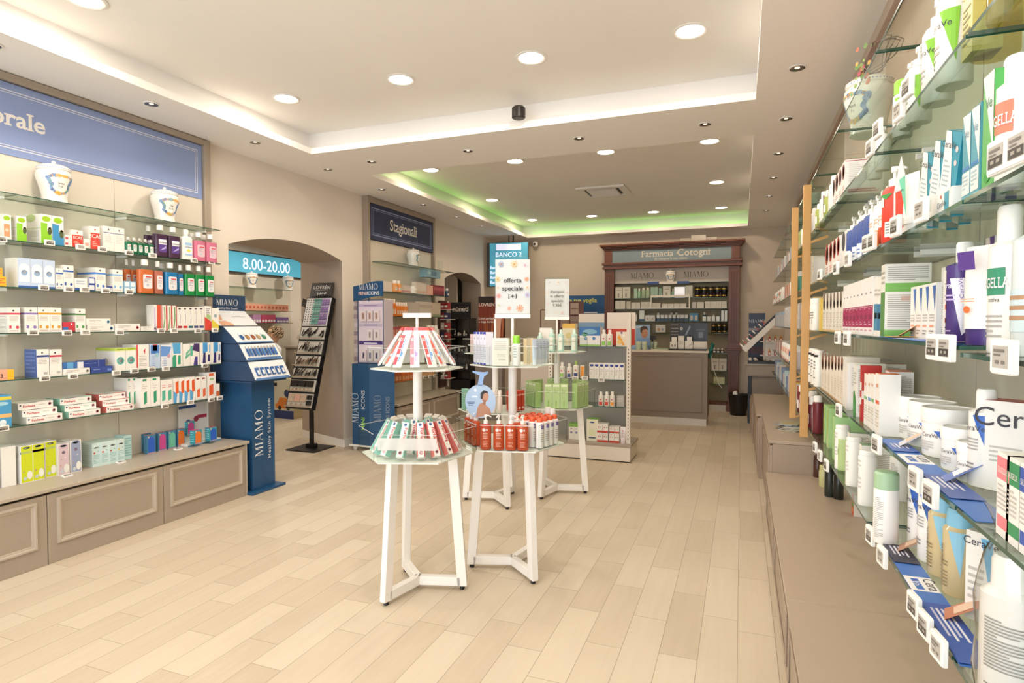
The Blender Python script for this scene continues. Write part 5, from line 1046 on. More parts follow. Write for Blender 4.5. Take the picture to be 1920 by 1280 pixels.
# the white price strip on the first stand's front panel
P = hexpts(.338, 19); pa, pb = Vector((*P[4], 0)), Vector((*P[5], 0)); d = (pb - pa).normalized(); n_ = Vector((d.y, -d.x, 0)); M = Matrix((d, Vector((0, 0, 1)), n_)).transposed().to_4x4(); M.translation = pa + n_ * .004
m = MB(); m.prism([(.018, .845), (.322, .845), (.322, .908), (.018, .908)], 0, .0012, liquid('F2F0EE', .5), M=M); m.build('paper_strip', a1)
def lean_ring(c, n, rb0, rt0, z0, L, make, desc, cat, where, a_from=0, a_to=360, jit=.06, dep=.036, alt=0):
    for k in range(n):
        rb, rt = rb0 - alt * (k % 2), rt0 - alt * (k % 2)
        a = math.radians(a_from + (a_to - a_from) * (k + .5) / n) + random.uniform(-jit, jit) * .5
        o = make(k); lean = math.asin(max(-1, min(1, (rb - rt) / L)))
        p = Vector((c[0] + rb * math.cos(a), c[1] + rb * math.sin(a), z0 + dep * math.sin(lean) + .003))
        o.rotation_euler = (Matrix.Rotation(a + PI / 2, 3, 'Z') @ Matrix.Rotation(-lean, 3, 'X') @ Matrix.Rotation(random.uniform(-jit, jit), 3, 'Y')).to_euler(); o.location = p
        o['category'] = cat; SHELVED.append((o, desc(k) if callable(desc) else desc, where))
def brush_pack(i):
    c1, c2, c3 = (('D9575A', '7FA4D8', 'F0ECEA'), ('E06A5A', 'A8C0E4', 'F0ECEA'), ('D04E5E', '6C9AD0', 'EDE8E8'), ('E08A9A', 'B8A0D8', 'F2E6EA'))[i % 4]
    def f():
        m = MB(); w, h = .05, .235
        m.loft([(0, rrect(w, .006, .002)), (.02, rrect(w, .016, .006)), (h * .8, rrect(w, .016, .006)), (h, rrect(w * .9, .004, .001))], mat('F2EDEC', .2, coat=.6))
        art(m, FM(-.001, .012, -.0084), w * .92, h * .78, [('r', .0, .42, 0, 1, c1), ('r', .5, .62, .1, .9, c2), ('c', .28, .3, .2, c3), ('c', .7, .35, .16, c2, .3), ('r', .05, .36, .8, .9, c3), ('p', [(.65, .5), (.9, .6), (.8, 1), (.6, .95)], c3)])
        b = m.build('toothbrush_pack'); t = MB(); t.box(-.023, .023, -.003, .003, h * .97, h + .012, mat(c1, .3)); kid(b, t.build('hanging_card')); return b
    return proto(('brush', i % 4), f)
lean_ring(S1, 14, .215, .088, 1.2565, .235, brush_pack, lambda k: ['red and pale blue toothbrush pack', 'coral and white toothbrush pack', 'crimson and blue toothbrush pack', 'pink and lilac toothbrush pack'][k % 4], 'toothbrush', 'on the first stand upper tray', jit=.04, dep=.010, alt=.021)
def paste(k, ed, c):
    dec = [('t', 'Forhans', .5, .60, .135, 'C8202E', {'bold': .015, 'rot': -90, 'sx': 1.1}), ('c', .5, .93, .2, '3A5E8A'), ('c', .5, .12, .26, 'D8A0A8'), ('c', .5, .12, .16, 'F2EEE8'), ('r', 0, .1, 0, 1, ed), ('r', .88, 1, 0, 1, c), ('l', .3, .6, .22, .4, 2, c)]
    return carton(.042, .034, .19, 'F2EEE8', dec, side=ed, top=ed, name='toothpaste_carton')
MN = lambda k: paste(k, '9CCFC0', '8CC4B0'); RD = lambda k: paste(k, 'DD7A74', 'C84A4A')
lean_ring(S1, 4, .262, .172, .7815, .185, MN, 'leaning mint-edged toothpaste carton', 'toothpaste box', 'in the first stand lower tray front', 198, 290, .012)
lean_ring(S1, 4, .262, .172, .7815, .185, RD, 'leaning red-edged toothpaste carton', 'toothpaste box', 'in the first stand lower tray', 294, 371, .012)
lean_ring(S1, 8, .25, .16, .7815, .185, lambda k: paste(k, 'D8D0C6', 'B8B49A'), 'leaning pale toothpaste carton', 'toothpaste box', 'behind the first stand pole', 20, 192, .012)
lean_ring(S1, 4, .165, .075, .7815, .185, MN, 'inner mint-edged toothpaste carton', 'toothpaste box', 'around the first stand pole', 190, 440, .01)
KINDNAME[0] = 'skin_care_carton'
# ---- second stand: lower tray
def red_pump(ang): return pump_bottle(.032, .195, 'D2552E', 'F6F0EA', [('c', .42, .86, .12, 'F4E4DC'), ('p', [(.48, .8), (.56, .8), (.52, .92)], 'D8603A'), ('r', .58, .68, .82, .9, 'F4E4DC'), ('l', .35, .68, .45, .72, 4, 'F0B8A0'), ('l', .35, .68, .1, .35, 4, 'E8A088')], see=.82, ang=ang, ry=.026, nozzle=.04, name='shower_pump_bottle')
fx = lambda ang, r: (S2[0] + r * math.cos(math.radians(ang)), S2[1] + r * math.sin(math.radians(ang)))
E_ = Vector((math.cos(math.radians(14)), math.sin(math.radians(14)), 0))    # along the front panel
F0 = Vector((*S2, 0)) + Vector((math.cos(math.radians(284)), math.sin(math.radians(284)), 0)) * .245
for i, (t, d_, an) in enumerate(((-.125, 0, 150), (-.05, .0, 80), (.02, 0, 150), (.088, 0, 80), (.05, .07, 80))):
    p = F0 + E_ * t + Vector((-E_.y, E_.x, 0)) * d_; place(red_pump(an), (p.x, p.y, .7805), math.radians(14), 'orange-red pump bottle', 'bottle', 'in the second stand front tray')
E3 = Vector((math.cos(math.radians(-46)), math.sin(math.radians(-46)), 0)); F3 = Vector((*S2, 0)) + Vector((math.cos(math.radians(224)), math.sin(math.radians(224)), 0)) * .245
for t in (-.115, -.045, .025): p = F3 + E3 * t; place(red_pump(140), (p.x, p.y, .7805), math.radians(-46), 'orange-red pump bottle', 'bottle', 'in the second stand side tray')
for i in range(4):
    for j in range(4):
        a = math.radians(344); u = Vector((math.cos(a), math.sin(a), 0)); v = Vector((-u.y, u.x, 0)); p = Vector((*S2, 0)) + u * (.245 - i * .052) + v * (-.068 + j * .052)
        place(can(.0235, .172, 'F0ECE8', 'E8633A', .14, [('p', [(.3, .75), (.7, .75), (.7, .95), (.5, .9), (.3, .95)], '7A68A8'), ('l', .25, .75, .2, .6, 5, 'B4ACA8')], capr=.7, neck=.75), (p.x, p.y, .7805), math.radians(70), 'white lotion bottle with orange cap', 'bottle', 'in the second stand side compartment')
for t in (-.10, -.03): p = Vector((*S2, 0)) + Vector((math.cos(math.radians(40)), math.sin(math.radians(40)), 0)) * .22 + Vector((math.cos(math.radians(130)), math.sin(math.radians(130)), 0)) * t; place(can(.032, .2, 'F0ECE8', 'E9E2DC', .3, capr=.6), (p.x, p.y, .7805), 0, 'white bottle behind orange caps', 'bottle', 'on the second stand')
# round blue leaflet with a woman's portrait
m = MB(); M = face((0, 0, 0), .30); o_ = [(x, y + .105) for x, y in circ(.098, 32, .108)]; m.prism(o_, -.0008, .0, mat('A9C0DC', .4), M=M)
tail = [(-.02, .205), (.012, .20), (.022, .26), (.05, .285), (.048, .295), (.02, .29), (-.05, .298), (-.05, .288), (-.005, .27)]; m.prism(tail, -.0008, 0, mat('8FAEDA', .4), M=M); T = M @ Matrix.Translation((0, 0, .0006))
m.shape(T, [(-.03, .0), (.07, .02), (.06, .06), (.03, .085), (.02, .1), (-.005, .09), (-.02, .06)], mat('B88468', .5)); m.disc(T, .028, .135, .024, mat('C08C70', .5), 16, .034); m.shape(T @ Matrix.Translation((0, 0, .0004)), [(.0, .12), (.0, .155), (.02, .176), (.045, .168), (.05, .155), (.03, .16), (.018, .148), (.014, .12)], mat('2C211E', .5)); m.rect(T, .018, .034, .085, .115, mat('B88468', .5))
for i, (w, c) in enumerate(((.05, '3A4E8A'), (.045, '3A4E8A'), (.04, '3A4E8A'))): m.rect(T, -.085 + i * .004, -.085 + w, .098 - i * .010, .102 - i * .010, mat(c, .5))
m.rect(T, -.055, -.02, .13, .14, mat('DCE6F4', .5)); m.rect(T, -.04, -.025, .165, .185, mat('E4ECF8', .5))
p = onY(930, 800, 3.235); o = m.build('round_leaflet', None, (-1.42, 3.2, .945)); o.scale = (.92,) * 3; tag(o, 'round pale blue leaflet with a dark-haired woman above the pump bottles', 'leaflet')

# upper tray of the second stand
e10 = math.radians(10)
def ring(S, ang, r, t, z): u = Vector((math.cos(math.radians(ang)), math.sin(math.radians(ang)), 0)); return (S[0] + u.x * r - u.y * t, S[1] + u.y * r + u.x * t, z)
for i in range(4): place(carton(.031, .05, .19, 'E6E4F0', [('r', 0, 1, .93, 1, '3A48B0'), ('c', .5, .8, .2, 'A8A8C8'), ('r', 0, 1, 0, .05, '4A54B8'), ('l', .1, .9, .15, .6, 8, 'B8B8CC')], top='3A48B0'), ring(S2, 238, .225, -.075 + .034 * i, 1.2555), math.radians(322), 'white patch box with blue ends', 'box', 'in the second stand upper tray')
for i in range(3): place(carton(.032, .04, .15, 'DFD3CE', [('r', 0, 1, 0, .05, '4A54B8'), ('l', .1, .9, .15, .8, 8, 'C8BCB8')]), ring(S2, 205, .17, -.05 + .04 * i, 1.2555), math.radians(300), 'pinkish carton beside patch boxes', 'box', 'in the second stand upper tray')
place(carton(.095, .05, .155, 'DED8CA', [('l', .15, .85, .55, .9, 5, 'C4BEB2'), ('t', 'crema', .6, .2, .1, '8A867C'), ('l', .3, .8, .3, .42, 2, 'C4BEB2')], name='kit_box'), ring(S2, 287, .225, -.055, 1.2555), math.radians(10), 'wide cream kit box in the second stand upper tray', 'box', 'beside the green-capped can')
place(can(.024, .172, 'EFEDEA', '93D43A', .27, [('l', .35, .65, .3, .9, 5, 'B0B4A8')], capr=.85, name='spray_can'), ring(S2, 290, .205, .025, 1.2555), 0, 'white spray can with bright green cap', 'can', 'in the second stand upper tray')
for i in range(4): place(tube_pack(.042, .15, 'C3CEDA', 'D8DCE0', [('l', .2, .8, .5, .9, 4, '9AAAC0')], capf=.2), ring(S2, 352, .195, -.085 + .046 * i, 1.2555), math.radians(60), 'pale blue sachet tube', 'tube', 'in the second stand upper tray')
for t in (-.04, .05): place(carton(.03, .03, .15, 'E6D2AC', [('l', .2, .8, .2, .8, 5, 'F0DDB8')]), ring(S2, 352, .13, t, 1.2555), math.radians(60), 'pale yellow carton behind blue tubes', 'box', 'in the second stand upper tray')
# third stand
for i in range(4): place(carton(.042, .045, .17, '86B8A4', [('l', .2, .8, .2, .8, 5, 'C0DCD0')]), ring(S3, 225, .265, -.075 + .046 * i, .7805), math.radians(315), 'teal carton', 'box', 'in the third stand lower tray')
for i in range(4): place(can(.02, .18, 'E4CFC8', 'E8DCD6', .3, capr=.7), ring(S3, 285, .25, -.08 + .05 * i, .7805), 0, 'small pinkish bottle', 'bottle', 'in the third stand lower tray')
for i in range(6): place(carton(.042, .035, .165, 'C8382C', [('r', .1, .9, .75, .82, 'E88A7A'), ('r', .2, .8, .1, .2, 'F0D0C8')], top='D84A34'), ring(S3, 345, .255 - .05 * (i // 3), -.05 + .046 * (i % 3), .7805), math.radians(75), 'bright red carton', 'box', 'in the third stand lower tray')
for i in range(3): place(carton(.04, .03, .15, 'E4CCCC', [('l', .2, .8, .3, .8, 4, 'D0A8B0')]), ring(S3, 235, .20, -.05 + .045 * i, 1.2555), math.radians(325), 'pink carton', 'box', 'in the third stand upper tray')
# fourth stand
GC = lambda: carton(.062, .05, .205, 'B7CF92', [('l', .2, .8, .6, .8, 3, '94B070'), ('p', [(.45, .05), (.55, .05), (.56, .3), (.5, .36), (.44, .3)], '86B04A'), ('r', .1, .9, .9, .97, 'E4ECD0')], side='A4C07C', top='9CBC6C', name='green_carton')
for k, a in enumerate((285, 345, 45, 105, 165, 225)):
    u = Vector((math.cos(math.radians(a)), math.sin(math.radians(a)), 0)); v = Vector((-u.y, u.x, 0))
    for j in range(3):
        p = Vector((*S4, 0)) + u * .26 + v * (-.066 + .066 * j); place(GC(), (p.x, p.y, .7805), math.radians(a + 90), 'pale green shampoo carton', 'box', 'in the fourth stand lower tray')
def up4(px_, dist, z=1.2555): p = onY(px_, 650, S4[1] + dist); return (p.x, p.y, z)
for x in (1013, 1035, 1052, 1077): place(can(.028, .185 if x > 1015 else .16, 'BBD8CC', 'D4E6DE', .18, [('r', .25, .75, .1, .8, 'E9E6DA'), ('r', .25, .75, .55, .6, 'E0B48A')], capr=.5, neck=.5), up4(x, -.13), 0, 'mint shampoo bottle', 'bottle', 'on the fourth stand upper tray')
place(carton(.11, .03, .20, 'D9CFC6', [('r', .05, .95, .05, .95, 'E4DAD2')], name='acrylic_box'), up4(1023, -.08), 0, 'beige upright box beside mint bottles', 'box', 'on the fourth stand')
KINDNAME[0] = 'baby_product_carton'
# ================================================================ gondola shelving
GX0, GX1, GY = -2.03, -1.105, 6.44
o = empty('gondola_shelving', (0, 0, 0)); tag(o, 'cream metal gondola shelving with baby products in front of the counter', 'shelving unit')
CRM = mat('E3D9CA', .4); m = MB(); m.box(GX0, GX1 + .0, GY - .02, GY + .40, .0, .012, BLACK); m.box(GX0 - .0, GX1 + .01, GY - .04, GY + .42, .012, .165, CRM); m.box(GX0, GX1 + .02, GY - .045, GY + .43, .165, .195, mat('A89A8C', .4)); bevel(m.build('base_plinth', o), .003)
m = MB(); m.box(GX0, GX1 - .05, GY + .33, GY + .345, .195, 1.26, mat('A39C96', .35)); m.build('back_panel', o)
for x in (GX1 - .045, GX0):
    m = MB(); m.box(x, x + .045, GY + .02, GY + .06, .195, 1.60 if x > -1.5 else 1.26, CRM)
    for k in range(27): m.box(x + .018, x + .026, GY + .0192, GY + .0199, .24 + k * .037, .258 + k * .037, mat('4A443E', .5))
    m.build('upright', o)
for z, t in ((1.244, 0), (.884, 1), (.59, 2)):
    m = MB(); m.box(GX0 + .03, GX1 - .05, GY + .0, GY + .33, z - .008, z, EDGE, top=GLZ, bottom=GLZ)
    m.build('glass_shelf', o)
    m = MB()
    for x in (GX1 - .06, GX0 + .03): m.bar((x, GY + .33, z - .05), (x, GY + .02, z - .012), .006, .02, CRM)
    m.build('bracket', o)
m = MB(); m.box(-1.425, GX1 - .0, GY + .315, GY + .33, 1.25, 1.615, mat('E6D9CC', .5)); m.box(-1.425, GX1 - .005, GY + .308, GY + .3149, 1.25, 1.43, mat('C8402E', .5)); tag(m.build('header_card'), 'cream and red header card standing atop the gondola', 'card')
m = MB(); m.prism(rrect(.30, .006, .002), 0, .36, mat('DCCFC0', .5)); m.rect(FM(0, 0, -.0035), -.15, .15, 0, .26, mat('7A9AB4', .5)); m.rect(FM(0, 0, -.004), -.15, .15, 0, .10, mat('A83A2E', .5)); tag(m.build('header_card', None, (-1.60, GY + .29, 1.2445)), 'blue and cream header card behind the nappy cartons', 'card')
def G(z, x0, x1, yt, n, make, desc, cat='box', dy=.05, **k): return runY(GY + dy, z, 'on the gondola ' + {1.244: 'top', .884: 'second shelf', .59: 'third shelf', .195: 'base'}[z], x0, x1, yt, n, make, desc, cat, **k)
WB = lambda c, cap='F0ECE4': (lambda w, h: can(w / 2, h, 'EFEBE4', cap, .24, [('r', .25, .75, .08, .4, c), ('c', .5, .6, .12, 'C85A5A')], capr=.55, neck=.55))
G(1.244, 1054, 1079, 607, 1, lambda w, h: carton(w, .1, h, 'E8DFC0', [('r', 0, 1, .8, 1, 'E6B84A'), ('c', .5, .45, .25, 'D8C88A'), ('l', .1, .9, .1, .2, 2, 'B8A888')]), 'yellow and white baby carton')
G(1.244, 1086, 1126, 613, 1, lambda w, h: carton(w, .14, h, 'E9E4E2', [('r', 0, 1, .55, 1, '2E6CB0'), ('c', .5, .75, .35, '7FB0C8', .12), ('c', .25, .6, .15, '5A9A7A', .1), ('r', 0, 1, 0, .08, '9CC45A'), ('c', .3, .4, .08, '4A7AB0'), ('c', .7, .4, .08, '4A7AB0')], top='2E6CB0'), 'big blue and white nappy carton')
G(1.244, 1127, 1149, 618, 2, WB('8CC45A'), 'white baby lotion bottle', 'bottle')
G(1.244, 1155, 1176, 622, 1, lambda w, h: carton(w, .05, h, 'E8D8C0', [('p', [(.1, .6), (.3, .8), (.8, .1), (.6, .05)], 'E8A030'), ('c', .7, .75, .12, 'F4F0EA'), ('c', .3, .3, .2, 'F0C060'), ('c', .5, .93, .1, '6A5A7A')], name='printed_pouch'), 'orange printed pouch', 'pouch')
G(.884, 1049, 1060, 679, 1, WB('9CCB6A'), 'white baby spray bottle with green print', 'bottle'); G(.884, 1063, 1073, 681, 1, WB('4A5A9A'), 'white baby bottle with navy print', 'bottle'); G(.884, 1075, 1086, 676, 1, WB('3A4A8A', 'A8C46A'), 'white baby bottle with green cap', 'bottle')
G(.884, 1088, 1096, 685, 1, lambda w, h: carton(w, .06, h, 'EDE4D4', [('r', .12, .88, .1, .92, 'EE9A2E')]), 'small orange carton')
G(.884, 1105, 1171, 681, 7, lambda w, h: carton(w, .12, h, 'EFEBE6', [('p', [(.15, .92), (.15, .8), (.5, .76), (.85, .8), (.85, .92)], '2E3E8C'), ('l', .2, .8, .2, .6, 4, 'CFC8C2'), ('c', .5, .3, .1, 'D8B8B0')]), 'white carton with navy crest')
for c, x0, nm in (('D8463A', 1122.5, 'white and red squeeze bottle'), ('D8463A', 1133.5, 'white and red squeeze bottle'), ('EE9A3A', 1144, 'white and orange squeeze bottle')): G(.59, x0, x0 + 10, 734, 1, WB(c), nm, 'bottle')
G(.59, 1157, 1171, 742, 1, lambda w, h: carton(w, .1, h, 'B4B0A8', [('l', .1, .9, .2, .8, 4, 'C8C4BC')]), 'grey carton')
G(.195, 1067, 1086, 794, 2, lambda w, h: carton(w, .12, h, 'E4E0D4', [('r', 0, 1, .8, 1, '7CB04A'), ('c', .5, .45, .25, '8A8AA4'), ('c', .5, .68, .2, '3A4E7A', .07)], top='7CB04A'), 'green-topped feeding cup carton', dy=.04)
G(.195, 1100, 1122, 786, 1, lambda w, h: carton(w, .14, h, 'E6E2CC', [('c', .5, .86, .2, '3A4E8A', .07), ('c', .5, .4, .3, 'DCE0B8'), ('r', .2, .8, .12, .18, '34466E')], top='8CC44A'), 'tall pale green baby carton', dy=.04)
RC = lambda w, h: carton(w, .1, h, 'EDE6DE', [('r', 0, 1, 0, .22, 'C8402E'), ('c', .3, .6, .12, 'D8605A'), ('c', .7, .6, .12, '8AA89A'), ('c', .5, .85, .1, 'C8B0A8')])
for (x0, x1, z, hh, dy) in ((1120, 1141, 0, .10, .02), (1120, 1141, .102, .10, .02), (1143, 1162, 0, .10, .02), (1143, 1162, .102, .07, .05)):
    runY(GY + dy, .195 + z, 'on the gondola base', x0, x1, 0, 2, RC, 'red and white carton' if not z else 'red and white carton stacked on another', 'box', h=hh)
G(.195, 1164, 1175, 800, 1, lambda w, h: tube_pack(w, h, 'EBE2E4', 'E4D8DC', [('l', .2, .8, .2, .6, 3, 'C8A8B4'), ('c', .5, .75, .15, 'C86A6A')]), 'white and mauve cream tube', 'tube', dy=.02)
for (x, yy) in ((1078, 709), (1096, 709), (1127, 712)): p = onY(x, yy, GY - .02); place(price_tag(.07, .04, dark=False), (p.x, GY - .01, p.z), 0, 'white electronic price tag', 'price tag', 'on the gondola second shelf edge')
# ================================================================ service counter and wooden pharmacy cabinet
CT0, CT1, CYF = -2.75, -.45, 9.10
o = empty('service_counter', (0, 0, 0)); tag(o, 'taupe panelled service counter with white plinth in front of the wooden cabinet', 'counter')
TP = noisy('8F8072', .5, .03, 6)
m = MB(); m.box(CT0, CT1, CYF + .02, CYF + .55, .10, 1.06, TP); m.box(CT0, CT1 + .0, CYF + .0, CYF + .02, .10, .135, TP); m.build('body', o)
m = MB(); m.box(CT0, CT1, CYF, CYF + .02, .135, 1.06, TP); pn = m.build('front_panel', o)
m = MB()
for a in ((-1.5, CT1 - .07, 1.0, 1.012), (-1.5, CT1 - .07, .19, .202), (CT1 - .082, CT1 - .07, .2, 1.0)): m.box(a[0], a[1], CYF - .010, CYF, a[2], a[3], TP)
bevel(m.build('moulding', pn), .004)
m = MB(); m.box(CT0, CT1 + .015, CYF - .015, CYF + .56, 1.06, 1.09, mat('D9CEBF', .35)); bevel(m.build('worktop', o), .004)
m = MB(); m.box(CT0, CT1 - .01, CYF + .0, CYF + .5, .0, .10, mat('D8D2C8', .4)); m.build('plinth', o)
WOOD = noisy('6B3A20', .35, .22, 14, 0, (1, 1, .12)); WOODH = noisy('6B3A20', .35, .22, 14.5, 0, (.12, 1, 1))
CY = 10.75
o = empty('pharmacy_cabinet', (-1.18, CY, 0)); tag(o, 'dark wooden pharmacy cabinet with fluted pilasters and name board on the back wall', 'cabinet')
ox, oy = 1.18, -CY
def B(m, x0, x1, y0, y1, z0, z1, mt): m.box(x0 + ox, x1 + ox, y0 + oy, y1 + oy, z0, z1, mt)
for (a, b, nm) in ((-2.315, -2.15, 'pilaster'), (-.205, -.035, 'pilaster')):
    m = MB(); B(m, a, b, CY, 10.98, 0, 2.46, WOOD); w = b - a
    for k in range(3): B(m, a + w * (.18 + .22 * k), a + w * (.30 + .22 * k), CY - .012, CY, 1.16, 2.36, WOOD); B(m, a + w * (.18 + .22 * k), a + w * (.30 + .22 * k), CY - .012, CY, .2, .96, WOOD)
    B(m, a - .05, b + .05, CY - .06, CY + .1, 1.03, 1.065, WOOD); B(m, a - .03, b + .03, CY - .035, CY + .1, 1.0, 1.03, WOOD); B(m, a - .02, b + .02, CY - .02, CY + .1, 1.065, 1.10, WOOD)
    B(m, a - .02, b + .02, CY - .02, CY + .1, 0, .13, WOOD); bevel(m.build(nm, o), .003)
m = MB(); B(m, -2.33, -.02, CY - .02, 10.98, 2.50, 2.57, WOODH); B(m, -2.36, .01, CY - .05, 10.98, 2.535, 2.57, WOODH); B(m, -2.35, 0, CY - .04, 10.98, 2.46, 2.50, WOODH)
B(m, -2.315, -2.18, CY - .01, 10.98, 2.57, 2.80, WOODH); B(m, -.165, -.035, CY - .01, 10.98, 2.57, 2.80, WOODH); bevel(m.build('frieze', o), .003)
m = MB()
for i, (d, z0, z1) in enumerate(((.01, 2.79, 2.815), (.035, 2.815, 2.84), (.06, 2.84, 2.862), (.085, 2.862, 2.895))): B(m, -2.315 - d, -.035 + d, CY - d - .01, 10.98, z0, z1, WOODH)
bevel(m.build('cornice', o), .004)
m = MB(); B(m, -2.18, -.165, CY + .005, CY + .02, 2.57, 2.80, noisy('7E8C90', .5, .05, 9)); T = FM(-1.17 + ox + .03, 2.66, CY + .0045 + oy); LT = mat('D9CDB8', .4)
m.text('Farmacia', .155, T @ Matrix.Translation((-.25, 0, 0)), LT, True, -.004); m.text('Cotogni', .165, T @ Matrix.Translation((.36, .0, 0)), LT, True, .006); m.text('da sempre la tua salute', .06, T @ Matrix.Translation((-.02, -.06, 0)), LT, True)
for k in range(5): m.disc(T @ Matrix.Translation((0, 0, .0005)), .10 + .012 * math.cos(k * 1.25), .05 + .014 * math.sin(k * 1.25), .011, LT, 8)
m.build('name_board', o)
m = MB(); B(m, -2.15, -.205, 10.96, 10.98, .13, 2.46, mat('A89A80', .6)); B(m, -2.15, -.205, CY + .1, 10.96, 2.2, 2.46, mat('CFC3B6', .5)); B(m, -2.15, -.205, CY + .04, 10.98, 0, .10, mat('D8D2C8', .4)); B(m, -2.15, -.205, CY + .04, 10.98, .10, .15, WOODH)
T = FM(ox, 0, CY + .0995 + oy); 
for x in (-1.66, -.74): miamo(m, T @ Matrix.Translation((x, 2.29, 0)), .10, mat('4A3E38', .5), .9); m.text('Healthy Skin System', .035, T @ Matrix.Translation((x, 2.245, 0)), mat('A89A8C', .5))
m.disc(T, -1.17, 2.40, .05, mat('D9CDBE', .5)); m.build('back_panel', o)
KINDNAME[0] = 'beauty_carton'
BZ = {1: 1.936, 2: 1.743, 3: 1.53, 4: 1.33, 5: .986, 6: .686, 7: .459}
for z, n_ in ((2.193, 'topmost'), (1.936, 'second'), (1.743, 'third'), (1.53, 'fourth'), (1.33, 'fifth'), (.986, 'sixth'), (.686, 'seventh'), (.459, 'lowest')):
    s_ = glass_shelf(-2.145, -.21, CY - .13 if z == 1.743 else CY - .02 if z < 2.1 else CY - .09, 10.955, z, where=f'{n_} glass shelf inside the wooden pharmacy cabinet')
m = MB(); T = FM(); m.box(-.15, .15, 0, .004, -.022, .022, mat('E4DAD0', .5)); m.box(-.35, -.15, 0, .004, -.022, .022, mat('2E4A84', .4)); m.box(.15, .35, 0, .004, -.022, .022, mat('2E4A84', .4))
tag(m.build('shelf_edge_strip', None, (-1.19, CY - .097, 2.19)), 'white and blue printed strip on the topmost cabinet shelf edge', 'shelf strip')
BN = {1: 'on the cabinet second shelf', 2: 'on the cabinet third shelf', 3: 'on the cabinet fourth shelf', 4: 'on the cabinet fifth shelf', 5: 'on the cabinet sixth shelf', 6: 'on the cabinet seventh shelf', 7: 'on the cabinet lowest shelf'}
def Bk(k, x0, x1, yt, n, make, desc, cat='box', dy=.03, **kw): return runY(CY + dy, BZ[k], BN[k], x0, x1, yt, n, make, desc, cat, **kw)
CRB = lambda dec=(), c='DDD2C2', d=.08: (lambda w, h: carton(w, d, h, c, dec))
lamp_ = [('r', .35, .55, .1, .45, '9A8E80'), ('l', .2, .8, .65, .75, 1, '8A7E70')]
Bk(1, 1153, 1181, 538, 2, CRB(lamp_), 'cream lamp-printed carton')
Bk(1, 1188, 1194, 541, 1, CRB((), 'B8CDB4'), 'pale green box'); Bk(1, 1195, 1201, 541, 1, lambda w, h: can(w / 2, h, 'A8CDA8', 'F0EDE6', .25, capr=.6), 'green and white bottle', 'bottle'); Bk(1, 1202, 1218, 539, 2, lambda w, h: can(w / 2, h, 'B4C4A4', 'E6D4CC', .2, capr=.7), 'sage bottle with pink cap', 'bottle')
Bk(1, 1219, 1233, 538, 2, CRB((), 'A0B8A0'), 'sage green box'); Bk(1, 1234, 1241, 540, 1, CRB((), '86A088'), 'dark sage box'); Bk(1, 1242, 1257, 536, 1, CRB(lamp_), 'single cream lamp-printed carton'); Bk(1, 1258, 1264, 541, 1, lambda w, h: can(w / 2, h, '8FAC94', 'DCD8CE', .3, capr=.6), 'small green bottle', 'bottle')
Bk(1, 1284, 1298, 535, 1, CRB([('l', .2, .8, .4, .6, 2, 'B8AEA0')], 'CFC6B8'), 'beige carton')
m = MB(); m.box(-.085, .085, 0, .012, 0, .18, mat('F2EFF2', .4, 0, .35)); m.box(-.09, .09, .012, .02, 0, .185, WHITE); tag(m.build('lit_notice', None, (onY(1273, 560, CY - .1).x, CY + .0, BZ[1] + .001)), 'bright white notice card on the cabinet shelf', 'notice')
JB = lambda w, h: (lambda: None)
def black_jar(w, h):
    def f():
        m = MB(); r = w / 2; G_ = mat('C8A04A', .25, .8); m.lathe([(r * .96, 0), (r, .004), (r, h * .78)], mat('15120F', .25), 20); m.lathe([(r * 1.005, h * .10), (r * 1.012, h * .2)], G_, 20, caps=False); b = m.build('black_jar')
        c = MB(); c.lathe([(r * 1.0, h * .78), (r * 1.0, h * .96), (r * .95, h)], mat('221C16', .3), 20); c.lathe([(r * 1.012, h * .72), (r * 1.012, h * .80)], G_, 20, caps=False); kid(b, c.build('lid')); return b
    return proto(('bjar', w, h), f)
Bk(1, 1301, 1363, 537, 5, black_jar, 'black jar with gold bands', 'jar', dy=.05, gap=.92)
Bk(2, 1153, 1172, 564, 2, CRB(), 'cream carton'); Bk(2, 1174, 1182, 565, 2, CRB((), 'D2C8B4'), 'slim cream carton'); Bk(2, 1183, 1200, 567, 2, CRB(), 'low cream carton'); Bk(2, 1201, 1221, 566, 3, CRB([('c', .5, .5, .3, 'D0C4B4')]), 'cream square box'); Bk(2, 1222, 1238, 568, 2, CRB(), 'small cream box')
Bk(2, 1240, 1286, 569, 4, CRB([('p', [(.1, .1), (.9, .6), (.9, .8), (.1, .3)], 'E9E2D6')]), 'white patterned box in the frame'); Bk(2, 1297, 1305, 566, 1, CRB((), 'C8BEB0'), 'grey-beige carton'); Bk(2, 1306, 1319, 566, 1, CRB(), 'cream cube box'); Bk(2, 1321, 1362, 565, 4, CRB([('c', .5, .5, .3, 'D6CCBA'), ('c', .3, .7, .15, 'D6CCBA')]), 'cream quilted box')
m = MB(); 
for a in ((-.33, .33, .0, .018), (-.33, .33, .20, .235), (-.33, -.312, .018, .2), (.312, .33, .018, .2)): m.box(a[0], a[1], -.02, .02, a[2], a[3], mat('E6DECF', .4))
p0 = onY(1257, 578, CY - .03); tag(m.build('display_frame', None, (p0.x, CY - .09, BZ[2] + .001)), 'white rectangular display frame standing on the cabinet third shelf', 'display frame')
BL = lambda c='2A5A86', cap='E9E6E0': (lambda w, h: can(w / 2, h, c, cap, .3, capr=.6))
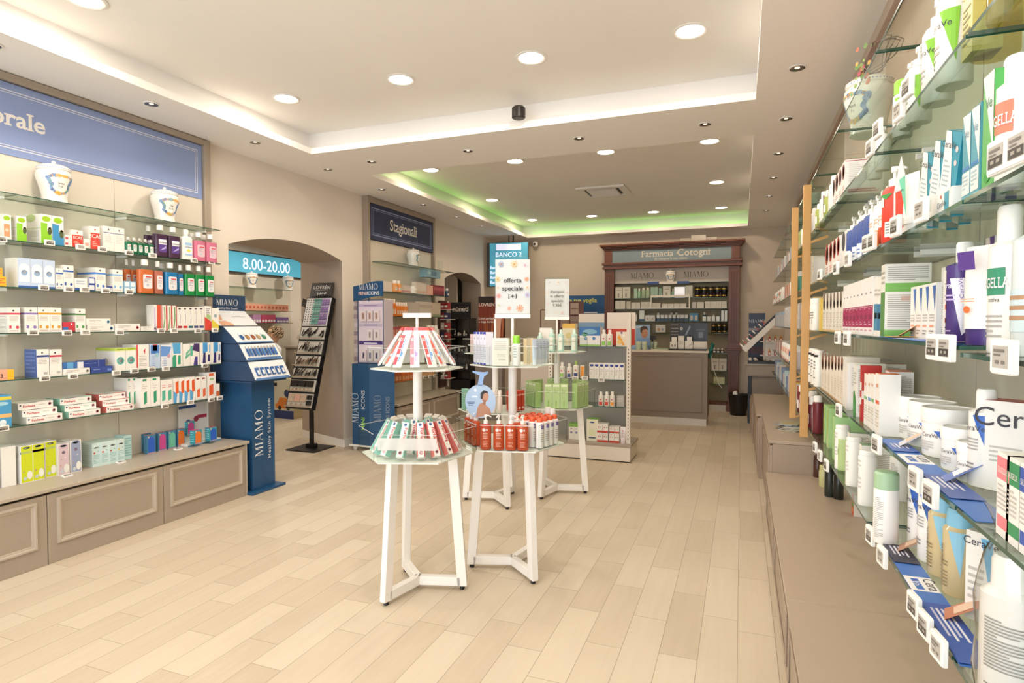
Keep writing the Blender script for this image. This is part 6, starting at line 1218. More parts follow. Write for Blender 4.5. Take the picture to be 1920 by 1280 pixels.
Bk(3, 1185, 1194, 590, 2, CRB([('r', 0, .5, .4, 1, '8A3440')], 'E8E4E0'), 'white and maroon box'); Bk(3, 1198, 1208, 582, 1, CRB([('r', 0, 1, 0, .2, '1F4A6A')], 'EDEBE8'), 'white box with teal base'); Bk(3, 1209, 1228, 591, 2, CRB([('c', .5, .4, .2, 'D8B8A0')], 'E9E6E2'), 'white short box'); 
Bk(3, 1230, 1290, 590, 8, CRB([('r', 0, 1, 0, .45, '1F4A6A')], 'F0EFEC'), 'small white and navy box', gap=.8); Bk(3, 1230, 1238, 586, 1, BL('1B1B20', 'D8D6D2'), 'black bottle', 'bottle', dy=.1); Bk(3, 1255, 1272, 586, 2, BL('1B1B20', 'D8D6D2'), 'dark bottle with silver cap', 'bottle', dy=.1)
Bk(3, 1292, 1309, 587, 2, CRB([('r', .2, .8, .1, .7, 'D8C8B0')], '4A94C8'), 'bright blue carton'); Bk(3, 1317, 1324, 585, 1, BL('1F4A6A'), 'tall navy bottle', 'bottle', dy=.08); Bk(3, 1316, 1350, 593, 4, CRB((), 'F0EFEC'), 'small white cube box', gap=.75); Bk(3, 1334, 1341, 590, 1, BL('1B2A3A'), 'dark navy bottle', 'bottle', dy=.12); Bk(3, 1350, 1363, 582, 2, CRB([('r', 0, .25, 0, 1, '1F2E44')], 'EFEEEC'), 'tall white and navy carton')
Bk(4, 1186, 1216, 610, 3, CRB((), '9AB8D0'), 'pale blue carton'); Bk(4, 1229, 1248, 609, 1, CRB([('c', .3, .4, .15, 'D8A080'), ('c', .7, .4, .12, 'A8B0B8')], 'E4DED4'), 'cream gift set carton'); Bk(4, 1333, 1363, 606, 3, black_jar, 'black jar', 'jar', gap=.9)
Bk(5, 1336, 1358, 652, 3, lambda w, h: dropper(w / 2, h, '1E222C', 'E4E2DC'), 'small dark bottle with white cap', 'bottle'); Bk(6, 1334, 1363, 672, 2, CRB(lamp_), 'cream lamp-printed carton'); Bk(7, 1338, 1360, 707, 1, lambda w, h: carton(w, .08, h, 'D8D4A8', [('p', [(0, 0), (.6, 0), (.3, .8)], 'B8BC7A')], name='paper_bag'), 'green and white paper bag on the lowest cabinet shelf', 'bag')
j = apothecary_jar(1.0, ('Rheum', 'Off')); j.location = (onY(1257, 520, CY - .0).x, CY + .02 - .02, 2.194); j.rotation_euler = (0, 0, .2); j.scale = (.85,) * 3; tag(j, 'small painted apothecary jar in the middle of the wooden cabinet', 'jar')
m = MB(); m.box(-.12, .12, -.1, .1, 0, .10, mat('C9BFB2', .5)); m.box(-.3, .3, -.08, .12, .0, .06, mat('B8AC9E', .5)); tag(m.build('cable_box', None, (onY(1310, 450, 10.8).x, 10.84, 2.896)), 'beige flat box lying on the cabinet cornice', 'box')
# ---- things on the counter
CZ = 1.09
def K(x0, x1, yt, n, make, desc, cat='box', dy=.2, **kw): return runY(CYF + dy, CZ, 'on the service counter', x0, x1, yt, n, make, desc, cat, **kw)
a, b = onY(1186, 609, CYF + .3), onY(1219, 609, CYF + .3); w = b.x - a.x
m = MB(); m.box(-w / 2, w / 2, 0, .012, 0, a.z - CZ, mat('8FB0D0', .45)); T = FM(0, 0, -.0006); h = a.z - CZ
m.rect(T, -w * .2, w / 2, .03, h * .45, mat('7C9EC8', .45)); m.rect(T, -w * .45, w * .1, h * .88, h * .94, mat('D8E0EA', .5)); SKD = mat('C08868', .5)
m.disc(T @ Matrix.Translation((0, 0, .0006)), w * .18, h * .66, w * .19, SKD, 18, h * .21); m.shape(T @ Matrix.Translation((0, 0, .0012)), [(w * -.05, h * .7), (w * -.06, h * .88), (w * .1, h * .96), (w * .32, h * .93), (w * .40, h * .78), (w * .30, h * .82), (w * .08, h * .80), (w * .02, h * .66)], mat('4A3628', .5))
for s_ in (.1, .27): m.rect(T @ Matrix.Translation((0, 0, .0012)), w * s_ - .012, w * s_ + .012, h * .66, h * .68, mat('3A2A22', .5))
m.rect(T @ Matrix.Translation((0, 0, .0012)), w * .12, w * .26, h * .52, h * .535, mat('8A5040', .5)); m.box(-w / 2, w / 2, -.16, 0, 0, .03, mat('8AA8CC', .45)); m.box(-w / 2 + .02, w / 2 - .02, -.14, -.01, .03, .06, mat('A8C0DC', .45))
tag(m.build('counter_display', None, ((a.x + b.x) / 2, CYF + .3, CZ + .001)), 'light blue counter display with a man portrait on the service counter', 'counter display')
K(1192, 1214, 640, 2, lambda w, h: tub(w / 2.2, h, 'C8D4B8', 'D8DCC8'), 'small pale jar in the blue display', 'jar', dy=.10)
a, b = onY(1257, 605, CYF + .35), onY(1327, 605, CYF + .35); w = b.x - a.x; h = a.z - CZ
m = MB(); m.box(-w / 2, w / 2, 0, .015, 0, h, mat('2A2624', .4)); m.box(-w / 2, w / 2, -.26, 0, 0, .022, mat('221E1C', .4)); T = FM(0, 0, -.0006)
m.rect(T, w * .14, w * .5, .022, h, mat('39404C', .4)); m.rect(T, -w * .24, w * .12, h * .3, h * .98, mat('343A46', .4))
T2 = T @ Matrix.Translation((0, 0, .0006))
for k in range(4): m.rect(T2, -w * .48, -w * .28, h * (.9 - .12 * k), h * (.93 - .12 * k), mat('9A948C', .5))
m.disc(T2, -w * .2, h * .78, .022, mat('D8D4CC', .5)); m.disc(T2 @ Matrix.Translation((0, 0, .0004)), -w * .2, h * .78, .01, mat('3A3634', .5)); m.shape(T2, [(-w * .1, h * .55), (-w * .07, h * .52), (w * .05, h * .85), (w * .02, h * .9)], mat('8A9AB0', .4)); m.rect(T2, w * .2, w * .44, h * .72, h * .74, mat('8A8E96', .5)); m.rect(T2, w * .26, w * .38, h * .45, h * .66, mat('7A828E', .4))
tag(m.build('counter_display', None, ((a.x + b.x) / 2, CYF + .35, CZ + .001)), 'dark grey two-panel counter display on the service counter', 'counter display')
def K2(x0, x1, z, hh, n, make, desc): runY(CYF + .16, CZ + .024 + z, 'before the dark counter display', x0, x1, 0, n, make, desc, 'box', h=hh)
K2(1256, 1270, 0, .10, 1, CRB([('r', .2, .4, .3, .6, '8A8078'), ('r', .6, .8, .3, .6, '8A8078')], 'E6E0D6', .06), 'white box with two dark panes'); K2(1259, 1269, .101, .07, 1, CRB((), 'E9E4DA', .05), 'small white box stacked on top')
K2(1271, 1283, 0, .19, 1, CRB([('l', .2, .8, .3, .6, 3, 'B8AEA0')], 'E2DCD0', .06), 'tall white carton'); K2(1284, 1299, 0, .115, 1, CRB([('p', [(.1, .1), (.8, .7), (.9, .5)], 'C8C0B4')], 'E9E4DA', .06), 'white marbled box'); K2(1288, 1297, .116, .06, 1, CRB((), 'ECE8DF', .05), 'tiny white box on the marbled one')
m = MB(); m.loft([(0, rrect(.2, .07, .03)), (.03, rrect(.215, .085, .04)), (.08, rrect(.20, .06, .025)), (.11, rrect(.19, .012, .004))], mat('D9D2C8', .45)); tag(m.build('cosmetic_pouch', None, (onY(1313, 650, CYF + .18).x, CYF + .18, CZ + .024)), 'crumpled white cosmetic pouch on the service counter', 'pouch')
for i, x in enumerate((1222, 1229)): place(tube_pack(.05, .12, 'A8B49A' if i else '7A8A7A', 'C8C8BC'), (onY(x, 650, CYF + .2).x, CYF + .2, CZ + .001), 0, 'small greenish tube', 'tube', 'on the service counter')
m = MB(); m.box(-.16, .16, -.05, .05, 0, .012, mat('D9CFC0', .5)); m.box(-.12, .1, -.04, .04, .012, .03, mat('8A9A7A', .5)); tag(m.build('card_tray', None, (onY(1243, 656, CYF + .15).x, CYF + .15, CZ + .001)), 'low beige tray with leaflets on the service counter', 'tray')
m = MB(); m.tube([(0, 0, 0), (0, 0, .12), (.02, -.02, .16)], .012, BLACK, 8); m.box(-.02, .06, -.05, .01, .15, .21, BLACK); m.lathe([(.05, 0), (.05, .012), (.01, .02)], BLACK, 14); tag(m.build('card_terminal', None, (onY(1221, 652, CYF + .28).x, CYF + .36, CZ + .001)), 'black stalk device behind the small tubes on the counter', 'payment terminal')
m = MB(); m.tube([(-.02, 0, -.12), (0, 0, 0), (.03, -.01, .08), (.0, -.02, .10)], [.02, .03, .03, .02], mat('1E6E66', .5), 8); m.tube([(0, 0, -.02), (.03, -.02, -.25), (.12, -.03, -.5), (.16, -.03, -.55)], .004, WHITE, 5); tag(m.build('barcode_scanner', None, (CT1 + .035, CYF + .18, 1.10)), 'teal handheld scanner with cable hanging off the counter end', 'scanner')
# ---- screen, posters on the back wall
a = onY(920, 457, 10.3); b = onY(988, 530, 10.3)
o = empty('ceiling_screen', ((a.x + b.x) / 2, 10.3, 0), .15); tag(o, 'turquoise ceiling-hung queue screen above the offer sign', 'display screen'); hw = (b.x - a.x) / 2; z1, z0 = a.z, a.z - .80
m = MB(); m.box(-hw - .06, hw + .01, .0, .07, z0, z1 + .01, mat('4A4440', .4)); bevel(m.build('case', o), .004)
m = MB(); m.box(-hw, hw, -.003, .0, z0 + .01, z1, mat('4C9CB4', .5, 0, .45)); T = FM(0, 0, -.0036); WL = mat('E2E6F8', .5, 0, .8); m.rect(T, -hw * .65, hw * .65, z1 - .13, z1 - .02, mat('D8D8F4', .5, 0, .7)); m.text('BANCO 2', .115, T @ Matrix.Translation((.0, z1 - .25, .001)), WL)
for k in range(4): m.text('Banco', .075, T @ Matrix.Translation((-hw + .10, z1 - .47 - k * .09, .001)), WL, bold=.01)
m.build('screen', o); m = MB(); m.tube([(0, .03, z1), (0, .03, 3.1)], .012, BLACK, 8); m.tube([(.08, .03, z1), (.08, .03, 3.1)], .012, BLACK, 8); m.build('ceiling_bracket', o)
a = onY(1071, 554, 10.98); b = onY(1136, 600, 10.98)
m = MB(); m.box(a.x - .25, b.x + .0, -.02, 0, 1.40, a.z, mat('20588E', .45)); T = FM(0, 0, -.0206); m.text('la tua voglia', .115, T @ Matrix.Translation((a.x + .22, a.z - .13, 0)), mat('E8E45A', .5), bold=.014); m.text('R', .17, T @ Matrix.Translation((a.x + .32, 1.52, 0)), mat('E6E4F0', .5), bold=.02); m.rect(T, a.x + .25, a.x + .5, 1.68, 1.70, mat('E6E4F0', .5))
tag(m.build('wall_poster', None, (0, 10.995, 0)), 'blue poster with yellow handwriting on the back wall beside the cabinet', 'poster')
# hair colour poster display
a = onY(897, 556, 8.6); b = onY(946, 628, 8.6); w = b.x - a.x; 
o = empty('poster_display', ((a.x + b.x) / 2, 8.6, 0)); tag(o, 'hair colour poster display with a red-haired woman near the black stand', 'poster display')
z0, z1 = 1.02, a.z; h = z1 - z0
m = MB(); m.box(-w / 2, w / 2, 0, .02, z0, z1, mat('7A3018', .45)); T = FM(0, z0, -.0006)
rnd = random.Random(2)
for k in range(26): x = -w / 2 + w * rnd.random(); m.shape(T, [(x, h * .3), (min(w / 2, x + .02), h * .3), (min(w / 2, x + .01), h * rnd.uniform(.6, .95))], mat(rnd.choice(['A8542E', '8A3A1C', 'C8703E', '5A2414']), .5))
T1 = T @ Matrix.Translation((0, 0, .0006)); m.shape(T1, [(w * .12, h * .62), (w * .2, h), (w * .5, h), (w * .5, h * .72), (w * .38, h * .6), (w * .3, h * .2), (w * .2, h * .2), (w * .15, h * .5)], mat('E0AE94', .5)); m.disc(T1 @ Matrix.Translation((0, 0, .0005)), w * .36, h * .80, .035, mat('C85A5A', .5), 14, .014)
m.rect(T1, -w / 2, w * .1, h * .88, h, mat('2A1E1A', .5)); m.text('LOVREN', .07, T1 @ Matrix.Translation((-w * .18, h * .83, .0008)), mat('EDE6DE', .5), bold=.01); 
for k in range(3): m.text(['Colori perfetti', 'a lunga durata', ''][k], .045, T1 @ Matrix.Translation((-w * .2, h * .60 - k * .05, .0008)), mat('EDE6DE', .5), bold=.01)
m.rect(T1, -w / 2, w * .08, h * .36, h * .38, mat('D8A08A', .5)); m.build('poster_board', o)
m = MB(); m.box(-w / 2, w / 2, -.12, .02, .0, z0, mat('8A7E74', .5)); m.build('pedestal', o)
for i, x in enumerate((901, 909, 917, 926, 935, 943)): p = onY(x, 620, 8.55); place(carton(.055, .04, .17, 'E4D8CE', [('r', 0, 1, .55, 1, ['B8502E', 'A84426', '8A3A20'][i % 3])]), (p.x, 8.52, 1.021), 0, 'hair colour carton', 'box', 'before the red-haired poster')
# leather-toned frames rack
a = onY(1014, 585, 9.8); b = onY(1095, 640, 9.8)
o = empty('jewellery_rack', (0, 0, 0)); tag(o, 'wire rack of small brown framed cards behind the shampoo sign', 'rack'); m = MB(); BR = mat('6A3A30', .4)
x0, x1, zt, zb = a.x, b.x, 1.72, 1.12
for x in (x0, x0 + .32): m.tube([(x, 9.8, zb - .5), (x, 9.8, zt)], .008, BR, 6)
m.tube([(x0, 9.8, zt), (x0 + .32, 9.8, zt)], .008, BR, 6); m.build('frame', o)
for i in range(6):
    m = MB(); x = x1 - .32 + (i % 2) * .17; z = 1.83 - (i // 2) * .22; m.box(x - .07, x + .07, 9.74, 9.76, z - .19, z, mat(('9A8474', 'B8A090', 'A89080')[i % 3], .5)); m.box(x - .06, x + .06, 9.735, 9.74, z - .1, z - .09, BR); m.build('framed_card', o)
m = MB(); m.box(x1 - .44, x1 + .0, 9.76, 9.78, .0, 1.86, BR); m.build('upright', o)
p = onY(1008, 708, 7.6); m = MB(); m.box(-.16, .16, -.1, .1, 0, .03, BLACK); m.box(-.15, .15, -.1, .1, .03, .07, mat('B88A88', .5)); m.box(-.12, .0, -.09, .08, .0701, .19, mat('D8BCB4', .5)); m.box(.0, .12, -.09, .08, .0701, .19, mat('D0B0A8', .5)); m.box(-.2, .2, -.1, .12, -.95, .0, mat('C9BCAC', .5)); tag(m.build('pink_box_display', None, (p.x, 7.6, .955)), 'pink cartons on a cream pedestal behind the fourth tray stand', 'display')
# ---- waste bin
m = MB(); m.lathe([(.12, 0), (.125, .01), (.155, .33), (.165, .34), (.160, .345), (.148, .33), (.118, .015), (.001, .012)], mat('1E1816', .45), 28); o = m.build('waste_bin', None, (-.03, 10.42, 0)); tag(o, 'black waste bin with a crumpled tissue before the right pilaster', 'bin')
m = MB(); rnd = random.Random(1); vs = [(.06 * math.cos(t) * rnd.uniform(.6, 1) - .05, .06 * math.sin(t) * rnd.uniform(.6, 1), .33) for t in [k * .785 for k in range(8)]]; m.loft([(None, vs), (None, [(x * .7 - .02, y * .7, .37 + rnd.uniform(-.01, .02)) for x, y, z in vs])], WHITE); tag(m.build('crumpled_tissue', None, (-.03, 10.42, 0)), 'crumpled white tissue in the black waste bin', 'tissue')
m = MB(); m.loft([(0, rrect(.2, .14, .05)), (.2, rrect(.24, .16, .06)), (.42, rrect(.1, .04, .015))], mat('1F2E6A', .5)); tag(m.build('blue_bag', None, (.27, 10.62, 0)), 'dark blue bag on the floor beside the waste bin', 'bag')
# ================================================================ right wall: cabinets, shelves, goods
BROWN = noisy('A08D7B', .42, .03, 5); BROWNL = noisy('AC9986', .4, .03, 5)
m = MB(); m.box(.175, XR - .002, -.6, 2.52, .405, .43, BROWNL); tag(bevel(m.build('cabinet_worktop'), .002), 'brown worktop section nearest the photographer under the cosmetics shelves', 'worktop')
m = MB(); m.box(.175, XR - .002, 2.523, 4.648, .405, .43, BROWNL); tag(bevel(m.build('cabinet_worktop'), .002), 'long brown worktop section under the middle cosmetics shelves', 'worktop')
def rcab(y0, y1, zt, X, label):
    c = empty('base_cabinet', (X, (y0 + y1) / 2, 0)); tag(c, label, 'cabinet', None); w = y1 - y0
    m = MB(); m.box(.02, XR - X - .004, -w / 2 + .001, w / 2 - .001, 0, zt, BROWN); m.build('body', c)
    m = MB(); m.box(.0, .02, -w / 2 + .002, w / 2 - .002, .08, zt - .012, BROWN); d = bevel(m.build('drawer', c), .002)
    m = MB()
    for a in ((-w / 2 + .06, w / 2 - .06, zt - .07, zt - .055), (-w / 2 + .06, w / 2 - .06, .13, .145), (-w / 2 + .06, -w / 2 + .075, .145, zt - .07), (w / 2 - .075, w / 2 - .06, .145, zt - .07)): m.box(-.008, 0, *a, BROWN)
    bevel(m.build('moulding', d), .003)
for i, (a, b) in enumerate(((-.6, .45), (.45, 1.5), (1.5, 2.52), (2.52, 3.58), (3.58, 4.648))): rcab(a, b, .403, .185, ['brown drawer cabinet behind the photo edge', 'brown drawer cabinet at the bottom photo edge', 'brown drawer cabinet under the near worktop section', 'brown drawer cabinet under the start of the long worktop', 'brown drawer cabinet before the raised cabinet'][i])
rcab(4.652, 6.2, .635, .20, 'raised brown cabinet carrying folded brochures by the wooden frames'); m = MB(); m.box(.19, XR - .002, 4.65, 6.2, .637, .66, BROWNL); tag(bevel(m.build('cabinet_worktop'), .002), 'brown worktop of the raised cabinet with brochures', 'worktop')
rcab(6.204, 8.0, .60, .155, 'long brown cabinet beyond the wooden frames'); m = MB(); m.box(.145, XR - .002, 6.203, 8.0, .602, .622, BROWNL); tag(bevel(m.build('cabinet_worktop'), .002), 'brown worktop beyond the wooden frames', 'worktop')
rcab(8.004, 9.1, .50, .13, 'farthest brown cabinet under the tester desk')
KINDNAME[0] = 'skin_care_carton'
# shelves: bays
XF, XB = .38, .655
RZ = {1: .868, 2: 1.155, 3: 1.457, 4: 1.728, 5: 2.03, 6: 2.342}
RN = {0: 'lowest right shelf', 1: 'lowest right shelf', 2: 'second right shelf', 3: 'third right shelf', 4: 'fourth right shelf', 5: 'fifth right shelf', 6: 'topmost right shelf'}
BAY = [(.52, 1.335), (1.345, 2.16), (2.17, 2.985), (2.995, 3.83), (3.84, 4.75), (4.76, 5.7), (5.71, 6.65), (6.66, 7.6), (7.61, 8.5)]
BW = ['cut by the picture edge', 'beside the big feminine-wash bottles', 'above the near worktop joint', 'before the wooden frames', 'between the wooden frames', 'just beyond the wooden frames', 'two bays beyond the frames', 'three bays beyond the frames', 'farthest from the photographer']
RZ[0] = .60
for k in range(0, 7):
    for j, (a, b) in enumerate(BAY):
        if k == 0 and j > 0: continue
        dz = -.012 if (k == 3 and j == 0) else 0
        t = .008
        glass_shelf(XF, XB, a, b, RZ[k] + dz, t, where=f'{["extra low", "lowest", "second", "third", "fourth", "fifth", "topmost"][k]} glass shelf on the right, {BW[j]}', bracket=[(XF + .12, XB, a + .03), (XF + .12, XB, b - .03)] if j < 4 and k in (3, 4, 5) else None)
o = empty('wall_shelf_unit', (XR, 3.5, 0)); tag(o, 'long right-hand wall shelving with pale back panels and dusty pink header', 'wall unit')
m = MB()
for j, (a, b) in enumerate(BAY): m.box(-.022, -.004, a - 3.5 + .001, b - 3.5 + .004, .43 if b < 4.7 else .67, 2.36, PANEL)
m.build('back_panel', o)
m = MB(); m.box(-.022, -.006, .3 - 3.5, 8.5 - 3.5, 2.362, 2.93, noisy('D9B3A6', .5, .02, 4)); m.build('header_panel', o)
m = MB(); m.box(-.06, -.004, .3 - 3.5, 8.52 - 3.5, 2.935, 3.0, GREY); m.box(-.06, -.004, 8.5 - 3.5, 8.56 - 3.5, .66, 2.935, GREY); bevel(m.build('frame', o), .003)
def Rr(k, x0, x1, yt, n, make, desc, cat='box', **kw):
    if k in (1, 2, 3) and x0 > 1655 and 'dX' not in kw: kw['dX'] = .052
    return run(RIGHT, RZ[k], 'on the ' + RN[k], x0, x1, yt, n, make, desc, cat, **kw)
KINDNAME[0] = 'skin_care_carton'
def Rp(k, x, dX, z=None): Z_ = RZ[k] if z is None else z; return (RIGHT.X + dX, RIGHT.y(x, Z_, RIGHT.X + dX), Z_)
def pr_(o, k, x, dX, desc, cat, rz=-PI / 2, z=None):
    if {3: 1655 < x < 1800, 2: 1655 < x < 1850, 1: 1660 < x < 1825}.get(k):   # keep clear of the printed strip at the shelf edge
        R_ = Matrix.Rotation(rz, 3, 'Z'); mn = min((R_ @ v.co).x for v in o.data.vertices); dX = max(dX, .052 - mn)
    return place(o, Rp(k, x, dX, z), rz, desc, cat, 'on the ' + RN[k])
SM = [('l', .1, .9, .35, .92, 16, 'C0BBB2'), ('l', .1, .9, .08, .22, 4, 'C0BBB2')]
def CV(c='2E62B8', tc='3A3A40', drop=True):
    d = [('p', [(.45, .92), (.95, .92), (.95, .45), (.85, .40)], c), ('t', 'CeraVe', .42, .72, .10, tc, {'sx': 1.0}), ('l', .1, .6, .45, .62, 4, 'A8A6A4'), ('l', .1, .5, .2, .3, 2, '8A8886')]
    return d
# ---- third shelf (z 1.457), eye level
big = can(.037, .262, 'F3EFEA', 'F6F3EE', .24, [('r', .16, .84, .52, .76, '3A8F6E'), ('t', 'SAUGELLA', .5, .585, .13, 'F2EFEA', {'serif': True, 'sx': .62, 'bold': .01}), ('t', 'attiva', .62, .46, .055, '5A5A58', {'bold': .008}), ('l', .2, .8, .12, .34, 5, 'A8A6A2')], capr=.62, neck=.66, name='wash_bottle', ry=.028)
pr_(big, 3, 1888, .05, 'big white wash bottle with green name band at eye level', 'bottle', rz=-PI / 2 + .12, z=RZ[3] - .012)
b2 = copy_tree(PROTO[[k for k in PROTO if k[0] == 'can' and k[1] == .037][0]]); pr_(b2, 3, 1948, .055, 'big white wash bottle cut by the picture edge', 'bottle', rz=-PI / 2 + .12, z=RZ[3] - .012)
o = can(.026, .21, '4A3478', 'F3F0EA', .2, [('p', [(.55, .8), (.95, .8), (.95, .15), (.85, .1)], 'E4E0EA'), ('t', 'CeraVe', .5, .68, .10, 'EDEAF2'), ('r', .1, .4, .42, .48, 'D05A3A'), ('l', .1, .7, .5, .6, 2, 'B8A8D0'), ('r', .1, .35, .25, .31, 'E0693A'), ('l', .1, .6, .12, .2, 2, 'B8A8D0')], capr=.5, neck=.5, name='lotion_bottle', ry=.035); pr_(o, 3, 1806, .04, 'dark purple bottle with white wedge', 'bottle', rz=-PI / 2 + .45)
o = tube_pack(.07, .19, 'EFEBE6', '4A3478', [('r', .2, .8, .72, .95, '5A3C88'), ('t', 'CeraVe', .35, .5, .09, '5A3C88', {'rot': 90}), ('c', .4, .22, .12, 'E8703A'), ('l', .2, .7, .3, .36, 2, 'E0A080')], d=.04, name='cream_tube'); pr_(o, 3, 1838, .035, 'white tube standing on a purple cap', 'tube', rz=-PI / 2 + .5)
for i in range(2): pr_(carton(.05, .05, .225, 'EDE8E0', [('p', [(.5, 1), (1, 1), (.9, .5)], '5A3C88'), ('r', .1, .5, .3, .34, 'E8905A'), ('l', .1, .8, .1, .3, 4, 'C0BBB2')], sdec=[('p', [(.3, 1), (.7, 1), (.6, .6)], '5A3C88'), ('l', .2, .8, .1, .5, 8, 'C8C0B4')]), 3, 1852 + i * 22, .10 + .05 * i, 'tall white carton with purple wedge', 'box')
Rr(3, 1706, 1754, 535, 4, C_('EFEBE5', dec=[('p', [(.5, .95), (.95, .95), (.85, .5)], '3A68B8'), ('r', .1, .7, .22, .26, 'E8A080'), ('l', .1, .8, .3, .45, 3, 'B8B4AE'), ('l', .1, .7, .06, .16, 2, '8A8886')], d=.11, sdec=SM), 'white carton with blue wedge')
pr_(carton(.045, .12, .165, 'EDE9E2', [('p', [(.5, .95), (.95, .95), (.85, .5)], '3A68B8')], sdec=[('l', .08, .92, .28, .92, 18, 'A8A49E'), ('r', 0, 1, 0, .07, '3A68B8'), ('r', .55, .85, .08, .2, '4A74C0')]), 3, 1772, .01, 'shorter white carton with small print and blue foot', 'box')
pr_(carton(.05, .12, .19, 'E9E5DE', [('r', .7, 1, 0, 1, '2A3A6A')], sdec=[('l', .08, .92, .6, .95, 8, 'A8A49E')]), 3, 1768, .11, 'white carton with navy edge behind', 'box')
Rr(3, 1656, 1660, 520, 1, C_('E9E6DC', dec=[], d=.12, sdec=[('r', 0, 1, .62, .74, '7AB45A'), ('r', 0, 1, 0, .1, '7AB45A'), ('l', .06, .94, .76, .96, 7, 'A8A49C'), ('l', .06, .94, .12, .58, 16, 'A8A49C'), ('r', .35, .55, .5, .56, 'E8B0A0')]), 'large white carton with green bands', dX=.0) if 0 else pr_(carton(.055, .115, .215, 'E9E6DC', [('r', 0, 1, 0, .62, '5A8A4A'), ('l', .1, .9, .7, .9, 3, 'B8B4AA')], sdec=[('r', 0, 1, .62, .74, '7AB45A'), ('r', 0, 1, 0, .1, '7AB45A'), ('l', .06, .94, .76, .96, 7, 'A8A49C'), ('l', .06, .94, .12, .58, 16, 'A8A49C'), ('r', .35, .55, .5, .56, 'E8B0A0')]), 3, 1654, .0, 'large white carton with green bands', 'box')
pr_(carton(.055, .11, .215, 'DED9CE', [], sdec=[('r', 0, 1, .62, .76, '5A8A94'), ('l', .06, .94, .8, .96, 5, 'B0ACA2'), ('l', .06, .94, .12, .55, 12, 'B0ACA2')]), 3, 1657, .125, 'white carton with teal band behind the green-banded one', 'box')
for x, c, s_ in ((1641, '4A8AA8', 'teal'), (1647, '3A7AA4', 'blue')): Rr(3, x - 3, x + 3, 521, 1, C_('EDE9E2', dec=[('r', 0, 1, .1, .55, c), ('r', .1, .9, .3, .4, '2E3A34'), ('l', .1, .9, .65, .8, 2, 'C0BBB2')], d=.11), f'slim white and {s_} carton')
Rr(3, 1580, 1636, 528, 8, C_('F0ECE8', dec=[('r', 0, 1, .14, .52, 'A82A5C'), ('l', .1, .9, .44, .5, 2, 'E8C0D0'), ('r', .2, .8, .28, .36, '7A1E44'), ('l', .1, .9, .16, .24, 2, 'E8C0D0'), ('r', .3, .6, .72, .75, '8A8490'), ('l', .2, .8, .04, .1, 1, 'D8A0B4')], d=.10), 'white carton with magenta block')
for i in range(6): Rr(3, 1542 + i * 6.3, 1547.8 + i * 6.3, 552 - i * 1.0, 1, C_('E9E2D4', dec=[('c', .4, .82, .3, '8A7A6C', .42), ('c', .5, .7, .2, 'A89684'), ('l', .1, .8, .1, .5, 7, 'C8C0B0'), ('r', .0, 1, 0, .05, 'D8B06A')], d=.13, sdec=SM), 'hair dye carton with portrait oval')
Rr(3, 1535, 1540, 560, 1, C_('E0BE4A', d=.1), 'yellow carton'); Rr(3, 1525, 1533, 560, 2, lambda w, h: can(.026, h, 'E9E4DC', 'EFECE6', .18, [('l', .2, .8, .2, .7, 5, '8A8680')]), 'white slim bottle', 'bottle')
# promotional strip cards lying on shelf three
def strip(k, x0, x1, ang_cards, label, dX0=-.012, wd=.06, segs=None):
    ya, yb = RIGHT.y(x0, RZ[k]), RIGHT.y(x1, RZ[k]); o = empty('printed_shelf_strip', (RIGHT.X + dX0, (ya + yb) / 2, RZ[k] + .001)); tag(o, label, 'shelf strip'); h = abs(yb - ya) / 2
    m = MB(); m.box(0, wd, -h, h, 0, .0012, mat('4472BE', .4)); n = 5
    for s_ in (segs or []): m.box(0.0005, wd - .0005, s_[0] * 2 * h - h, s_[1] * 2 * h - h, .0012, .0016, mat('EDEBE8', .4)); c_ = (s_[0] + s_[1]) * h - h; T = Matrix.Translation((wd * .5, c_, .002)) @ Matrix.Rotation(-PI / 2, 4, 'Z'); m.text('Cera', .036, T @ Matrix.Translation((0, .008, 0)), mat('3A3A44', .5)); m.box(wd * .22, wd * .48, c_ - .035, c_ + .03, .0016, .002, mat('3A68B8', .4)); m.text('Ve', .028, T @ Matrix.Translation((0, -.020, .0005)), mat('EDEBE8', .4))
    m.build('strip', o)
    for (f, c1, c2, tilt, L) in ang_cards:
        y = f * 2 * h - h; m = MB(); M = Matrix.Translation((0, y, .003)) @ Matrix.Rotation(-PI / 2, 4, 'Z')
        m.prism([(-L / 2, .0), (L / 2, .0), (L / 2, wd), (-L / 2, wd)], 0, .001, mat(c1, .4), M=M); T = M @ Matrix.Translation((0, 0, .0015))
        for q in range(4): m.rect(T, -L * .4 + q * .001, L * (.1 + .07 * (q % 2)), wd * (.2 + .16 * q), wd * (.28 + .16 * q), mat('E4E2EA' if q % 2 else 'C8C8DC', .4))
        M2 = M @ Matrix.Translation((-L * .3, wd * .55, .001)) @ Matrix.Rotation(math.radians(tilt), 4, 'Z') @ Matrix.Rotation(math.radians(35), 4, 'X'); m.prism([(-.03, 0), (.03, 0), (.03, .085), (-.03, .085)], 0, .001, mat(c2, .4), M=M2); m.rect(M2 @ Matrix.Translation((0, 0, .0016)), -.02, .02, .02, .06, mat('E4C0A4' if c2 != '5A74B8' else 'E4E2EA', .4)); m.build('folded_card', o)
strip(3, 1655, 1790, [(.12, '6A5A7A', 'B88A6A', -20, .16), (.80, 'E8A84A', 'E0B070', -20, .10)], 'blue promotional strip with orange and brown cards at eye level', segs=[(.52, .66)])
strip(2, 1655, 1845, [(.83, '4A68B0', 'C8C8D0', -10, .12), (.30, '4E62A4', '5A74B8', -10, .20)], 'blue promotional strip with folded cards beside the cream tubs', segs=[(.58, .72)])
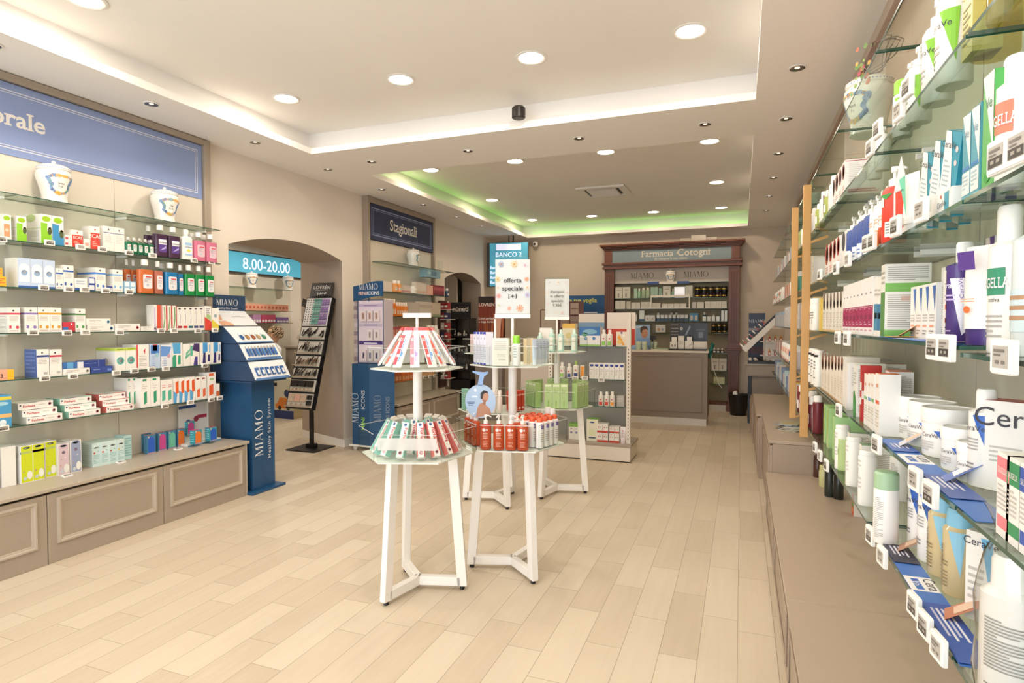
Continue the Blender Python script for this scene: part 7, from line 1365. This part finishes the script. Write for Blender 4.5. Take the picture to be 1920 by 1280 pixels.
strip(1, 1668, 1815, [(.93, '3A3A4A', 'B88A70', -15, .14), (.22, '3A58A8', 'C07A5A', -15, .26)], 'blue promotional strip with dark and copper cards on the lowest shelf', segs=[(.54, .68)])
# ---- fourth shelf
Rr(4, 1803, 1836, 210, 2, C_('4A9AAC', dec=[('p', [(0, 1), (.95, .98), (.95, .35)], 'E4E8E6'), ('t', 'Ve', .55, .72, .14, '4A8AA4'), ('r', 0, .9, .36, .40, '2E7AB8'), ('r', 0, .9, .08, .34, 'DDE6E6'), ('l', .1, .7, .12, .3, 4, 'A8C0C8'), ('r', 0, 1, 0, .06, '6AB0BC')], d=.04, sdec=[('r', 0, 1, 0, 1, '5AA4B0')], name='hanging_carton'), 'teal and white diagonal carton', dX=0, h=None)
pr_(carton(.05, .04, .2, '5AAE5A', [('p', [(0, 1), (1, 1), (1, .3)], 'E4E8E6'), ('t', 'Ve', .6, .7, .14, '3A8A5A'), ('c', .5, .12, .3, '2E9A3E', .2)]), 4, 1850, .0, 'green and white diagonal carton', 'box')
pk = can(.033, .215, 'F3EFEA', 'F6F3EE', .2, [('r', .16, .84, .5, .8, 'E8836A'), ('t', 'SAUGELLA', .5, .58, .15, 'F2EFEA', {'serif': True, 'sx': .55, 'bold': .01}), ('l', .25, .75, .28, .42, 3, 'E0A898'), ('l', .25, .75, .12, .2, 2, 'E0A898')], capr=.62, neck=.66, name='wash_bottle', ry=.028)
pr_(pk, 4, 1902, .03, 'white wash bottle with coral name band', 'bottle', rz=-PI / 2 + .2)
for x, dx in ((1822, .08), (1842, .1), (1868, .09)): pr_(can(.026, .20, 'F3EFEA', 'F3F0EA', .3, capr=.7), 4, x, dx, 'plain white bottle behind teal cartons', 'bottle')
def leaning(x, dX, lean, key):
    o = carton(.065, .022, .165, '3A96AC', [('p', [(0, 0), (0, 1), (.35, 1), (.9, .05), (.9, 0)], 'EDEBE6'), ('t', 'CeraVe', .3, .80, .12, '3A3A40'), ('l', .08, .5, .3, .65, 6, 'B0BCC0'), ('c', .82, .8, .09, 'E4D0D0'), ('c', .82, .64, .09, 'E4D0D0')], top='2E8CA4', side='2E8CA4', name='leaning_carton')
    o.location = Rp(4, x, dX); o.rotation_euler = (0, lean, 0); place(o, Rp(4, x, dX), 0, 'teal and white carton leaning sideways', 'box', 'on the ' + RN[4], tilt=(Matrix.Rotation(lean, 3, 'X') @ Matrix.Rotation(-PI / 2 + .15, 3, 'Z')).to_euler())
for i, x in enumerate((1728, 1750, 1770)): leaning(x, .0 + .0 * i, .36, i)
for i, x in enumerate((1764, 1786)): leaning(x, .05, .36, i)
pr_(carton(.10, .05, .045, 'EDEBE6', [('r', .5, .8, .1, .9, '3A96AC'), ('t', 'CeraVe', .35, .3, .4, '3A3A40'), ('c', .3, .8, .04, 'C04A3A')]), 4, 1770, -.004, 'low white box below leaning cartons', 'box') 
pr_(tube_pack(.055, .155, 'F0EEEA', 'F0EEEA', [('p', [(.3, .9), (.8, .95), (.65, .1)], '7ACBA8'), ('t', 'CeraVe', .3, .65, .08, '3A3A40')], d=.03), 4, 1708, .01, 'white tube with mint wedge', 'tube', rz=-PI / 2 + .4)
rb = pump_bottle(.034, .215, 'D8402E', 'F5F2EC', [('r', .55, .85, .1, .4, 'EDEAE4'), ('l', .58, .82, .14, .36, 4, '8A8680'), ('r', .2, .5, .7, .9, 'F0E8E0'), ('p', [(.2, .95), (.8, .95), (.6, .85)], '3A9A4A')], ang=200, ry=.03, name='red_pump_bottle'); pr_(rb, 4, 1676, .01, 'bright red pump bottle', 'bottle', rz=-PI / 2 + .4)
m = MB(); m.prism([(-.03, 0), (.03, 0), (.034, .12), (.0, .21), (-.034, .12)], 0, .002, mat('EDE4DE', .4), M=FM()); m.prism([(-.02, .02), (.02, .02), (.024, .12), (-.024, .12)], .002, .0025, mat('D8402E', .4), M=FM()); q = m.build('pointed_card', None, Rp(4, 1688, -.005), -PI / 2 + .25); tag(q, 'pointed white card in front of the red pump bottle', 'card')
for x, c in ((1664, 'D8502E'), (1655, 'E88A3A'), (1645, 'E88A3A')): pr_(pump_bottle(.024, .185, 'F0ECE6', 'F5F2EC', [('r', .1, .9, .1, .5, c), ('l', .2, .8, .55, .8, 3, 'D8B8A0')], ang=160), 4, x, .02, 'white pump bottle with orange-red label', 'bottle')
for x in (1600, 1612, 1622, 1634): pr_(pump_bottle(.026, .19, '3A5090', 'F5F2EC', [('r', .1, .9, .05, .45, 'E4E6EE'), ('l', .2, .8, .1, .4, 3, '6A84C0'), ('t', 'URIN', .5, .7, .1, 'D8DCEC', {'rot': 90})], ang=160), 4, x, .02, 'blue and white pump bottle', 'bottle')
Rr(4, 1578, 1588, 435, 1, C_('EFEBE5', dec=[('c', .3, .75, .3, '3A3A44', .3)], d=.12, sdec=SM), 'white carton beside portrait cartons')
for i in range(4): Rr(4, 1547 + i * 7, 1553.5 + i * 7, 462 - i * 6.0, 1, C_('EDE6DE', dec=[('c', .45, .72, .42, 'A83A2A', .42), ('c', .55, .72, .25, 'C86A4A', .28), ('c', .6, .74, .12, 'E0B094'), ('l', .1, .8, .08, .3, 3, 'D89A8A')], d=.13, sdec=SM), 'red hair-colour carton')
# ---- fifth shelf
for x in (1560, 1567): pass
for i in range(7):
    Rr(5, 1541 + i * 6.2, 1546.6 + i * 6.2, 372 - i * 11.0, 1, C_('EDE8E2', dec=[('c', .45, .72, .44, '7A2A24', .42), ('c', .55, .72, .25, 'A84A3A', .28), ('c', .6, .74, .12, 'D8A48A'), ('l', .1, .8, .08, .3, 3, 'C8A09A')], d=.14, sdec=[('r', 0, 1, .95, .97, 'B84A54'), ('l', .1, .9, .35, .9, 10, 'D8D0C8'), ('r', .08, .8, .12, .16, 'B84A54'), ('r', .08, .85, .06, .1, 'B84A54')]), 'dark red hair-colour carton')
for j in range(1, 3): pr_(carton(.055, .14, .19, 'E9E4DC', [], sdec=[('r', 0, 1, .95, .97, 'B84A54'), ('l', .1, .9, .35, .9, 10, 'D8D0C8'), ('r', .08, .8, .12, .16, 'B84A54')]), 5, 1582 + j * .1, .15 * j if j == 1 else .0, 'white carton back of the hair-colour row', 'box') if j == 1 else None
def cvp(r, h, c, x, dX, ds, pump=True): 
    f = pump_bottle(r, h, 'F4F0EA', 'F6F3EE', [('p', [(.5, .9), (.95, .9), (.88, .25)], c), ('t', 'CeraVe', .45, .7, .11, '3A3A44'), ('l', .1, .5, .2, .5, 4, 'C0BCB4')], ang=150, name='pump_bottle') if pump else can(r, h, 'F4F0EA', c, .25, [('p', [(.5, .9), (.95, .9), (.88, .35)], c), ('t', 'CeraVe', .4, .66, .12, '3A3A44'), ('l', .15, .5, .2, .5, 4, 'C0BCB4')])
    pr_(f, 5, x, dX, ds, 'bottle', rz=-PI / 2 + .45)
cvp(.034, .25, '8CC840', 1758, .045, 'tall white pump bottle with green wedge'); cvp(.036, .27, '8CC840', 1788, .045, 'taller white pump bottle with green wedge'); cvp(.030, .20, '8CC840', 1722, .04, 'white pump bottle with pale wedge'); cvp(.026, .175, '8CC840', 1706, .03, 'short white pump bottle with green wedge'); cvp(.025, .16, '9CD848', 1692, .03, 'white bottle with lime cap', False)
for x, dx, hh in ((1864, .07, .22), (1905, .05, .25)): pr_(pump_bottle(.042, hh, 'EBDC96', 'F3F0EA', [('r', .3, .7, .3, .7, 'E8DC9A')], see=.16, ang=100, name='oil_bottle'), 5, x, dx, 'clear bottle of golden oil', 'bottle')
pr_(carton(.06, .05, .2, 'CFC070', [('t', 'CeraVe', .5, .6, .1, '6A6238'), ('p', [(.6, 1), (1, 1), (.9, .6)], '8CC840'), ('l', .1, .8, .1, .5, 7, '8A8248')]), 5, 1812, .02, 'golden carton with green wedge', 'box')
for x in (1640, 1655): pr_(pump_bottle(.024, .15, 'EDE9E2', 'F3F0EA', [('l', .2, .8, .2, .7, 5, 'C0BCB4')]), 5, x, .06, 'small cream pump bottle', 'bottle')
# jars and hanging ornaments on the topmost shelf
def R6(x): return Rp(6, x, .13)
j = apothecary_jar(1.05, ('Menta', 'Pip')); j.location = R6(1628); j.rotation_euler = (0, 0, -PI / 2 + .6); tag(j, 'painted apothecary jar on the topmost right shelf', 'jar')
m = MB(); WR = mat('6A4A40', .4)
for k in range(4):
    pts = [(math.cos(a) * (.05 + .01 * k) + .02 * math.sin(3 * a), k * .008 - .012, .10 + math.sin(a) * (.06 - .006 * k) + .012 * math.cos(2 * a + k)) for a in [q * .45 for q in range(15)]]; m.tube(pts, .0016, WR, 5)
rnd = random.Random(4)
for k in range(30): x, z = rnd.uniform(-.11, -.04), rnd.uniform(.02, .16); m.disc(FM(x, z, rnd.uniform(-.02, .02)), 0, 0, rnd.uniform(.005, .011), mat(rnd.choice(['6A8A4A', '8AA45A', 'C86A4A', 'E0A04A', 'B04A5A']), .5), 6)
o = m.build('wire_flower_ornament', None, Rp(6, 1650, .05), -PI / 2 + .5); tag(o, 'curly wire ornament with small flowers on the topmost right shelf', 'ornament')
# ---- second shelf: tubs and cartons
TD = [('p', [(.50, .78), (.95, .78), (.9, -.0)], '3A68C0'), ('t', 'CeraVe', .42, .58, .17, '3A3A44'), ('l', .1, .5, .15, .45, 4, 'C0BCB4')]
for i, (x, r, h, dx, ds) in enumerate(((1724, .056, .125, .075, 'large white cream tub farthest along'), (1747, .058, .125, .075, 'large white cream tub in the middle'), (1778, .060, .125, .075, 'large white cream tub nearest'), (1806, .045, .10, .065, 'medium white cream tub with blue wedge'), (1832, .038, .085, .055, 'small white cream tub'))):
    pr_(tub(r, h, dec=TD), 2, x, dx, ds, 'tub', rz=-PI / 2 + .75)
pr_(can(.030, .205, 'F4F0EA', 'F6F3EE', .2, CV(), capr=.6, neck=.6), 2, 1846, .09, 'white bottle behind tubs with blue wedge', 'bottle', rz=-PI / 2 + .6)
pr_(carton(.11, .06, .185, 'F0ECE6', [('t', 'Cera', .34, .72, .30, '35353E'), ('p', [(.62, .95), (1, .95), (1, .3), (.72, .25)], '3A6CC8'), ('t', 'Ve', .8, .72, .28, 'EDEBE6'), ('l', .1, .6, .3, .5, 4, 'C0BCB4')], top='B8322E', name='promo_carton'), 2, 1902, .12, 'large white carton with red top and big lettering', 'box', rz=-PI / 2 + .9)
for x, c, dX, ds in ((1878, 'E8828A', .0, 'pink'), (1897, '3A8F5E', .0, 'green'), (1922, '3A58A8', .0, 'blue')): pr_(carton(.048, .075, .135, 'EFEBE5', [('r', 0, 1, .68, .95, c), ('t', 'SAUGELLA', .5, .76, .1, 'EFEBE5', {'sx': .55, 'serif': True}), ('r', .1, 1, .1, .25, c), ('l', .1, .8, .3, .62, 6, 'C0BCB4')], sdec=[('r', 0, 1, .68, .95, c), ('l', .1, .9, .15, .62, 9, 'B4B0A8')]), 2, x, dX, f'white carton with {ds} corner blocks', 'box', rz=-PI / 2)
for i, (x0, x1, ds, dec) in enumerate(((1632, 1638, 'first', '7AB47A'), (1626, 1632, 'b', '6A9AC8'), (1640, 1648, 'c', 'D8604A'), (1619, 1625, 'd', '7AB47A'))):
    Rr(2, x0, x1, 700, 1, C_('EDE9E2', dec=[('c', .4, .8, .2, 'E0A080', .1), ('r', .1, .9, .5, .56, dec), ('l', .1, .9, .1, .4, 6, 'C8C0B4')], top='D8703E', d=.055), 'orange-topped white picture carton')
for j, (dx, wd_) in enumerate(((.0, .07), (.072, .075), (.15, .07))): pr_(carton(.05, .068, .187 - .004 * j, 'F0EDE8', [], top='D8703E', sdec=[('l', .08, .92, .45, .92, 14, 'BDB8B0'), ('l', .08, .92, .25, .38, 4, 'C8C4BC')]), 2, 1662 - j * 2, dx, 'white small-print carton with orange top', 'box')
pr_(carton(.03, .06, .195, 'B8322E', [('r', 0, 1, .55, .7, 'EDE6E0'), ('r', 0, 1, .3, .42, 'EDE6E0')], sdec=[('r', 0, 1, .4, .55, 'E4D8D0')]), 2, 1613, .0, 'tall red and white carton', 'box'); pr_(carton(.06, .06, .19, 'E9E6DC', [('p', [(0, 0), (1, 0), (1, .3), (.4, .5), (0, .45)], '3A8A3E'), ('l', .1, .9, .6, .85, 4, 'B8B4AA')], sdec=SM), 2, 1602, .0, 'white and green leaf-printed carton', 'box')
pr_(carton(.055, .13, .185, 'EDE6E0', [], sdec=[('l', .1, .9, .5, .9, 8, 'D0C8BE'), ('r', .2, .7, .35, .38, 'E8B870')]), 2, 1586, .0, 'white carton end closing the portrait row', 'box')
for i in range(7): Rr(2, 1539 + i * 6, 1544.5 + i * 6, 668, 1, C_('E9DFD0', dec=[('c', .5, .86, .35, '8A5A44', .4), ('c', .5, .78, .2, 'A8785C'), ('l', .1, .8, .1, .55, 9, 'D0C4B0'), ('r', 0, 1, 0, .04, 'C89A6A')], d=.13), 'cream hair dye carton')
Rr(2, 1522, 1538, 655, 3, lambda w, h: can(.026, h, 'E9E4DC', 'E4DCD4', .12, [('r', 0, 1, .93, 1, '2A2420'), ('l', .2, .8, .2, .8, 6, '8A8680')]), 'white bottle with black neck', 'bottle')
for i in range(4): pr_(carton(.05, .12, .17, 'DAD2C4', [], top='8A7E70', sdec=SM), 2, 1592 + i * 9, .15, 'white carton in the rear row', 'box')
# ---- lowest shelf
for i, (x, dx) in enumerate(((1660, .0), (1686, .14))): pr_(can(.032, .205, 'F2EEE9', 'A4C29C', .24, [('l', .55, .85, .1, .85, 22, 'B8B4B0'), ('c', .15, .2, .04, '8AC8B4'), ('r', .1, .14, .6, .9, '8A6AA8')], capr=.99, neck=.97, name='spray_can'), 1, x, dx, 'white talc bottle with sage green cap', 'bottle', rz=-PI / 2 + .3)
for i, x in enumerate((1579, 1590, 1601, 1612, 1626)): pr_(can(.022, .19, 'F0ECE5', 'EDE9E2', .08, [('l', .2, .8, .3, .9, 7, 'C8C4BC'), ('r', .3, .5, .1, .14, '8AC8B4')], name='lotion_bottle', ry=.03, neck=.8) if i % 2 == 0 else carton(.05, .11, .185, 'EEEAE3', [('l', .2, .8, .3, .9, 7, 'C8C4BC'), ('c', .4, .12, .08, '8AC8B4')], top='8CA888', sdec=SM), 1, x, .02, 'slim white lotion bottle' if i % 2 == 0 else 'white carton with sage top', 'bottle' if i % 2 == 0 else 'box')
pr_(can(.03, .20, 'F2EEE9', 'F4F0EA', .1, CV(), capr=.7), 1, 1724, .06, 'white lotion bottle with blue wedge', 'bottle', rz=-PI / 2 + .5)
pr_(can(.032, .21, 'F2EEE9', 'F4F0EA', .08, CV(), capr=.7), 1, 1746, .045, 'larger white lotion bottle with blue wedge', 'bottle', rz=-PI / 2 + .5)
for x, dx in ((1768, .06), (1798, .05)): pr_(pump_bottle(.033, .215, 'E4CC9E', '8CC4DC', [('p', [(.5, .95), (.9, .95), (.8, .3)], '8CC4DC'), ('t', 'CeraVe', .4, .6, .1, '4A4640', {'rot': 90}), ('l', .15, .5, .3, .8, 8, '8A7A5A')], see=.8, name='gel_bottle') if 0 else can(.034, .2, 'E4CE9E', '84C0DC', .2, [('p', [(.5, .95), (.9, .95), (.8, .3)], '8CC4DC'), ('t', 'CeraVe', .35, .6, .09, '4A4640', {'rot': 90}), ('l', .15, .5, .1, .5, 8, '8A7A5A')], capr=.8, neck=.8, see=.8, name='gel_bottle'), 1, x, dx, 'amber gel bottle with sky blue cap', 'bottle', rz=-PI / 2 + .6)
for x, dx in ((1836, .08), (1862, .19)): pr_(carton(.06, .05, .19, 'F0ECE6', [('t', 'CeraVe', .5, .85, .12, '3A3A44'), ('p', [(.5, .95), (.9, .95), (.8, .4)], '6CB4DC'), ('l', .1, .6, .2, .6, 5, 'C0BCB4')], name='carton'), 1, x, dx, 'white carton with sky blue wedge', 'box', rz=-PI / 2 + .7)
wp = can(.044, .245, 'F3F0EC', 'F5F3F0', .22, [('l', .25, .85, .3, .75, 16, '9A9894'), ('r', .25, .85, .16, .17, '8A8884')] + [('r', .28 + i * .035, .28 + i * .035 + (.02, .01, .014)[i % 3], .06, .13, '55534F') for i in range(16)], capr=.66, neck=.7, name='wrapped_bottle', ry=.036)
pr_(wp, 0, 1893, .03, 'large white bottle in clear wrap at the bottom corner', 'bottle', rz=-PI / 2 + .9, z=.868)
m = MB(); rnd = random.Random(8); n = 18
m.loft([(z, [(x * (1 + rnd.uniform(-.05, .12)), y * (1 + rnd.uniform(-.05, .12))) for x, y in circ(r, n, r * .85)]) for z, r in ((.0, .046), (.05, .052), (.11, .05), (.17, .052), (.21, .046), (.25, .036), (.28, .02), (.31, .03), (.33, .04))], glass('F6F6F4', .12, 'wrap', 2.2), caps=False); kid(wp, m.build('clear_wrap'))
for i in range(3): place(carton(.12, .09, .035, 'D8E4E4', [('r', 0, 1, .8, 1, '8CC0B8'), ('l', .1, .8, .2, .7, 3, 'A8C8C4')], top='D0DEE0'), (RIGHT.X + .03, 1.25, RZ[0] + i * .036), -PI / 2, ['bottom', 'middle', 'top'][i] + ' pale mint flat carton of the low stack', 'box', 'at the lower picture edge')
# maroon and green goods further along, lower shelves
for x in (1524, 1533): pr_(can(.028, .215, '6A1E2A', 'EFE9E2', .16, [('r', .0, .6, .1, .85, 'E4DCD8'), ('l', .1, .5, .5, .8, 4, '8A4A54')], capr=.8, neck=.8), 1, x, .02, 'dark red bottle with white cap', 'bottle')
for x in (1545, 1551): pr_(carton(.055, .10, .20, 'C9D89A', [('p', [(0, .2), (1, .5), (1, 1), (0, .9)], 'A8C86A')], top='B8D080', side='A8CC8A'), 1, x, .02, 'lime green carton', 'box')
pr_(carton(.06, .12, .2, 'A8D08A', [], side='A8D494', top='9CC47E', sdec=[('r', 0, 1, .66, .67, '86B070')]), 1, 1562, .01, 'fresh green carton', 'box')
pr_(carton(.05, .08, .13, 'BFD488', [('c', .5, .6, .3, 'A4C46A')], side='C4D894', top='B4CC7A'), 1, 1570, .0, 'pale lime carton', 'box')
# on the worktop below
W0 = .43
for i, (x, yb, c, ds, h) in enumerate(((1533, 894, '4A2A1E', 'dark brown bottle', .15), (1544, 912, 'C8C48A', 'olive tube', .14), (1555, 930, '2A2E26', 'black bottle with white stripe', .20), (1572, 935, '22241E', 'second black bottle', .2))):
    p = onZ(x, yb, W0); place(can(.028, h, c, c, .2, [('p', [(.2, .1), (.5, .1), (.6, .9), (.4, .9)], 'D8D4CC')], capr=.9), (p.x, p.y, W0), -PI / 2, ds, 'bottle', 'on the brown worktop')
p = onZ(1600, 968, W0); place(carton(.07, .11, .12, 'D8502E', [('r', .1, .9, .4, .6, '4A9A4A'), ('c', .5, .25, .15, 'E8C84A'), ('r', 0, 1, .7, .95, 'C83A2E')], side='D9D0C4', top='E0C4A4'), (p.x + .0, p.y + .03, W0), -PI / 2, 'red and green carton with beige side', 'box', 'on the brown worktop')
# price tags, right
RT = {5: [(1697, 165, 0), (1681, 208, 0), (1642, 243, 0), (1628, 278, 0)], 4: [(1885, 285, 1), (1722, 395, 0), (1675, 425, 0), (1626, 455, 1), (1587, 487, 0), (1565, 503, 0), (1535, 515, 0)], 3: [(1757, 652, 1), (1875, 670, 0), (1568, 633, 0), (1585, 635, 0)], 2: [(1640, 833, 0), (1711, 898, 0), (1739, 926, 0), (1570, 769, 0)], 1: [(1526, 838, 0), (1535, 854, 0), (1547, 872, 0), (1628, 1003, 0), (1650, 1043, 0), (1709, 1135, 0), (1729, 1172, 0), (1754, 1214, 0)]}
for k, ps in RT.items():
    for i, (x, yy, dbl) in enumerate(ps):
        p = onX(x, yy, XF - .022); big_ = (x > 1700)
        place(price_tag(.058, .052, bool(dbl), dark=(i % 3 != 1)), (XF - .022, p.y, p.z), -PI / 2 + .12, 'white electronic price tag' if not dbl else 'double white electronic price tag', 'price tag', 'clipped to the ' + RN[k])
# ---- wooden display frames with brackets
OAK = noisy('C8985A', .4, .08, 20, 0, (1, 1, .1))
for i, (x, zt, zb) in enumerate(((1520, 2.315, .815), (1497, 2.335, .80))):
    yy = (3.97, 4.83)[i]; m = MB(); m.box(XF - .045, XF + .0, yy - .009, yy + .009, zb, zt, OAK); o = bevel(m.build('wooden_post'), .003); tag(o, ('pale oak display post nearer the photographer on the right shelves', 'pale oak display post farther along the right shelves')[i], 'wooden post')
    for k in range(1, 6):
        z = RZ[k] - .01 if RZ[k] - .01 < zt else 0
        if z and z > zb + .05: m = MB(); m.bar((XF - .02, yy, z - .05), (XF + .09, yy, z - .012), .014, .014, OAK); c = m.build('bracket'); c.parent = o
# ---- brochures on the raised cabinet
rnd = random.Random(6)
for i in range(9):
    m = MB(); c = rnd.choice(['C8C0B0', 'A8A890', 'B8B4AC', '8A9098']); m.prism([(-.07, -.1), (.07, -.1), (.07, .1), (-.07, .1)], 0, .004, mat(c, .5)); m.shape(Matrix.Translation((0, 0, .0045)), [(-.05, -.08), (.02, -.06), (.05, .08), (-.04, .05)], mat(rnd.choice(['8A7A5A', '6A7A84', 'B09A6A']), .5))
    o = m.build('brochure'); place(o, (.36 + rnd.uniform(-.05, .05), 5.15 + i * .012, .661 + i * .0045), rnd.uniform(-.6, .6), 'folded brochure in the loose pile', 'brochure', 'on the raised cabinet')
KINDNAME[0] = 'remedy_carton'
# ---- goods on the bays beyond the frames
def far_row(k, ys, cols, hs, desc, cat, kind='box', dX=0.01):
    for i in range(len(ys)):
        h = hs[i % len(hs)]; c = cols[i % len(cols)]
        o = carton(.06, .07, h, c, [('r', .1, .9, .15, .4, 'D8D0C8'), ('l', .2, .8, .5, .8, 3, 'B8B0A8')]) if kind == 'box' else can(.026, h, c, 'EDEAE4', .25, [('r', .2, .8, .2, .6, 'EDE8E0')], capr=.7)
        place(o, (RIGHT.X + dX, ys[i], RZ[k]), -PI / 2, desc, cat, 'on the ' + RN[k] + ' beyond the frames')
fr_ = lambda a, b, n: [a + (b - a) * i / max(1, n - 1) for i in range(n)]
far_row(5, fr_(4.95, 5.5, 8), ['D8E8A8', 'C8D86A'], [.16], 'lime and white carton', 'box'); far_row(5, fr_(5.8, 8.3, 14), ['C8A8A0', 'B8C4C8', 'E4DCD0'], [.12, .15], 'small assorted carton', 'box')
far_row(4, fr_(4.1, 4.7, 6), ['E9E4DA', 'D8CCB8'], [.17, .19], 'cream carton', 'box'); far_row(4, fr_(4.9, 5.6, 6), ['4A9A84', 'E9E4DA'], [.15], 'teal and white bottle', 'bottle', 'b'); far_row(4, fr_(5.8, 6.6, 7), ['D88A6A', 'E4B8A0'], [.13], 'salmon jar carton', 'box'); far_row(4, fr_(6.8, 8.4, 10), ['E4DCD0', '8AB4B0', 'C8705A'], [.14, .1], 'mixed small bottle', 'bottle', 'b')
far_row(3, fr_(3.95, 4.7, 8), ['E9E4DA', 'E0BE8A', 'E9E4DA'], [.18, .2], 'white and ochre carton', 'box'); far_row(3, fr_(4.85, 6.6, 20), ['E4DCD4', 'D8D0CC', 'E9E6E4'], [.17, .19], 'slim white carton', 'box'); far_row(3, fr_(6.75, 8.4, 12), ['D8C8B8', 'A8B8C8'], [.13, .16], 'beige and grey carton', 'box')
far_row(2, fr_(3.95, 4.7, 6), ['E4E0D8', '9AA4B8'], [.17], 'pale carton', 'box'); far_row(2, fr_(4.9, 5.6, 6), ['D8CCC8', '2E6A9A'], [.17, .14], 'bottle with blue collar', 'bottle', 'b'); far_row(2, fr_(5.75, 6.6, 7), ['D89A84', 'E4C8BC'], [.15], 'pinkish bottle', 'bottle', 'b'); far_row(2, fr_(6.8, 8.4, 8), ['B87A6A', 'D8D0C8'], [.12], 'reddish small carton', 'box')
far_row(1, fr_(4.0, 4.7, 5), ['6A1E2A', 'E4DCD8'], [.19], 'wine red bottle', 'bottle', 'b'); far_row(1, fr_(4.9, 5.6, 6), ['D8B84A', 'C86A4A', 'D8D0C8'], [.15], 'golden and red carton', 'box'); far_row(1, fr_(5.8, 8.3, 12), ['B8C8C8', 'C8B8B0', '7A8AA8'], [.12, .16], 'small pastel carton', 'box')
far_row(5, fr_(3.2, 3.75, 4), ['E9E4DA', '9AA44A'], [.16, .13], 'white and olive bottle', 'bottle', 'b'); far_row(5, fr_(4.0, 4.6, 4), ['EDE9E2'], [.15], 'white round pack', 'bottle', 'b')
for i, y in enumerate((4.75, 6.0)):
    p = (XF + .02, 5.0 + i * 1.1, 2.343); m = MB(); m.lathe([(.05, 0), (.07, .08), (.05, .16)], glass('E8F0EC', .05, 'vase'), 18); m.lathe([(.045, .005), (.06, .08), (.04, .12)], mat('C8CCC4', .4), 16); tag(m.build('glass_vase', None, (XF + .13, 5.0 + i * 1.1, 2.343)), ('clear glass vase on the topmost right shelf beyond the frames', 'farther clear glass vase on the topmost right shelf')[i], 'vase')
# ---- tester desk at the far end: sloping lipstick stand, small drawer table, dark panel
o = empty('tester_desk', (.30, 9.2, 0)); tag(o, 'small taupe drawer desk with make-up trays at the far end of the right wall', 'desk')
m = MB(); m.box(-.23, .25, -.2, .25, .755, .915, GREYD); m.box(-.245, .255, -.215, .26, .915, .93, GREYL); m.build('desk_top', o)
m = MB(); m.box(-.215, .24, -.212, -.2, .775, .9, GREYD); bevel(m.build('drawer', o), .002)
m = MB(); m.box(-.15, .25, -.15, .25, .502, .755, mat('8A7E70', .5)); m.build('pedestal', o)
for i in range(5):
    m = MB(); m.prism([(-.018, -.035), (.018, -.035), (.018, .035), (-.018, .035)], 0, .02, mat(('E4DCD0', '2A2422')[i == 2], .4)); place(m.build('tester_pack'), (.12 + i * .07, 9.1, .975), 0, 'small cosmetic tester', 'tester', 'on the far drawer desk', tilt=(.5, 0, .4 * i))
m = MB(); m.box(-.2, .22, -.1, .1, 0, .04, BLACK); tag(m.build('tester_tray', None, (.29, 9.1, .931)), 'black make-up tray on the far drawer desk', 'tray')
o = empty('sloping_lipstick_stand', (0, 0, 0)); tag(o, 'white sloping lipstick display tilted over the far drawer desk', 'display stand')
a, b = onY(1395, 656, 8.9), onY(1460, 594, 8.9); m = MB(); d = Vector((b.x - a.x, 0, b.z - a.z)); m.bar(a, b, .30, .07, mat('E4DCD2', .4), up=(-d.z, 0, d.x)); m.build('sloped_box', o)
n_ = Vector((-d.z, 0, d.x)).normalized(); m = MB(); q0 = a + d * .35 + n_ * .045; m.bar(q0, b + n_ * .045, .28, .02, BLACK, up=tuple(n_)); m.build('tester_plate', o)
for k in range(8):
    p = a + d * (.04 + .095 * k) + n_ * (.035 if k < 4 else .055); m = MB(); m.bar(p, p + n_ * .055, .018, .018, mat(('F0E8E0', 'A84A3A')[k % 2], .35)); m.bar(p + n_ * .055, p + n_ * .075, .012, .012, mat(('C86A5A', 'E8DCD4')[k % 2], .35)); m.build('lipstick', o)
m = MB(); m.bar(a + d * .55 - n_ * .04, (a + d * .55 - n_ * .04).lerp(Vector((.3, 9.0, .99)), 1), .02, .02, mat('D8D0C4', .4)); m.build('prop', o)
a, b = onY(1404, 587, 9.6), onY(1434, 680, 9.6); m = MB(); m.box(a.x, b.x, 9.6, 9.63, b.z - .2, a.z, mat('24324A', .4)); T = FM(0, 0, 9.5994); miamo(m, T @ Matrix.Translation(((a.x + b.x) / 2, a.z - .14, 0)), .05, mat('B8BCC4', .4)); m.rect(T, a.x, b.x, a.z - .26, a.z - .22, mat('8A8E98', .5)); m.rect(T, a.x, b.x, a.z - .6, a.z - .5, mat('4A3440', .5)); m.box(a.x, b.x, 9.6, 9.9, 0, b.z - .2, mat('2A2E38', .4))
tag(m.build('dark_display_panel'), 'dark navy branded panel standing behind the lipstick stand', 'display panel')
m = MB(); m.box(.3, .66, 9.45, 9.47, .93, 1.25, WHITE); 
for k in range(3): m.box(.26, .62, 9.40, 9.6, 1.02 + .2 * k, 1.03 + .2 * k, WHITE)
tag(m.build('small_white_rack'), 'small white rack beside the dark navy panel', 'rack')
for k in range(3):
    for q in range(4): place(dropper(.016, .10, ['C84A2E', 'E0703A', 'B8322E'][(k + q) % 3], 'D8A04A'), (.31 + q * .075, 9.44, 1.031 + .2 * k), 0, 'little red varnish bottle', 'bottle', ['on the small white rack bottom', 'on the small white rack middle', 'on the small white rack top'][k])
label_all()
